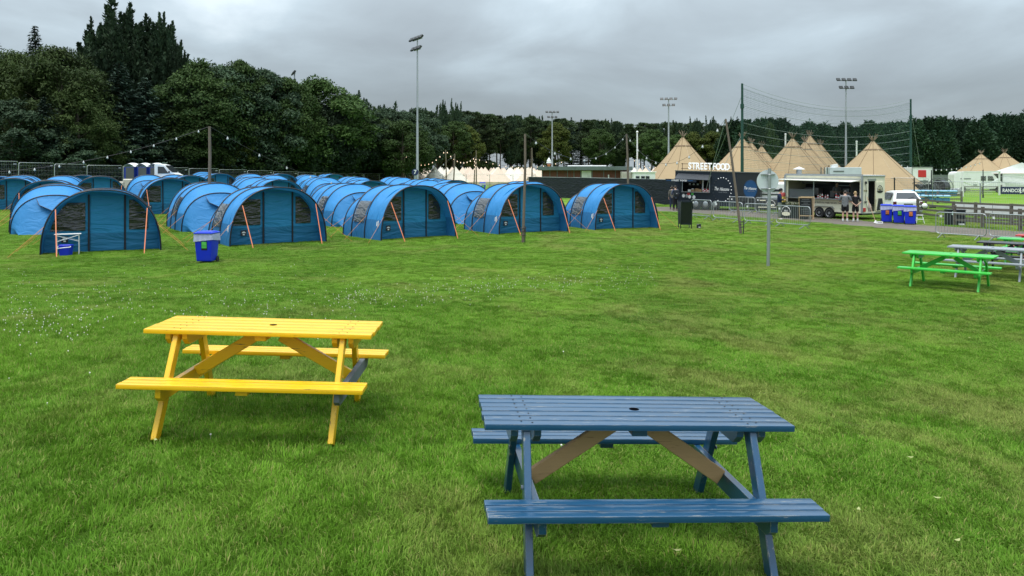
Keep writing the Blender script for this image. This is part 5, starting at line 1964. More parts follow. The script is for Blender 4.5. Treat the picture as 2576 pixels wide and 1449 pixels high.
M().box((0, 0, 0.10), (0.38, 0.3, 0.34), ch=0.02).build('lower_box', pm('yellow card', (0.62, 0.45, 0.10), 0.6), cb_)
M().box((0.02, 0, 0.40), (0.34, 0.28, 0.26), ch=0.05).build('upper_box', pm('salmon red plastic', (0.55, 0.10, 0.09), 0.5), cb_)
M().prism([(0.10 * math.cos(a), -0.155, -0.04 + 0.12 * math.sin(a)) for a in np.linspace(0, math.pi, 12)], (0, -0.006, 0)).build('arch_opening', MAT['ink'], cb_)
M().box((0, 0, -0.5), (0.30, 0.24, 0.86)).build('stand', MAT['black'], cb_)

# --- chalkboards
def a_board(label, pos, rz, w, h, frame, board, lines=True, grp=None):
    o = thing('a_board', label, 'A-board', pos, rz, grp)
    for s in (-1, 1):
        tilt = R(13) * s
        rot = Euler((-tilt, 0, 0)).to_matrix()
        y0 = 0.30 * s
        def tf(x, z, dy=0):
            return Vector((x, y0, 0)) + rot @ Vector((0, dy, z))
        f = M()
        for x in (-w / 2, w / 2):
            f.bar(tf(x, 0), tf(x, h), 0.05, 0.035, up=(1, 0, 0))
        for z in (h - 0.03, 0.24):
            f.bar(tf(-w / 2, z), tf(w / 2, z), 0.035, 0.06, up=(0, 0, 1))
        fo2 = f.build('frame', frame, o)
        pn = M()
        pn.bar(tf(0, 0.27), tf(0, h - 0.06), w - 0.05, 0.016, up=(0, 1, 0))
        po = pn.build('board_panel', board, o)
        if lines and s < 0:
            ln = M()
            for k in range(9):
                z = h - 0.16 - 0.10 * k
                ww = w * (0.55 + 0.2 * math.sin(k * 2.3))
                ln.bar(tf(-ww / 2, z, -0.014), tf(ww / 2, z, -0.014), 0.003, 0.022, up=(0, 0, 1))
            ln.build('chalk_writing', pm('chalk', (0.20, 0.21, 0.22), 0.9, 0, 0.5, 40), po)
    return o


MAT['pine'] = pm('pale pine frame', (0.52, 0.36, 0.20), 0.6, 0, 0.15, 5, stretch=(8, 8, 1))
MAT['slate'] = pm('chalkboard black', (0.020, 0.024, 0.028), 0.75, 0, 0.35, 3)
a_board('wooden framed chalkboard A-board in front of the cream trailer', G(2029, 552), R(-26), 0.72, 1.36, MAT['pine'], MAT['slate'])
a_board('blank dark navy A-board standing alone on the grass', G(1723, 575), R(-4), 0.50, 1.36, MAT['navy'], MAT['navy2'], False)
sb = thing('ground_box', 'small black box with a pale mark lying on the grass', 'box', G(1758, 574.5), R(-5))
M().box((0, 0, 0.105), (0.19, 0.13, 0.21), ch=0.006).build('case', MAT['black'], sb)
M().prism([(-0.03, -0.067, 0.04), (0.0, -0.067, 0.11), (0.02, -0.067, 0.05), (0.05, -0.067, 0.10), (0.07, -0.067, 0.04)], (0, -0.003, 0)).build('mark', MAT['emb_white'], sb)
M().sphere((-0.05, -0.068, 0.18), 0.015, 8).build('knob', MAT['emb_white'], sb)

# ------------------------------------------------------------------ crowd barriers
def make_barrier(label):
    o = thing('crowd_barrier', label, 'barrier', (0, 0, 0), group='steel crowd barriers')
    w, z0, z1, c = 2.25, 0.20, 1.10, 0.16
    pts = []
    for (x, z, a0) in ((w / 2 - c, z1 - c, 0), (-w / 2 + c, z1 - c, 90), (-w / 2 + c, z0 + c, 180), (w / 2 - c, z0 + c, 270)):
        for k in range(5):
            a = R(a0 + 22.5 * k)
            pts.append((x + c * math.cos(a), 0, z + c * math.sin(a)))
    M().tube(pts, 0.021, 8, closed=True).build('frame', MAT['steel'], o, smooth=60)
    b = M()
    for k in range(1, 17):
        x = -w / 2 + w * k / 17
        b.cyl((x, 0, z0), (x, 0, z1), 0.008, n=6)
    b.build('upright_bars', MAT['steel'], o)
    for s in (-1, 1):
        f = M()
        f.bar((s * 0.82, 0, z0), (s * 0.82 - 0.06, -0.34, 0.0), 0.045, 0.02, up=(1, 0, 0))
        f.bar((s * 0.82, 0, z0), (s * 0.82 - 0.06, 0.34, 0.0), 0.045, 0.02, up=(1, 0, 0))
        f.build('foot', MAT['steel'], o)
    M().box((-w / 2 + 0.24, -0.014, z1 - 0.16), (0.11, 0.006, 0.10)).build('name_plate', MAT['emb_white'], o)
    return o


bp = [None]


def barrier_between(label, a, b):
    a, b = Vector(a), Vector(b)
    c = (a + b) / 2
    an = math.atan2(b.y - a.y, b.x - a.x)
    L = math.hypot(b.x - a.x, b.y - a.y)
    if bp[0] is None:
        bp[0] = make_barrier(label)
        o = bp[0]
        o.rotation_euler = (0, 0, an)
    else:
        o = dup(bp[0], (0, 0, 0), an, label)
    o.location = (c.x, c.y, T(c.x, c.y))
    o.scale = (L / 2.3, 1, 1)


bx = [P(1737, 45.4), P(1792, 43.7), P(1870, 41.4), P(1950, 39.8), P(2041, 37.6)]
for a, b, lab in zip(bx, bx[1:], ('steel barrier right of the dark A-board, before the bright wheel hubs', 'steel barrier behind the left leaning pole by the trailer',
                                  'steel barrier behind the round sign post', 'steel barrier in front of the man in navy and the chalkboard')):
    dv_ = (b - a).normalized() * 0.05
    barrier_between(lab, a + dv_, b - dv_)
barrier_between('steel barrier in the back line below the blue oval logo', P(1834, 51.5), P(1899, 50))
barrier_between('steel barrier in the back line before the dark menu board', P(1900, 50.2), P(1962, 48.4))
barrier_between('steel barrier on the right before the black speaker box', P(2353, 33.3), P(2483, 31.6))
barrier_between('steel barrier cut by the right edge behind the picnic tables', P(2487, 31.6), P(2610, 29.8))
barrier_between('low steel barrier among the tents before the far blue bin', P(1180, 66), P(1230, 67))
barrier_between('steel barrier standing right at the tiny far bin', P(1205, 88), P(1245, 89))

# ------------------------------------------------------------------ round sign
rs = thing('road_sign', 'back of a round white traffic sign on a grey steel post', 'sign', G(1932, 670), R(4))
z0s = rs.location.z
hS = ZY(424, rs.location.y) - z0s
M().tube([(0, 0, -0.2), (0.045, 0, hS)], 0.046, 14).build('post', MAT['steel'], rs, smooth=40)
dz = ZY(456, rs.location.y) - z0s
M().lathe([(0.0001, 0), (0.315, 0), (0.315, 0.004), (0.0001, 0.004)], 48, (0.03, -0.066 + 0.16, dz), (R(90), 0, 0)).build('sign_disc', pm('grey white sign back', (0.62, 0.67, 0.68), 0.5, 0.1, 0.07, 3), rs)
for z in (dz + 0.19, dz - 0.21):
    M().bar((-0.17, 0.066, z), (0.235, 0.066, z), 0.03, 0.03).build('bracket', MAT['alu'], rs)
    M().tube([(0.043 + 0.054 * math.cos(a), 0.054 * math.sin(a), z) for a in np.linspace(0, 6.283, 16)[:-1]], 0.010, 5, closed=True).build('clip', MAT['alu'], rs)

# ------------------------------------------------------------------ post and rail fences
def rail_fence(label, stops, rails, post_w, hgt, spacing):
    pts = [P(*s) for s in stops]
    o = thing('rail_fence', label, 'rail fence', pts[0], group='wooden post and rail fences')
    o0 = pts[0]
    line = []
    for a, b in zip(pts, pts[1:]):
        n = max(1, int(round((b - a).length / spacing)))
        for i in range(n):
            line.append(a.lerp(b, i / n))
    line.append(pts[-1])
    line = [Vector((p.x, p.y, T(p.x, p.y))) for p in line]
    for p in line:
        q = p - o0
        M().box(q + Vector((0, 0.06, hgt / 2 + 0.03)), (post_w, 0.09, hgt + 0.10), ch=0.008).build('post', MAT['grey_wood'], o)
    for i, (a, b) in enumerate(zip(line, line[1:])):
        for z in rails:
            e = 0.012 * math.sin(7 * i + 11 * z)
            M().bar(a - o0 + Vector((0, 0, z + e)), b - o0 + Vector((0, 0, z - e)), 0.04, 0.11).build('rail', MAT['grey_wood'], o)
    return o


rail_fence('weathered wooden rail fence with white boards behind it', [(2310, 47.5), (2400, 43.5), (2456, 42.3), (2546, 40.8), (2640, 39)], (0.22, 0.50, 0.78, 1.05), 0.16, 1.05, 3.6)
rail_fence('nearer weathered wooden rail fence ending beside the speaker box', [(2403, 40.5), (2474, 38.8), (2568, 37.0), (2660, 35.5)], (0.30, 0.62, 0.94), 0.16, 0.98, 3.0)
rail_fence('distant wooden rail fence in front of the blue floats', [(2330, 66), (2360, 66), (2420, 66)], (0.35, 0.72), 0.16, 0.95, 1.9)
rail_fence('distant wooden rail fence behind the white goal', [(2424, 90), (2520, 90)], (0.4, 0.85), 0.16, 1.0, 2.6)
for lab, pa, pb in (('white board panel behind the rail fence, left of the fence middle post', (2402, 44.0), (2454, 42.9)), ('white board panel behind the rail fence in the middle', (2458, 42.8), (2543, 41.4)), ('white board panel behind the rail fence at the right edge', (2549, 41.3), (2640, 39.6))):
    a, b = P(*pa), P(*pb)
    o = thing('white_board', lab, 'board', a, group='white boards on the rail fence')
    dv_ = b - a
    M().prism([(0, 0.10, 0.42), (dv_.x, dv_.y + 0.10, dv_.z + 0.42), (dv_.x, dv_.y + 0.10, dv_.z + 1.00), (0, 0.10, 1.00)], (0, 0.03, 0)).build('panel', MAT['white'], o)
    M().bar((dv_.x / 2, dv_.y / 2 + 0.095, dv_.z / 2 + 0.43), (dv_.x / 2, dv_.y / 2 + 0.095, dv_.z / 2 + 0.99), 0.02, 0.01, up=(0, 1, 0)).build('joint', MAT['trimgrey'], o)
bq = P(2325, 45.5)
bl_ = thing('globe_light', 'white round light in a dark ring fixed to the rail fence', 'light', (bq.x, bq.y - 0.05, ZY(518, 45.5)))
M().sphere((0, 0, 0), 0.16, 18).build('globe', MAT['white'], bl_, smooth=60)
M().tube([(0.18 * math.cos(a), 0.02, 0.18 * math.sin(a)) for a in np.linspace(R(180), R(360), 14)], 0.025, 6).build('ring', MAT['black'], bl_)
M().box((0, 0.12, -0.05), (0.07, 0.22, 0.07)).build('bracket', MAT['black'], bl_)
# speaker box
sp = thing('speaker_box', 'black boxy bin with a pale sheet taped on, behind the right barrier', 'box', G(2402, 566), R(-8))
M().box((0, 0, 0.40), (0.88, 0.5, 0.78), ch=0.02).build('case', MAT['black'], sp)
M().box((0, -0.01, 0.80), (0.92, 0.54, 0.04), ch=0.012).build('lid', MAT['black'], sp)
M().box((-0.14, -0.256, 0.62), (0.20, 0.006, 0.20), (0, R(12), 0)).build('taped_sheet', pm('mint sheet', (0.5, 0.68, 0.62), 0.7), sp)
M().box((0.2, -0.30, 0.05), (0.28, 0.10, 0.08), ch=0.01).build('foot_block', MAT['white'], sp)
# step stool
ts = thing('step_stool', 'small white folding step stool beside the three bins', 'step stool', G(2314, 562), R(-20))
for x in (-0.16, 0.16):
    M().bar((x * 1.2, -0.22, 0), (x * 0.8, 0.02, 0.44), 0.03, 0.02, up=(1, 0, 0)).build('leg', MAT['white'], ts)
    M().bar((x * 1.2, 0.2, 0), (x * 0.8, 0.04, 0.44), 0.03, 0.02, up=(1, 0, 0)).build('leg', MAT['white'], ts)
M().box((0, 0.02, 0.45), (0.32, 0.2, 0.03), ch=0.006).build('tread', MAT['white'], ts)
M().box((0, -0.13, 0.23), (0.32, 0.14, 0.025), ch=0.006).build('tread', MAT['white'], ts)
# mop, bag, crate by the cream trailer door
g = G(2203, 561)
mo = thing('mop', 'wooden handled mop leaning by the cream trailer door', 'mop', g)
M().tube([(0, 0, 0.05), (-0.32, 0.35, 1.42)], 0.017, 6).build('handle', pm('mop handle', (0.55, 0.36, 0.22), 0.6), mo)
M().lathe([(0.09, 0), (0.11, 0.02), (0.05, 0.10), (0.02, 0.14), (0.0005, 0.14)], 10).build('mop_head', MAT['white'], mo)
crumpled('crumpled pale striped bag in the cream trailer doorway', 'shopping_bag', on_ct((LC - 0.18, 0.92, 0.52)), 0.34, 0.34, 0.52, pm('crumpled bag', (0.55, 0.45, 0.42), 0.6, 0, 0.6, 14), 'bag', 9)
cr = thing('crate', 'small white slatted crate on the grass under the cream trailer door', 'crate', G(2212, 563), R(-20))
cr.scale = (0.7, 0.7, 0.7)
M().box((0, 0, 0.04), (0.5, 0.3, 0.05)).build('base', MAT['white'], cr)
for y in (-0.15, 0.15):
    M().box((0, y, 0.16), (0.5, 0.02, 0.05)).box((-0.23, y, 0.1), (0.03, 0.02, 0.17)).box((0.23, y, 0.1), (0.03, 0.02, 0.17)).build('side', MAT['white'], cr)

# ------------------------------------------------------------------ white estate car behind the bins
cq = P(2262, 50.0)
car = thing('parked_car', 'white hatchback car with dark rear window behind the cream trailer', 'car', cq, R(-12))
bd = M()


def car_sec(y, wz, zlo, zhi, rf):
    return [(-wz, y, zlo), (-wz * 1.0, y, zlo + 0.45), (-wz * rf, y, zhi), (wz * rf, y, zhi), (wz * 1.0, y, zlo + 0.45), (wz, y, zlo)]


secs = [car_sec(-2.0, 0.80, 0.28, 0.90, 0.98), car_sec(-1.9, 0.86, 0.24, 1.00, 0.97), car_sec(-1.35, 0.88, 0.24, 1.50, 0.70), car_sec(-0.4, 0.88, 0.24, 1.56, 0.72), car_sec(0.7, 0.88, 0.24, 1.46, 0.72), car_sec(1.35, 0.87, 0.24, 0.98, 0.92), car_sec(2.1, 0.80, 0.28, 0.78, 0.92)]
vr = [[bd.bm.verts.new(Vector(p)) for p in s_] for s_ in secs]
for a, b in zip(vr, vr[1:]):
    for k in range(5):
        bd.bm.faces.new((a[k], a[k + 1], b[k + 1], b[k]))
    bd.bm.faces.new((a[5], a[0], b[0], b[5]))
bd.bm.faces.new(vr[0])
bd.bm.faces.new(vr[-1][::-1])
bmesh.ops.bevel(bd.bm, geom=bd.bm.edges[:], offset=0.04, segments=2, affect='EDGES')
bd.build('body', MAT['white'], car, smooth=35)
M().face([(-0.66, -1.84, 1.06), (0.66, -1.84, 1.06), (0.52, -1.41, 1.43), (-0.52, -1.41, 1.43)]).build('rear_window', MAT['glass'], car, thick=0.012)
M().tube([(0.05, -1.86, 1.08), (0.40, -1.74, 1.20)], 0.012, 5).build('wiper', MAT['black'], car)
for s in (-1, 1):
    M().box((s * 0.76, -1.97, 0.78), (0.20, 0.08, 0.22), ch=0.02).build('tail_light', pm('tail lamp', (0.10, 0.012, 0.012), 0.3), car)
    for y0, y1 in ((-1.25, -0.42), (-0.36, 0.55)):
        M().face([(s * 0.868, y0, 1.0), (s * 0.868, y1, 1.0), (s * 0.69, y1, 1.42), (s * 0.69, y0, 1.42)]).build('side_window', MAT['glass'], car, thick=0.01)
    M().box((s * 0.95, 0.75, 1.02), (0.18, 0.10, 0.12), ch=0.02).build('wing_mirror', MAT['black'], car)
M().box((0, -1.97, 0.48), (1.66, 0.16, 0.20), ch=0.04).build('bumper', MAT['black'], car)
M().box((0, -2.035, 0.72), (0.52, 0.02, 0.11)).build('number_plate', MAT['trimgrey'], car)
for x in (-0.80, 0.80):
    for y in (-1.3, 1.35):
        w_ = M().lathe([(0.0001, -0.09), (0.27, -0.09), (0.31, -0.05), (0.31, 0.05), (0.27, 0.09), (0.0001, 0.09)], 20, (x, y, 0.31), (0, R(90), 0)).build('wheel', MAT['rubber'], car, smooth=40)
        M().lathe([(0.0001, -0.1), (0.2, -0.1), (0.2, 0.1), (0.0001, 0.1)], 16, (x, y, 0.31), (0, R(90), 0)).build('hub', MAT['alu'], w_)

# ------------------------------------------------------------------ far right: floats, reels, vans, marquee, goal
MAT['float_blue'] = pm('pale blue float', (0.26, 0.50, 0.70), 0.4, 0, 0.08, 2)
MAT['float_dark'] = pm('blue float side', (0.07, 0.24, 0.45), 0.5, 0, 0.25, 3)
for lab, pa, pb, d0, zt in (('upper row of pale blue floats behind the rails', 2272, 2408, 70, 0.95), ('lower row of pale blue floats behind the rails, nearer', 2280, 2392, 67, 0.62)):
    a, b = P(pa, d0), P(pb, d0 - 1.5)
    o = thing('float_row', lab, 'floats', a, group='pale blue floats')
    dv_ = b - a
    for k in range(6):
        p0 = dv_ * (k / 6) + Vector((0, 0, zt))
        p1 = dv_ * ((k + 0.96) / 6) + Vector((0, 0, zt))
        M().bar(p0, p1, 0.85, 0.17, ch=0.05).build('float', MAT['float_blue'], o)
        M().bar(p0 - Vector((0, -0.1, 0.30)), p1 - Vector((0, -0.1, 0.30)), 0.7, 0.30, ch=0.04).build('float_base', MAT['float_dark'], o)


def cable_reel(label, px, d, r, w, rz):
    q = P(px, d)
    o = thing('cable_reel', label, 'cable reel', (q.x, q.y, q.z + r), rz, 'large cable reels')
    M().lathe([(r * 0.75, -w / 2), (r * 0.75, w / 2)], 24, (0, 0, 0), (0, R(90), 0)).build('drum', MAT['black'], o, smooth=40)
    for s in (-1, 1):
        f = M()
        f.tube([(s * w / 2, r * math.cos(a), r * math.sin(a)) for a in np.linspace(0, 2 * math.pi, 29)[:-1]], 0.035, 6, closed=True)
        for k in range(10):
            a = 2 * math.pi * k / 10
            f.cyl((s * w / 2, 0, 0), (s * w / 2, r * math.cos(a), r * math.sin(a)), 0.022, n=5)
        f.build('rim', pm('reel steel', (0.12, 0.13, 0.135), 0.5, 0.4), o)
    return o


cable_reel('dark cable reel with spoked rims left, before the white box truck', 2312, 80, 0.78, 1.1, R(35))
cable_reel('dark cable reel right beside the box truck corner', 2336, 79, 0.80, 1.0, R(48))
cable_reel('large spoked cable reel right of the white box truck', 2366, 82, 1.0, 1.3, R(40))
# box truck
tq = P(2320, 92)
bx_ = thing('box_truck', 'white box truck seen from the rear with a red square', 'truck', tq, R(3))
zt = ZY(421, 92) - tq.z
M().box((0, 2.5, zt / 2 + 0.4), (2.5, 5, zt - 0.8), ch=0.03).build('cargo_box', MAT['white'], bx_)
fr = M()
for x in (-1.24, 1.24):
    fr.box((x, -0.02, zt / 2 + 0.4), (0.09, 0.06, zt - 0.78))
fr.box((0, -0.02, zt), (2.56, 0.06, 0.09))
fr.build('rear_frame', MAT['alu'], bx_)
M().box((-0.02, -0.03, zt - 0.75), (0.98, 0.05, 0.85), ch=0.02).build('red_panel', MAT['red'], bx_)
M().box((0, -0.02, zt - 1.65), (1.5, 0.03, 0.16)).build('side_script', MAT['trimgrey'], bx_)
for x in (-0.9, 0.9):
    wheel_set(bx_, x, 0.8, 0.42)
# white van
vq = P(2464, 96)
vn = thing('parked_van', 'white high roofed van behind the white goal', 'van', vq, R(-8))
vb = M()
prof = [(-2.9, 0.45), (-2.9, 2.35), (-2.6, 2.62), (1.2, 2.62), (1.75, 2.25), (2.25, 1.45), (3.0, 1.15), (3.05, 0.45)]
vb.prism([(x, 0, z) for x, z in prof], (0, 2.0, 0))
bmesh.ops.bevel(vb.bm, geom=vb.bm.edges[:], offset=0.08, segments=2, affect='EDGES')
vb.build('body', MAT['white'], vn, smooth=35)
for x0, x1 in ((0.15, 0.75), (0.95, 1.75)):
    M().prism([(x0, -0.01, 1.45), (x1, -0.01, 1.45), (x1 - (0.25 if x1 > 1.5 else 0), -0.01, 2.05), (x0, -0.01, 2.05)], (0, -0.012, 0)).build('side_window', MAT['glass'], vn)
M().prism([(1.82, 0.2, 2.2), (2.26, 0.2, 1.5), (2.26, 1.8, 1.5), (1.82, 1.8, 2.2)], (0.03, 0, 0.02)).build('windscreen', MAT['glass'], vn)
M().box((-1.6, -0.012, 1.72), (1.2, 0.012, 0.13)).build('side_script', MAT['trimgrey'], vn)
for x in (-1.9, 2.2):
    wheel_set(vn, x, 0.08, 0.38)
# marquee
mq = P(2548, 104)
mr = thing('marquee', 'white marquee with creased walls at the right edge', 'marquee', mq, R(-33))
MAT['marquee'] = fabric('white marquee cloth', (0.78, 0.79, 0.80), 0.15, 0.05, 0.7, (0.7, 0.7, 0.7), 0.6)
Lm, hw_, zw, zr2 = 9.0, 3.7, ZY(436, 104) - mq.z, ZY(409, 104) - mq.z
mm = M()
mm.grid(lambda u, v: (-hw_ + 2 * hw_ * u + 1.0, Lm * v, zw + (zr2 - zw) * (1 - abs(2 * u - 1)) + 0.06 * math.sin(22 * u)), 24, 4)
mm.face([(-hw_ + 1.0, 0, zw), (hw_ + 1.0, 0, zw), (1.0, 0, zr2)])
mm.build('roof', MAT['marquee'], mr, smooth=40)
wl = M()
wl.grid(lambda u, v: (-1.2 + 5.8 * u, 0.02 + 0.05 * math.sin(9 * v + 3 * u), 0.05 + (zw - 0.1) * v), 12, 14)
wl.face([(-hw_ + 1, 0, 0), (-hw_ + 1, Lm, 0), (-hw_ + 1, Lm, zw), (-hw_ + 1, 0, zw)])
wl.build('side_wall', MAT['marquee'], mr, smooth=60)
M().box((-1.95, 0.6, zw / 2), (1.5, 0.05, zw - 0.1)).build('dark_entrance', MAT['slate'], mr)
for x in (-hw_ + 1, -1.2):
    M().cyl((x, -0.05, 0), (x, -0.05, zw), 0.06, n=8).build('post', MAT['alu'], mr)
# goal
ga, gb2 = P(2422, 81.5), P(2514, 86.0)
gl = thing('football_goal', 'white football goal with a slack net bar', 'goal', ga)
gv = gb2 - ga
gh = ZY(432.5, 81.5) - ga.z
for nm, q in (('post', Vector((0, 0, 0))), ('post', gv)):
    M().bar(q, q + Vector((0, 0, gh)), 0.15, 0.15, up=(0, 1, 0), ch=0.01).build(nm, MAT['white'], gl)
M().bar(Vector((-0.07, 0, gh)), gv + Vector((0.07, 0, gh)), 0.15, 0.15, ch=0.01).build('crossbar', MAT['white'], gl)
M().tube([Vector((0, 0.2, gh * 0.62)) + gv * 0.0, gv * 0.30 + Vector((0, 0.3, gh * 0.45)), gv * 0.55 + Vector((0, 0.3, gh * 0.40)), gv * 0.8 + Vector((0, 0.3, gh * 0.52)), gv + Vector((0, 0.2, gh * 0.70))], 0.05, 6).build('net_support', MAT['white'], gl)
nn = M()
for i in range(1, 40):
    q = gv * (i / 40)
    nn.tube([q + Vector((0, 0, gh)), q + Vector((0.2, 1.0, gh * 0.55)), q + Vector((0.3, 1.6, 0))], 0.005, 3)
for k in range(1, 14):
    f = k / 14
    nn.tube([Vector((0.3 * f, 1.6 * f, gh * (1 - f))), gv + Vector((0.3 * f, 1.6 * f, gh * (1 - f)))], 0.005, 3)
nn.build('goal_net', MAT['white'], gl)
for lab, px, d, y1 in (('thin black pole left of the white goal', 2343, 72, 428), ('thin black pole in the middle of the white goal', 2473, 78, 427)):
    q = P(px, d)
    o = thing('black_pole', lab, 'pole', q, group='thin black poles on the pitch')
    M().cyl((0, 0, 0), (0, 0, ZY(y1, d) - q.z), 0.055, 0.045, 8).build('shaft', MAT['black'], o)
    M().cyl((0, 0, 0), (0, 0, 0.3), 0.08, n=8).build('sleeve', MAT['black'], o)
# banner board
na, nb2 = P(2518, 86), P(2640, 83)
bn = thing('advert_board', 'long navy advertising board with white letters by the marquee', 'advert board', na)
nv_ = nb2 - na
bnr = pm('navy banner', (0.012, 0.018, 0.075), 0.5)
bo_ = M().prism([(0, 0, 0.12), (nv_.x, nv_.y, 0.12), (nv_.x, nv_.y, 0.95), (0, 0, 0.95)], (0, 0.06, 0)).build('board', bnr, bn)
an2 = math.atan2(nv_.y, nv_.x)
for k, s_ in enumerate((0.30, 0.86)):
    text('lettering', 'RANDOX', 0.52, MAT['signwhite'], bo_, Vector((nv_.x * s_ * 0.75, nv_.y * s_ * 0.75 - 0.03, 0.53)), (math.pi / 2, 0, an2), bold=0.014, sx=0.78)
M().box(Vector((nv_.x * 0.405, nv_.y * 0.405 - 0.03, 0.55)), (0.10, 0.02, 0.62)).box(Vector((nv_.x * 0.42, nv_.y * 0.42 - 0.03, 0.33)), (0.3, 0.02, 0.09)).box(Vector((nv_.x * 0.437, nv_.y * 0.437 - 0.03, 0.52)), (0.22, 0.02, 0.05)).build('emblem_mark', MAT['signwhite'], bo_)
# kegs
for i, px in enumerate((2388, 2400, 2411)):
    q = P(px, 84)
    o = thing('steel_keg', ('steel keg left of three by the goal', 'steel keg in the middle of three by the goal', 'steel keg right of three by the goal')[i], 'keg', q, group='kegs by the goal')
    M().lathe([(0.22, 0), (0.26, 0.06), (0.26, 0.75), (0.22, 0.82), (0.0005, 0.80)], 16).build('barrel', MAT['alu'], o, smooth=40)
    M().lathe([(0.27, 0.25), (0.285, 0.27), (0.27, 0.29)], 16).build('hoop', MAT['steel'], o)
# white boundary line on the pitch
ln = M()
la, lb = P(2345, 69.5), P(2425, 68.0)
dv_ = (lb - la)
ln.grid(lambda u, v: ((la + dv_ * u).x, (la + dv_ * u).y + 0.3 * v, T((la + dv_ * u).x, (la + dv_ * u).y + 0.3 * v) + 0.02), 12, 1)
struct(ln.build('pitch_line', MAT['white']))

# dark mesh fence with black posts in front of the tipis
mf = thing('mesh_fence', 'low dark mesh fence with black posts before the right tipis', 'mesh fence', P(1930, 72))
o0 = mf.location.copy()
pa, pb = P(1930, 72), P(2300, 66)
dv_ = pb - pa
hF = ZY(446, 70) - T((pa.x + pb.x) / 2, 69)
for i in range(9):
    q = dv_ * (i / 8)
    M().box(q + Vector((0, 0, hF / 2)), (0.08, 0.08, hF)).build('post', MAT['black'], mf)
wr_ = M()
for i in range(1, 160):
    q = dv_ * (i / 160)
    wr_.cyl(q, q + Vector((0, 0, hF - 0.05)), 0.0045, n=3)
for k in range(12):
    z = hF * (k + 0.5) / 12
    wr_.cyl(Vector((0, 0, z)), dv_ + Vector((0, 0, z)), 0.0045, n=3)
wr_.build('mesh_infill', MAT['black'], mf)
# pale unit on the roofline behind the cream trailer
uq = P(2118, 60)
un = thing('plant_unit', 'pale grey plant unit showing above the cream trailer roof', 'plant unit', uq, R(-5))
zu0, zu1 = ZY(450, 60) - uq.z, ZY(421, 60) - uq.z
M().box((0.3, 0.6, (zu1) / 2), (2.35, 1.2, zu1), ch=0.02).build('casing', pm('pale grey casing', (0.55, 0.60, 0.62), 0.5), un)
M().box((-0.25, -0.01, zu1 - 0.30), (0.8, 0.03, 0.08)).build('maker_script', MAT['trimgrey'], un)
for x in (-1.45, -1.2, -0.98):
    M().cyl((x, 0.4, 0), (x, 0.4, zu1 + 0.02), 0.04, n=6).build('upright_pipe', MAT['trimgrey'], un)
M().box((-0.45, 0.4, zu1 + 0.12), (0.45, 0.4, 0.22), (0, R(-12), 0)).build('roof_hatch', MAT['white'], un)
# small distant marks: dark scrim fence right
o = thing('screen_fence', 'grey green windbreak netting along the far side of the pitch', 'screen fence', P(2335, 106))
a, b = P(2335, 106), P(2440, 104)
dv_ = b - a
M().grid(lambda u, v: tuple(dv_ * u + Vector((0, 0.1 * math.sin(30 * u), 0.1 + 2.0 * v))), 30, 3).build('netting', pm('windbreak netting', (0.13, 0.16, 0.14), 0.8, 0, 0.3), o)
for u in (0, 0.33, 0.66, 1):
    M().cyl(dv_ * u + Vector((0, 0.2, 0)), dv_ * u + Vector((0, 0.2, 2.2)), 0.04, n=6).build('post', MAT['steel'], o)

# ------------------------------------------------------------------ portable toilets and service truck (left, below the wood)
MAT['loo_blue'] = pm('toilet blue', (0.010, 0.035, 0.26), 0.45)
MAT['loo_grey'] = pm('toilet grey', (0.07, 0.075, 0.08), 0.6)
for i, (px, lab) in enumerate(((335, 'left of three portable toilets with white domed roofs'), (366, 'middle of three portable toilets with white domed roofs'), (396, 'right portable toilet next to the white truck cab'))):
    q = P(px, 71)
    o = thing('portable_toilet', lab, 'portable toilet', q, R(-14), 'portable toilets')
    zt = ZY(420.0, 71) - q.z
    M().box((0, 0, zt / 2), (1.08, 1.08, zt), ch=0.03).build('cabin', MAT['loo_blue'], o)
    M().box((0.12, -0.555, zt / 2), (0.84, 0.04, zt - 0.10)).build('door', MAT['loo_grey'], o)
    M().grid(lambda u, v: ((u - 0.5) * 1.2, (v - 0.5) * 1.2, zt + 0.02 + 0.36 * math.sin(math.pi * u) ** 0.8 * (0.75 + 0.25 * math.sin(math.pi * v))), 14, 6).build('domed_roof', MAT['emb_white'], o, smooth=50)
    M().cyl((0.3, 0.3, zt), (0.3, 0.3, zt + 0.35), 0.05, n=8).build('vent_pipe', MAT['loo_grey'], o)
tq = P(420, 68)
tk = thing('service_truck', 'white flatbed service truck with pale tanks before the portable toilets', 'truck', tq, R(6))
zc = ZY(412, 68) - tq.z
cbm = M()
prof = [(-0.75, 0.5), (-0.75, zc - 0.05), (-0.5, zc), (0.05, zc - 0.12), (0.62, zc - 0.75), (1.15, zc - 1.02), (1.2, 0.5)]
cbm.prism([(x, -0.95, z) for x, z in prof], (0, 1.9, 0))
bmesh.ops.bevel(cbm.bm, geom=cbm.bm.edges[:], offset=0.05, segments=2, affect='EDGES')
cbm.build('cab', MAT['white'], tk, smooth=35)
M().prism([(-0.45, -0.96, zc - 0.85), (0.45, -0.96, zc - 0.85), (0.05, -0.96, zc - 0.28), (-0.45, -0.96, zc - 0.25)], (0, -0.012, 0)).build('side_window', MAT['glass'], tk)
M().prism([(0.14, -0.8, zc - 0.16), (0.66, -0.8, zc - 0.74), (0.66, 0.8, zc - 0.74), (0.14, 0.8, zc - 0.16)], (0.03, 0, 0.02)).build('windscreen', MAT['glass'], tk)
M().box((0.5, -1.02, zc - 0.72), (0.1, 0.14, 0.18), ch=0.02).build('wing_mirror', MAT['black'], tk)
M().box((-2.6, 0, 0.75), (3.6, 1.9, 0.2)).build('flatbed', MAT['alu'], tk)
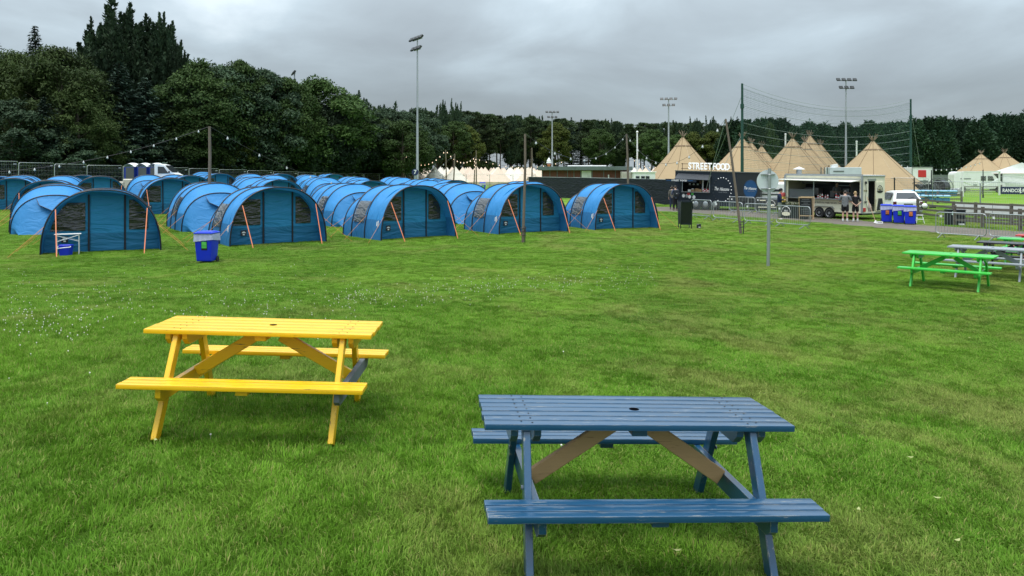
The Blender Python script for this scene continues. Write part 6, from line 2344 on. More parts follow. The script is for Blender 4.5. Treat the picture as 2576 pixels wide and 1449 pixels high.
for x, w in ((-3.4, 0.7), (-2.35, 1.9), (-1.2, 0.7)):
    M().box((x - 0.1, -0.55, 1.25 if w > 1 else 1.15), (w, 0.7, 0.85 if w > 1 else 0.6), ch=0.08).build('tank', pm('stained pale tank', (0.52, 0.48, 0.40), 0.6, 0, 0.15, 3), tk)
for x in (-3.2, 0.7):
    wheel_set(tk, x, -0.85, 0.36)

# ------------------------------------------------------------------ people
SKIN = pm('skin', (0.50, 0.30, 0.215), 0.5, 0, 0.06)
HAIRD = pm('dark hair', (0.035, 0.026, 0.02), 0.6, 0, 0.3, 20)
HAIRB = pm('blonde hair', (0.42, 0.28, 0.13), 0.5, 0, 0.3, 20)
EYE = pm('eye', (0.03, 0.025, 0.02), 0.2)


def skin(name, nodes, edges, mat, parent, sub=2):
    """one continuous limb surface grown round a skeleton"""
    keys = list(nodes)
    me = bpy.data.meshes.new(name)
    me.from_pydata([nodes[k][0] for k in keys], [(keys.index(a), keys.index(b)) for a, b in edges], [])
    o = bpy.data.objects.new(name, me)
    COL.objects.link(o)
    md_ = o.modifiers.new('skin', 'SKIN')
    md_.use_smooth_shade = True
    for i, k in enumerate(keys):
        r = nodes[k][1]
        sv = me.skin_vertices[0].data[i]
        sv.radius = r if isinstance(r, tuple) else (r, r)
        sv.use_root = (i == 0)
    o.modifiers.new('sub', 'SUBSURF').levels = sub
    o.modifiers['sub'].render_levels = sub
    me2 = mesh_from(o)
    bpy.data.objects.remove(o)
    me2.name = name
    me2.materials.clear()
    me2.materials.append(mat)
    me2.polygons.foreach_set('use_smooth', [True] * len(me2.polygons))
    q = bpy.data.objects.new(name, me2)
    COL.objects.link(q)
    q.parent = parent
    return q


def person(label, pos, rz, h=1.75, top=None, legs=None, legs_short=False, sleeves='long', hair=None, hair_len=0.0, shoes=None, arms='front', bulk=1.0, head_down=0.35, cap=None, group=None, top_long=0.0, lower=True):
    """faces -y; arms: front (hands together ahead), back (clasped behind), side"""
    o = thing('person', label, 'person', pos, rz, group)
    s = h / 1.75
    o.scale = (s, s, s)
    b = bulk
    N = {'pelvis': ((0, 0, 0.94), (0.135 * b, 0.10 * b)), 'waist': ((0, 0, 1.08), (0.125 * b, 0.095 * b)), 'chest': ((0, 0, 1.28), (0.15 * b, 0.105 * b)), 'collar': ((0, 0.01, 1.43), (0.09, 0.07)),
         'neck': ((0, -0.005, 1.50), 0.052), 'skull': ((0, -0.02 - 0.05 * head_down, 1.61 - 0.01 * head_down), (0.072, 0.088)), 'crown': ((0, -0.02 - 0.075 * head_down, 1.69 - 0.02 * head_down), (0.068, 0.080)), 'top': ((0, -0.01 - 0.08 * head_down, 1.738 - 0.025 * head_down), (0.034, 0.042))}
    E = [('pelvis', 'waist'), ('waist', 'chest'), ('chest', 'collar'), ('collar', 'neck'), ('neck', 'skull'), ('skull', 'crown'), ('crown', 'top')]
    hands = {}
    for sg, n in ((-1, 'l'), (1, 'r')):
        sh_ = Vector((sg * 0.185 * b, 0.01, 1.40))
        if arms == 'front':
            el_ = Vector((sg * 0.25 * b, -0.03, 1.13))
            wr2 = Vector((sg * 0.10, -0.25, 1.13))
            hd = Vector((sg * -0.35, -0.75, 0.15))
        elif arms == 'back':
            el_ = Vector((sg * 0.27, 0.10, 1.14))
            wr2 = Vector((sg * 0.07, 0.19, 0.98))
            hd = Vector((sg * -0.75, 0.15, -0.35))
        else:
            el_ = Vector((sg * 0.24 * b, 0.02, 1.12))
            wr2 = Vector((sg * 0.25 * b, -0.06, 0.87))
            hd = Vector((sg * -0.02, -0.1, -1))
        N.update({n + 'sh': (sh_, 0.058 * b), n + 'el': (el_, 0.040), n + 'wr': (wr2, 0.027)})
        E += [('collar', n + 'sh'), (n + 'sh', n + 'el'), (n + 'el', n + 'wr')]
        hands[n] = (wr2, hd.normalized(), sg)
        fx = sg * 0.105
        N.update({n + 'hip': ((sg * 0.085, 0, 0.90), 0.088 * b), n + 'kn': ((fx, -0.015, 0.50), 0.056), n + 'cf': ((fx, 0.012, 0.36), 0.056), n + 'an': ((fx * 1.02, 0.02, 0.085), 0.036), n + 'toe': ((fx * 1.15, -0.12, 0.04), (0.035, 0.026))})
        E += [('pelvis', n + 'hip'), (n + 'hip', n + 'kn'), (n + 'kn', n + 'cf'), (n + 'cf', n + 'an'), (n + 'an', n + 'toe')]
        palm = wr2 + hd.normalized() * 0.055
        N[n + 'pm'] = (palm, (0.036, 0.018))
        E.append((n + 'wr', n + 'pm'))
        w = hd.normalized()
        side = Vector((0, 0, 1)).cross(w)
        if side.length < 0.2:
            side = Vector((0, 1, 0))
        side.normalize()
        upn = w.cross(side).normalized()
        for k in range(4):
            off = side * (0.027 - 0.018 * k)
            Lk = (0.068, 0.078, 0.072, 0.056)[k]
            p1 = palm + off + w * 0.045
            p2 = p1 + w * Lk * 0.5 - upn * 0.012
            p3 = p2 + w * Lk * 0.35 - upn * 0.03
            for j, (pt, rr) in enumerate(((p1, 0.0095), (p2, 0.0085), (p3, 0.007))):
                N['%sf%d%d' % (n, k, j)] = (pt, rr)
            E += [(n + 'pm', '%sf%d0' % (n, k)), ('%sf%d0' % (n, k), '%sf%d1' % (n, k)), ('%sf%d1' % (n, k), '%sf%d2' % (n, k))]
        t1 = palm + side * 0.042 + w * 0.005
        N[n + 't1'] = (t1, 0.0105)
        N[n + 't2'] = (t1 + side * 0.018 + w * 0.045 - upn * 0.01, 0.0085)
        E += [(n + 'pm', n + 't1'), (n + 't1', n + 't2')]
    if not lower:
        for n in 'lr':
            for k in ('kn', 'cf', 'an', 'toe'):
                pass
    skin('body', N, E, SKIN, o)
    hc = Vector(N['skull'][0])
    fz = hc.z + 0.005
    fy = hc.y - 0.088
    fc = M()
    for sg in (-1, 1):
        fc.sphere((sg * 0.03, fy + 0.008, fz + 0.012), 0.010, 8)
    fc.build('eyes', EYE, o)
    M().lathe([(0.0005, 0.03), (0.012, 0.0), (0.016, -0.02), (0.0005, -0.025)], 8, (0, fy - 0.004, fz - 0.012)).build('nose', SKIN, o, smooth=60)
    M().box((0, fy + 0.006, fz - 0.055), (0.045, 0.012, 0.010), ch=0.003).build('mouth', pm('lips', (0.40, 0.17, 0.14), 0.5), o)
    for sg in (-1, 1):
        M().sphere((sg * 0.078, hc.y + 0.01, fz), 0.024, 8, 1.3).build('ear', SKIN, o, smooth=60)
    if hair:
        hn = {'z': ((0, hc.y + 0.045, fz - 0.055), (0.060, 0.050)), 'a': ((0, hc.y + 0.030, fz + 0.030), (0.090, 0.088)), 'b': ((0, hc.y + 0.012, fz + 0.095), (0.082, 0.088)), 'e': ((0, hc.y + 0.01, fz + 0.142), (0.045, 0.05))}
        he = [('z', 'a'), ('a', 'b'), ('b', 'e')]
        if hair_len:
            hn['c'] = ((0, hc.y + 0.07, fz - 0.05), (0.07, 0.04))
            hn['d'] = ((0.005, hc.y + 0.09, fz - 0.05 - hair_len), (0.06, 0.03))
            he += [('z', 'c'), ('c', 'd')]
        skin('hair', hn, he, hair, o)
    if cap:
        M().lathe([(0.103, 0.0), (0.107, 0.03), (0.095, 0.095), (0.05, 0.13), (0.0005, 0.136)], 16, (0, hc.y + 0.0, fz + 0.045), (R(-14), 0, 0), 0.92, 1.08).prism([(-0.07, hc.y - 0.08, fz + 0.055), (0.07, hc.y - 0.08, fz + 0.055), (0.055, hc.y - 0.175, fz + 0.035), (-0.055, hc.y - 0.175, fz + 0.035)], (0, 0, 0.008)).build('cap', cap, o, smooth=40)
    g = 1.16
    tn = {'hem': ((0, 0, 0.80 - top_long), (0.180 * b, 0.140 * b)), 'h2': ((0, 0, 0.93), (0.165 * b, 0.130 * b)), 'w': ((0, 0, 1.08), (0.155 * b, 0.122 * b)), 'c': ((0, 0, 1.28), (0.172 * b, 0.128 * b)), 'n': ((0, 0.012, 1.44), (0.095, 0.078))}
    te = [('hem', 'h2'), ('h2', 'w'), ('w', 'c'), ('c', 'n')]
    for n in 'lr':
        sh_, el_, wr2 = N[n + 'sh'][0], N[n + 'el'][0], N[n + 'wr'][0]
        tn[n + 's'] = (sh_, 0.075 * b)
        te.append(('n', n + 's'))
        if sleeves == 'long':
            tn[n + 'e'] = (el_, 0.058)
            tn[n + 'w'] = (el_.lerp(wr2, 0.9), 0.042)
            te += [(n + 's', n + 'e'), (n + 'e', n + 'w')]
        else:
            tn[n + 'e'] = (sh_.lerp(el_, 0.95 if sleeves == 'half' else 0.75), 0.064)
            te.append((n + 's', n + 'e'))
    skin('top', tn, te, top, o)
    ln_ = {'q': ((0, 0, 1.06), (0.14 * b, 0.112 * b)), 'p': ((0, 0, 0.95), (0.15 * b, 0.118 * b))}
    le = [('q', 'p')]
    for sg, n in ((-1, 'l'), (1, 'r')):
        fx = sg * 0.105
        ln_[n + 'h'] = ((sg * 0.088, 0, 0.86), 0.108 * b)
        le.append(('p', n + 'h'))
        if legs_short:
            ln_[n + 'k'] = ((fx, -0.01, 0.56), 0.098)
            le.append((n + 'h', n + 'k'))
        else:
            ln_[n + 'k'] = ((fx, -0.015, 0.50), 0.078)
            ln_[n + 'a'] = ((fx * 1.02, 0.015, 0.10), 0.060)
            le += [(n + 'h', n + 'k'), (n + 'k', n + 'a')]
    skin('shorts' if legs_short else 'trousers', ln_, le, legs, o)
    for sg in (-1, 1):
        fx = sg * 0.108
        sn = {'a': ((fx, 0.05, 0.055), (0.046, 0.042)), 'b': ((fx * 1.08, -0.06, 0.05), (0.046, 0.036)), 'c': ((fx * 1.18, -0.155, 0.042), (0.042, 0.028))}
        sho = skin('shoe', sn, [('a', 'b'), ('b', 'c')], shoes, o)
        if legs_short:
            M().cyl((fx * 1.02, 0.02, 0.08), (fx * 1.02, 0.018, 0.20), 0.047, 0.052, 12).build('sock', MAT['white'], sho, smooth=60)
    return o


cl = lambda n, c: fabric(n, c, 0.02, 0.12, 0.35, (2, 2, 5), 0.85)
NAVY, GREYT, BLACKC, WHITES = cl('navy jacket cloth', (0.012, 0.022, 0.06)), cl('grey t-shirt cloth', (0.17, 0.175, 0.185)), cl('black cloth', (0.012, 0.012, 0.014)), pm('white trainer', (0.78, 0.78, 0.78), 0.5)
SAGE, BLUEG, DENIM = cl('sage trousers cloth', (0.17, 0.185, 0.15)), cl('grey blue top cloth', (0.075, 0.095, 0.155)), cl('dark denim', (0.02, 0.03, 0.06))
DSHOE = pm('dark shoe', (0.02, 0.02, 0.02), 0.5)
gm = G(1961, 553)
person('man in navy jacket and sage trousers looking down by the cream trailer', gm, R(78), 1.80, NAVY, SAGE, False, 'long', HAIRD, 0, WHITES, 'front', 1.08, 1.1, BLACKC)
gm = G(2126, 558.5)
person('man in grey t-shirt and black shorts at the cream trailer hatch', gm, R(178 - 28), 1.76, GREYT, BLACKC, True, 'half', HAIRD, 0, WHITES, 'front', 1.22, 0.9)
gm = G(2152, 558.5)
person('blonde woman in black with hands clasped behind her back', gm, R(170), 1.72, BLACKC, BLACKC, True, 'half', HAIRB, 0.13, WHITES, 'back', 0.95, 0.7, top_long=0.02)
gm = G(1699, 530)
pb_ = person('person with black backpack waiting at the black trailer', gm, R(186), 1.74, BLUEG, BLACKC, False, 'long', HAIRD, 0, DSHOE, 'front', 1.0, 0.3)
bpk = thing('backpack', 'black backpack on the back of the person at the black trailer', 'backpack', gm, R(186))
bb2 = M()
bb2.box((0, 0.24, 1.22), (0.33, 0.20, 0.46), ch=0.06, seg=3)
bb2.box((0, 0.355, 1.15), (0.26, 0.08, 0.26), ch=0.035, seg=2)
bb2.build('bag_body', MAT['black'], bpk, smooth=50)
for s in (-1, 1):
    M().tube([(s * 0.13, 0.16, 1.42), (s * 0.15, 0.02, 1.50), (s * 0.14, -0.16, 1.36), (s * 0.16, -0.12, 1.15), (s * 0.15, 0.15, 1.04)], 0.022, 6).build('shoulder_strap', MAT['black'], bpk)
M().box((0.03, 0.398, 1.19), (0.06, 0.004, 0.03)).build('logo_mark', MAT['emb_white'], bpk)
gm = P(1690.5, 55.0)
person('person half hidden behind the backpack wearer, in pale scarf and jeans', gm, R(165), 1.68, cl('taupe coat cloth', (0.14, 0.13, 0.11)), DENIM, False, 'long', HAIRD, 0.08, DSHOE, 'side', 0.95, 0.2)
# staff, standing on the trailer floors
person('trailer cook in grey top behind the cream trailer counter', on_ct((3.02, 0.85, 0.50)), ac + R(55), 1.66, GREYT, BLACKC, False, 'half', HAIRD, 0, DSHOE, 'front', 1.0, 0.6)
person('trailer cook in dark top bending over the cream trailer counter', on_ct((3.95, 0.95, 0.50)), ac - R(30), 1.62, BLACKC, BLACKC, False, 'half', HAIRD, 0, DSHOE, 'front', 1.0, 0.9)
person('server in dark hooded top inside the black trailer', on_bt((1.68, 0.9, 0.42)), ang + R(10), 1.70, BLACKC, BLACKC, False, 'long', HAIRD, 0, DSHOE, 'front', 1.05, 0.5)

# ------------------------------------------------------------------ trees
def unit(v):
    return v / np.maximum(np.linalg.norm(v, axis=-1, keepdims=True), 1e-9)


def leaf_quads(c, ax, nrm_hint, ln, wd, r):
    """kite shaped sprays: centre c, long axis ax, half length ln, half width wd"""
    n = len(c)
    b = np.cross(ax, nrm_hint + r.normal(0, 0.35, (n, 3)))
    b = unit(b)
    f = unit(np.cross(ax, b))
    ln = ln[:, None]
    wd = wd[:, None]
    v = np.stack([c - ax * ln, c + b * wd + f * wd * 0.25, c + ax * ln, c - b * wd + f * wd * 0.25], 1)
    return v.reshape(-1, 3)


def trunk_mesh(h, r0, limbs, lean=0.0, seed=0, top=0.9):
    rr = random.Random(seed)
    m = M()
    pts = [Vector((lean * (i / 6) * h * 0.1 + rr.uniform(-0.08, 0.08) * (i > 0), rr.uniform(-0.08, 0.08) * (i > 0), -0.3 + (h * top + 0.3) * i / 6)) for i in range(7)]
    m.tube(pts, r0, 9, radii=[r0 * 1.35] + [r0 * (1 - 0.9 * i / 6) + 0.02 for i in range(1, 7)])
    for (z, a, L, up) in limbs:
        p0 = Vector((lean * z * 0.1, 0, z))
        d = Vector((math.cos(a), math.sin(a), up)).normalized()
        p1 = p0 + d * L * 0.55 + Vector((0, 0, rr.uniform(-0.1, 0.2) * L))
        p2 = p0 + d * L
        r1 = r0 * 0.32 * (1 - 0.5 * z / h)
        m.tube([p0, p1, p2], r1, 6, radii=[r1, r1 * 0.7, r1 * 0.25])
    return m


def proto_broadleaf(seed, H=14.0, Rr=5.4, zlow=1.6, nclump=110, per=240, mat='leaf_mid', ls=0.165, droop=0.0, squash=1.0):
    r = np.random.default_rng(seed)
    # clump centres over an egg shaped crown
    th = r.random(nclump) * 2 * math.pi
    f = np.sort(r.random(nclump)) ** 0.9
    prof = np.sin(np.clip(f * 0.93 + 0.10, 0, 1) * math.pi) ** 0.62
    rad = Rr * prof * (0.55 + 0.45 * np.sqrt(r.random(nclump)))
    cz = zlow + f * (H - zlow - 0.8)
    C = np.stack([rad * np.cos(th), rad * np.sin(th) * squash, cz], -1)
    C += r.normal(0, 0.25, C.shape)
    R_ = (0.95 + 0.75 * r.random(nclump)) * Rr / 5.4
    ci = np.repeat(np.arange(nclump), per)
    n = len(ci)
    dirs = unit(r.normal(0, 1, (n, 3)))
    dirs[:, 2] = np.where(r.random(n) < 0.6, np.abs(dirs[:, 2]), dirs[:, 2])
    rr_ = R_[ci] * (0.55 + 0.5 * r.random(n))
    c = C[ci] + dirs * rr_[:, None] * np.array([1, 1, 0.72])
    if droop:
        c[:, 2] -= droop * r.random(n) ** 2 * 2.2
    ax = unit(dirs * 0.6 + r.normal(0, 0.6, (n, 3)) + np.array([0, 0, -0.25 - droop * 1.2]))
    ln = ls * (0.7 + 0.7 * r.random(n))
    v = leaf_quads(c, ax, dirs + np.array([0, 0, 0.8]), ln, ln * (0.52 if droop < 0.3 else 0.34), r)
    limbs = [(H * (0.2 + 0.06 * k), k * 2.4 + seed, Rr * 0.75, 0.9) for k in range(9)]
    return v, trunk_mesh(H, 0.26, limbs, 0.1, seed, 0.8), H, mat


def proto_spruce(seed, H=18.0, Rr=3.6, zlow=1.0, mat='leaf_spruce', droop=0.35):
    r = np.random.default_rng(seed)
    out_ = []
    z = zlow
    while z < H - 0.25:
        f = (z - zlow) / (H - zlow)
        L = Rr * (1 - f) ** 0.82 * (0.8 + 0.35 * r.random()) + 0.12
        nb = int(5 + 5 * (1 - f))
        a0 = r.random() * 6.28
        for k in range(nb):
            a = a0 + 2 * math.pi * k / nb + r.normal(0, 0.15)
            Lk = L * (0.7 + 0.45 * r.random())
            m_ = max(4, int(Lk * 15))
            s_ = np.sort(r.random(m_)) ** 0.8
            pr = s_ * Lk
            pz = z - droop * pr * (1 - 0.55 * s_) + 0.10 * (s_ ** 3) * Lk
            side = r.normal(0, 0.16 + 0.16 * (1 - s_), m_) * (0.4 + 0.25 * Lk)
            c = np.stack([pr * math.cos(a) - side * math.sin(a), pr * math.sin(a) + side * math.cos(a), pz - 0.16 * r.random(m_)], -1)
            ax = unit(np.stack([np.full(m_, math.cos(a)), np.full(m_, math.sin(a)), np.full(m_, -droop)], -1) + r.normal(0, 0.42, (m_, 3)))
            ln = 0.27 * (0.7 + 0.6 * r.random(m_))
            out_.append(leaf_quads(c, ax, np.tile([0, 0, 1.0], (m_, 1)), ln, ln * 0.30, r))
        z += 0.30 + 0.22 * (1 - f)
    return np.concatenate(out_), trunk_mesh(H, 0.22, [], 0, seed, 0.97), H, mat


def proto_spires(seed, H=20.0, Rr=4.6, n_spire=58, mat='leaf_dark', base=4.0, tip=1.0):
    """many upswept leaders: a feathery, spiky top"""
    r = np.random.default_rng(seed)
    out_ = []
    limbs = []
    for k in range(n_spire):
        a = r.random() * 6.28
        q = Rr * math.sqrt(r.random())
        top = H * (1 - 0.5 * (q / Rr) ** 2.0) * (0.91 + 0.09 * r.random()) if k else H * 0.98
        lowz = base * (0.6 + 0.5 * r.random())
        m_ = int(44 * (top - lowz))
        f = r.random(m_)
        zz = lowz + f * (top - lowz)
        ph = r.random() * 6.28
        wob = 0.75 + 0.35 * np.sin(f * 31 + ph) + 0.25 * np.sin(f * 13 + 2 * ph)
        spread = (0.40 * np.minimum(1, (1 - f) * 9) + 1.35 * (1 - f) ** 0.66 * wob) * tip
        inw = 0.45 + 0.55 * f
        g = r.random(m_) * 6.28
        rr_ = spread * r.random(m_) ** 0.7
        zz = zz + 0.45 * rr_
        c = np.stack([q * inw * math.cos(a) + rr_ * np.cos(g), q * inw * math.sin(a) + rr_ * np.sin(g), zz], -1)
        ax = unit(np.stack([0.55 * np.cos(g), 0.55 * np.sin(g), np.full(m_, 1.0)], -1) + r.normal(0, 0.3, (m_, 3)))
        ln = 0.25 * (0.7 + 0.6 * r.random(m_))
        out_.append(leaf_quads(c, ax, np.stack([np.cos(g), np.sin(g), 0 * g], -1), ln, ln * 0.46, r))
        limbs.append((lowz * 0.7, a, q * 1.2 + 2.0, 1.6))
    return np.concatenate(out_), trunk_mesh(H, 0.3, limbs[:12], 0, seed, 0.85), H, mat


def proto_pine(seed, H=16.0, Rr=3.3, bare=0.42, mat='leaf_pine'):
    """bare lower stem, layered dark crown"""
    r = np.random.default_rng(seed)
    out_ = []
    limbs = []
    z = H * bare
    while z < H:
        f = (z - H * bare) / (H * (1 - bare))
        L = Rr * (np.sin(np.clip(0.22 + 0.80 * f, 0, 1) * math.pi) ** 0.6) * (0.65 + 0.5 * r.random()) + 0.15
        nb = 3 + int(3 * r.random())
        for k in range(nb):
            a = r.random() * 6.28
            Lk = L * (0.6 + 0.5 * r.random())
            for j in range(3):
                s_ = (0.45, 0.75, 1.0)[j]
                cc = np.array([Lk * s_ * math.cos(a), Lk * s_ * math.sin(a), z + 0.22 * Lk * s_])
                m_ = 44
                d_ = unit(r.normal(0, 1, (m_, 3)))
                c = cc + d_ * (np.array([0.75, 0.75, 0.34]) * (0.45 + 0.6 * r.random((m_, 1))))
                ax = unit(d_ * 0.7 + r.normal(0, 0.4, (m_, 3)) + np.array([0, 0, 0.5]))
                ln = 0.22 * (0.7 + 0.6 * r.random(m_))
                out_.append(leaf_quads(c, ax, np.tile([0, 0, 1.0], (m_, 1)), ln, ln * 0.36, r))
            limbs.append((z, a, Lk, 0.2))
        z += 0.52
    # a few dead side branches on the stem
    for k in range(7):
        limbs.append((H * (0.12 + 0.05 * k), r.random() * 6.28, 0.9 + 0.8 * r.random(), -0.05))
    return np.concatenate(out_), trunk_mesh(H, 0.19, limbs, 0.1, seed, 0.95), H, mat


def proto_cypress(seed, H=13.0, Rr=2.6, mat='leaf_cypress'):
    r = np.random.default_rng(seed)
    n = 13000
    f = r.random(n) ** 0.85
    a = r.random(n) * 6.28
    lump = 1 + 0.14 * np.sin(a * 5 + seed + 9 * f) + 0.10 * np.sin(a * 3 - 14 * f)
    rad = Rr * np.sqrt(np.clip(1.0 - f ** 5, 0.0, 1)) * lump * (0.78 + 0.26 * r.random(n))
    z = f * H * (0.93 + 0.05 * np.sin(a * 4) + 0.05 * r.random(n)) + 0.9 * (r.random(n) < 0.06) * r.random(n)
    c = np.stack([rad * np.cos(a), rad * np.sin(a), z], -1)
    ax = unit(np.stack([0.75 * np.cos(a), 0.75 * np.sin(a), np.full(n, 0.75)], -1) + r.normal(0, 0.42, (n, 3)))
    ln = 0.30 * (0.7 + 0.6 * r.random(n))
    v = leaf_quads(c, ax, np.stack([np.cos(a), np.sin(a), 0.6 + 0 * a], -1), ln, ln * 0.36, r)
    return v, trunk_mesh(H, 0.2, [], 0, seed, 0.9), H, mat


MAT['leaf_mid'] = leafy('sycamore leaves', (0.0301, 0.0636, 0.0184), (0.0837, 0.1373, 0.0368), 0.18, 0.30)
MAT['leaf_light'] = leafy('birch leaves', (0.0361, 0.0631, 0.0180), (0.0824, 0.1197, 0.0347), 0.20, 0.35)
MAT['leaf_yellow'] = leafy('yellowing leaves', (0.0538, 0.0874, 0.0179), (0.1288, 0.1512, 0.0314), 0.22, 0.35)
MAT['leaf_dark'] = leafy('upswept dark leaves', (0.0301, 0.0569, 0.0335), (0.0703, 0.1105, 0.0569), 0.15, 0.25)
MAT['leaf_spruce'] = leafy('spruce needles', (0.0217, 0.0436, 0.0318), (0.0535, 0.0837, 0.0603), 0.08, 0.25)
MAT['leaf_pine'] = leafy('pine needles', (0.0347, 0.0631, 0.0309), (0.0902, 0.1288, 0.0515), 0.10, 0.3)
MAT['leaf_cypress'] = leafy('cypress sprays', (0.0184, 0.0469, 0.0268), (0.0452, 0.0870, 0.0436), 0.08, 0.4)

KIND = {
    'lifted': [proto_broadleaf(81, 14, 4.0, 5.6, 85, 220, 'leaf_mid', 0.16)],
    'plume': [proto_spires(71, 20, 5.4, 95, 'leaf_dark', 4.0, 0.72), proto_spires(72, 20, 4.4, 75, 'leaf_dark', 4.0, 0.72)],
    'syc': [proto_broadleaf(1, 14, 5.4, 2.6), proto_broadleaf(2, 13.5, 5.0, 2.2, 100, 240, 'leaf_dark')],
    'oak': [proto_broadleaf(3, 12, 4.6, 2.0, 90, 230, 'leaf_mid', 0.16), proto_broadleaf(9, 12, 4.4, 2.5, 80, 230, 'leaf_dark', 0.16)],
    'birch': [proto_broadleaf(4, 15, 4.2, 1.6, 105, 220, 'leaf_light', 0.155, 0.55), proto_broadleaf(5, 14, 3.8, 2.2, 90, 220, 'leaf_light', 0.155, 0.45)],
    'yellow': [proto_broadleaf(6, 12, 3.8, 3.4, 85, 220, 'leaf_yellow', 0.155, 0.1)],
    'spire': [proto_spires(11), proto_spires(12, 20, 3.8, 44), ],
    'spruce': [proto_spruce(21), proto_spruce(22, 17, 4.0, 0.8)],
    'pine': [proto_pine(31, 16, 3.3, 0.47), proto_pine(32, 16, 2.9, 0.42), proto_pine(33, 16, 3.6, 0.52)],
    'tuft': [proto_spires(41, 16, 3.3, 46, 'leaf_pine', 6.0, 0.62), proto_spires(42, 16, 3.6, 40, 'leaf_dark', 6.0, 0.66)],
    'cyp': [proto_cypress(51), proto_cypress(52, 13, 2.9), proto_cypress(53, 13, 2.4)],
    'bush': [proto_broadleaf(61, 4.0, 2.6, 0.1, 40, 150, 'leaf_mid', 0.15)],
}
NAMES = {'lifted': ('broadleaf_tree', 'tree'), 'plume': ('upswept_tree', 'tree'), 'syc': ('broadleaf_tree', 'tree'), 'oak': ('broadleaf_tree', 'tree'), 'birch': ('birch_tree', 'tree'), 'yellow': ('broadleaf_tree', 'tree'), 'spire': ('upswept_tree', 'tree'),
         'spruce': ('spruce_tree', 'tree'), 'pine': ('pine_tree', 'tree'), 'tuft': ('pine_tree', 'tree'), 'cyp': ('cypress_tree', 'tree'), 'bush': ('bush', 'bush')}
ROOTS = {}


def tree(kind, px, d, ytop, label, wide=1.0, group='trees round the field', var=None, h=None):
    if px < 1010:      # keep the stems behind the fence
        d = max(d, float(np.interp(px, [-60, 130, 266, 452, 664, 750, 900, 1000], [62, 68, 74, 80, 88, 92, 104, 112])) + (5 if kind != 'bush' else 2.5))
    q = P(px, d)
    hh = h if h else ZY(ytop, d) - q.z
    vi = var if var is not None else random.randrange(len(KIND[kind]))
    key = (kind, vi)
    if key not in ROOTS:
        v, tm, H, mt_ = KIND[kind][vi]
        root = thing(NAMES[kind][0], label, NAMES[kind][1], q, random.random() * 6.28, group)
        link_mesh('crown', quads_mesh('crown', v, MAT[mt_]), root)
        tm.build('trunk', MAT['bark'], root, smooth=60)
        ROOTS[key] = (root, H)
        o = root
    else:
        root, H = ROOTS[key]
        o = dup(root, q, random.random() * 6.28, label, group)
    sz = hh / H
    sx = wide * (0.55 * sz + 0.45)
    o.scale = (sx, sx, sz)
    return o


L = tree
WD = 'trees of the wood on the left'
# the wood on the left: the sky line
L('spruce', -12, 84, 92, 'dark conifer cut by the left edge, its top in frame', 1.1, WD)
L('spruce', 88, 92, 57, 'pointed spruce top standing above the birches at far left', 1.0, WD, 0)
L('birch', 45, 80, 120, 'drooping olive green tree at the far left below the spruce top', 1.15, WD, 0)
L('birch', 150, 78, 108, 'drooping olive green tree between the spruce top and the tall upswept tree', 1.35, WD, 0)
L('birch', 200, 75, 200, 'lower drooping olive tree in front, left of the tall upswept tree', 1.05, WD, 1)
L('plume', 312, 92, -4, 'tallest upswept feathery tree of the wood', 1.25, WD, 0)
L('plume', 246, 90, 66, 'upswept tree forming the left shoulder of the tallest one', 0.9, WD, 1)
L('plume', 408, 94, 28, 'second tall upswept tree right of the tallest', 0.95, WD, 1)
L('plume', 356, 93, 52, 'upswept tree filling the gap between the two tallest', 0.8, WD, 0)
L('plume', 446, 92, 108, 'short upswept tree right of the second tallest', 0.75, WD, 1)
L('plume', 278, 95, 30, 'upswept tree rising behind the left flank of the tallest', 0.8, WD, 0)
L('spruce', 300, 78, 150, 'dark drooping spruce under the tallest upswept tree', 1.5, WD, 0)
L('spruce', 365, 80, 190, 'bluish spruce in front of the second tall tree', 1.35, WD, 1)
L('spruce', 430, 82, 215, 'dark spruce left of the tall wooden pole', 1.2, WD, 0)
L('syc', 505, 88, 152, 'dark rounded broadleaf behind the tall wooden pole', 1.0, WD, 0)
L('syc', 555, 90, 158, 'rounded broadleaf right of the tall wooden pole', 0.95, WD, 1)
L('spruce', 535, 84, 205, 'dark spruce standing right of the tall wooden pole', 1.1, WD, 1)
L('spruce', 690, 86, 238, 'dark spruce left of the big domed sycamore', 1.15, WD, 0)
L('oak', 606, 92, 144, 'broadleaf with a raised tuft above the middle of the wood', 0.85, WD, 0)
L('syc', 662, 92, 168, 'broadleaf left of the hidden lamp head', 1.0, WD, 1)
L('oak', 715, 94, 188, 'broadleaf in front of the hidden lamp head', 0.9, WD, 0)
L('syc', 800, 86, 196, 'big domed sycamore at the right shoulder of the wood', 1.25, WD, 0)
L('syc', 868, 90, 232, 'domed sycamore sloping down right of the big dome', 1.1, WD, 1)
L('syc', 930, 96, 272, 'broadleaf low on the right end slope of the wood', 1.0, WD, 0)
L('yellow', 985, 102, 305, 'light green broadleaf at the right foot of the wood', 1.2, WD, 0)
L('oak', 1012, 108, 298, 'broadleaf just left of the floodlight mast', 1.0, WD, 0)
L('spire', 905, 118, 228, 'upswept tree tops behind the domed sycamore', 0.9, WD, 1)
L('spire', 960, 124, 250, 'upswept tree tops behind the right slope of the wood', 0.85, WD, 0)
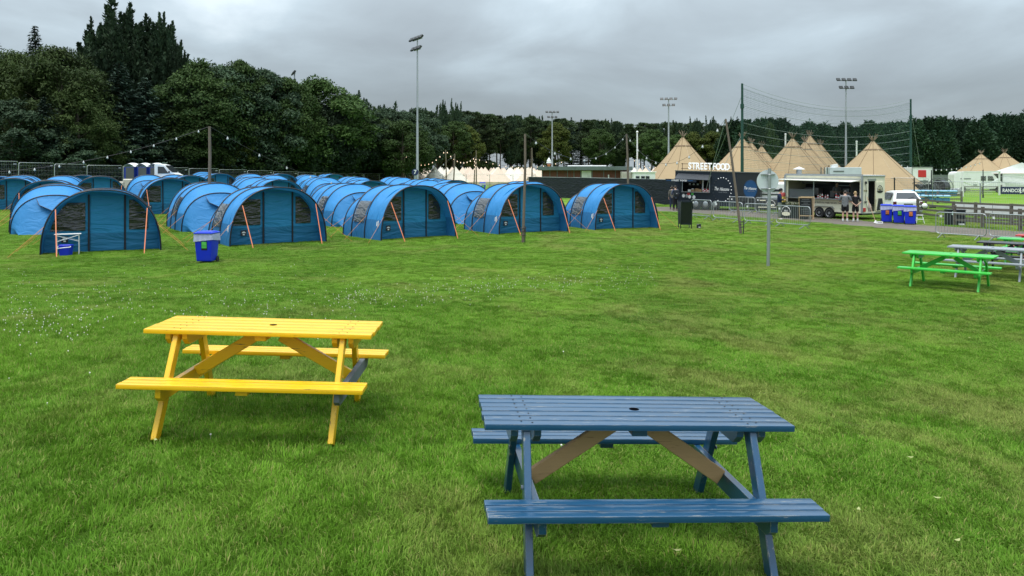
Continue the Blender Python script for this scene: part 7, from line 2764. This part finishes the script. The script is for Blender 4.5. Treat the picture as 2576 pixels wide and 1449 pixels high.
# second and third ranks, front understory
fr_ = [('oak', 30, 72, 250, 'low dark broadleaf at the left edge above the fence'), ('spruce', 110, 73, 240, 'low spruce left of the front birch'), ('birch', 255, 73, 300, 'low olive tree beneath the tallest trees'),
       ('oak', 335, 75, 320, 'low broadleaf right behind the portable toilets'), ('syc', 470, 80, 255, 'broadleaf rising behind the truck cab'), ('yellow', 590, 82, 290, 'yellowish broadleaf with bare stems right of the tall pole'),
       ('syc', 640, 84, 250, 'green broadleaf in front, between yellowish tree and dome'), ('oak', 700, 86, 290, 'low broadleaf under the hidden lamp head'), ('syc', 770, 84, 285, 'low front skirt tree of the big dome'),
       ('oak', 835, 90, 320, 'low broadleaf right below the big dome'), ('yellow', 905, 96, 335, 'light green low tree before the right slope'), ('oak', 965, 106, 345, 'dark low tree beside the first far pole'),
       ('oak', 415, 77, 330, 'low dark broadleaf above the truck cab'), ('birch', 540, 81, 300, 'low olive tree just right of the tall pole'), ('oak', 165, 72, 330, 'dark low bushy tree above the left fence panels')]
for k, px, d, yt, lab in fr_:
    L(k, px, d, yt, lab, 1.05, WD)
for i in range(34):
    px = -80 + 33 * i + random.uniform(-10, 10)
    d = random.choice((102, 110, 118, 128))
    yt = float(np.interp(px, [-80, 60, 200, 300, 420, 500, 700, 800, 900, 1000, 1060], [140, 130, 110, 70, 110, 175, 205, 225, 265, 310, 320])) + random.uniform(5, 45)
    L(random.choice(('syc', 'spruce', 'oak', 'spruce')), px, d, yt, 'tree deep inside the wood on the left, mostly hidden by others', 1.2, 'hidden trees deep in the wood')
for i in range(11):
    px = -40 + 96 * i + random.uniform(-12, 12)
    d = float(np.interp(px, [0, 266, 664, 1000], [69, 77, 92, 114])) + random.uniform(0, 3)
    L('bush', px, d, 0, 'leafy bush at the dark foot of the wood behind the mesh fence', 1.1, 'bushes along the wood foot', h=random.uniform(2.2, 4.2))

# the belt of trees across the middle
MB_ = 'trees of the middle belt'
mid = [('tuft', 1075, 172, 262, 'upswept tree just right of the floodlight mast'), ('spire', 1112, 176, 243, 'tallest upswept tree of the middle belt'), ('spire', 1143, 178, 250, 'upswept tree right beside the tallest of the middle belt'),
       ('lifted', 1075, 165, 295, 'dark broadleaf below the upswept trees right of the mast'), ('yellow', 1100, 168, 318, 'yellow tinted broadleaf below the upswept trees right of the mast'), ('lifted', 1140, 166, 300, 'golden edged broadleaf below the tallest of the middle belt'),
       ('yellow', 1172, 170, 312, 'yellowish broadleaf right of the upswept trees'), ('pine', 1207, 178, 292, 'pine left of the leaning pole top, first of the middle belt'), ('pine', 1232, 180, 288, 'dark pine with tufted top, middle belt'),
       ('pine', 1258, 182, 300, 'pine between the tufted pine and the leaning pole, middle belt'), ('tuft', 1285, 184, 283, 'upswept pine behind the leaning pole top'), ('tuft', 1312, 186, 283, 'upswept pine just left of the leaning pole top'),
       ('pine', 1335, 182, 292, 'pine right of the leaning pole top'), ('tuft', 1355, 188, 286, 'upswept pine left of the small far floodlight'), ('yellow', 1398, 178, 306, 'yellow green tree right of the small far floodlight'),
       ('pine', 1375, 182, 304, 'pine behind the small far floodlight'), ('pine', 1418, 184, 300, 'pine left of the dark topped pine over the hut'), ('spruce', 1437, 188, 292, 'pointed dark conifer over the hut roof left part'), ('spruce', 1462, 190, 296, 'smaller pointed conifer over the hut roof'),
       ('pine', 1480, 184, 302, 'pine over the middle of the hut'), ('tuft', 1500, 190, 296, 'feathery pine top over the hut shutter'), ('tuft', 1525, 190, 298, 'feathery pine top right of the hut shutter'), ('lifted', 1510, 176, 320, 'round green tree over the right half of the hut'),
       ('spire', 1556, 192, 294, 'narrow upright tree left of the thin pole over the hut end'), ('pine', 1582, 184, 312, 'pine behind the pole at the hut end'), ('pine', 1612, 184, 318, 'pine right of the white flagpole'), ('lifted', 1640, 176, 322, 'round dark tree left of the second far floodlight'),
       ('tuft', 1655, 188, 305, 'feathery tree left of the second far floodlight'), ('tuft', 1692, 188, 301, 'feathery tree right of the second far floodlight'), ('tuft', 1722, 186, 303, 'feathery tree above the left tipi tip'),
       ('spire', 1756, 180, 290, 'dense upright tree right of the left tipi tip'), ('spire', 1795, 180, 286, 'densest upright tree left of the leaning trailer pole'), ('yellow', 1742, 168, 330, 'golden green tree behind the left tipi right flank'),
       ('yellow', 1790, 166, 328, 'golden green tree behind the trailer sign'), ('spire', 1842, 182, 292, 'upright tree left of the left net post'), ('lifted', 1700, 168, 335, 'dark round tree hidden behind the left tipi'),
       ('yellow', 1828, 166, 325, 'golden green tree just left of the left net post')]
for k, px, d, yt, lab in mid:
    w = {'pine': 1.0, 'tuft': 0.95, 'spire': 0.62, 'oak': 0.9, 'lifted': 1.0, 'yellow': 1.0, 'spruce': 0.75}[k]
    L(k, px, d, yt, lab, w, MB_)
for k, px, d, yt, lab in (('syc', 975, 118, 268, 'broadleaf joining the wood to the floodlight mast'), ('syc', 1015, 124, 276, 'tall broadleaf behind the first far pole by the mast'), ('oak', 1050, 130, 270, 'dark broadleaf directly behind the floodlight mast'),
                          ('syc', 1180, 186, 288, 'dark broadleaf between the upswept trees and the first pines')):
    L(k, px, d, yt, lab, 1.05, MB_)
for i in range(30):
    px = 1060 + 27 * i + random.uniform(-9, 9)
    L('pine', px, random.uniform(192, 206), float(np.interp(px, [1060, 1150, 1300, 1600, 1860], [272, 276, 292, 308, 304])) + random.uniform(0, 16), 'bare stemmed pine in the back rank of the middle belt', 1.2, 'back rank pines of the middle belt')
for i in range(7):
    px = 1060 + 80 * i + random.uniform(-9, 9)
    L('bush', px, random.uniform(178, 186), 0, 'low bush under the pines of the middle belt', 1.2, 'bushes under the middle belt', h=random.uniform(3.2, 5.5))
# dark hedge of cypresses behind the tipis and along the right
CYP = 'cypress trees of the dark right hedge'
i = 0
px = 1848.0
lab_c = lambda px: ('tall dark cypress behind the ball net, left part near the net post' if px < 1990 else 'tall dark cypress behind the ball net, above the middle tipis' if px < 2130 else
                    'tall dark cypress behind the ball net, right of the far floodlight' if px < 2300 else 'tall dark cypress of the hedge right of the net, above truck and reels' if px < 2440 else 'tall dark cypress of the hedge above the paired far tipis')
while px < 2650:
    yt = float(np.interp(px, [1848, 1880, 1960, 2040, 2120, 2200, 2300, 2420, 2576], [306, 302, 304, 316, 318, 308, 303, 300, 292])) + random.uniform(-7, 9)
    L('cyp', px, random.uniform(150, 158), yt, lab_c(px), random.uniform(0.95, 1.35), CYP)
    px += random.uniform(24, 38)
for i in range(24):
    px = 1860 + 34 * i + random.uniform(-8, 8)
    L('cyp', px, random.uniform(161, 168), float(np.interp(px, [1860, 2040, 2300, 2660], [316, 326, 312, 306])), 'cypress in the hidden back rank of the right hedge', 1.15, 'back rank cypresses')
for px, d, yt, lab in ((1905, 148, 300, 'feathery upright tree at the left end of the dark hedge'), (1935, 148, 303, 'feathery upright tree second from the left end of the dark hedge')):
    L('tuft', px, d, yt, lab, 0.9, MB_)
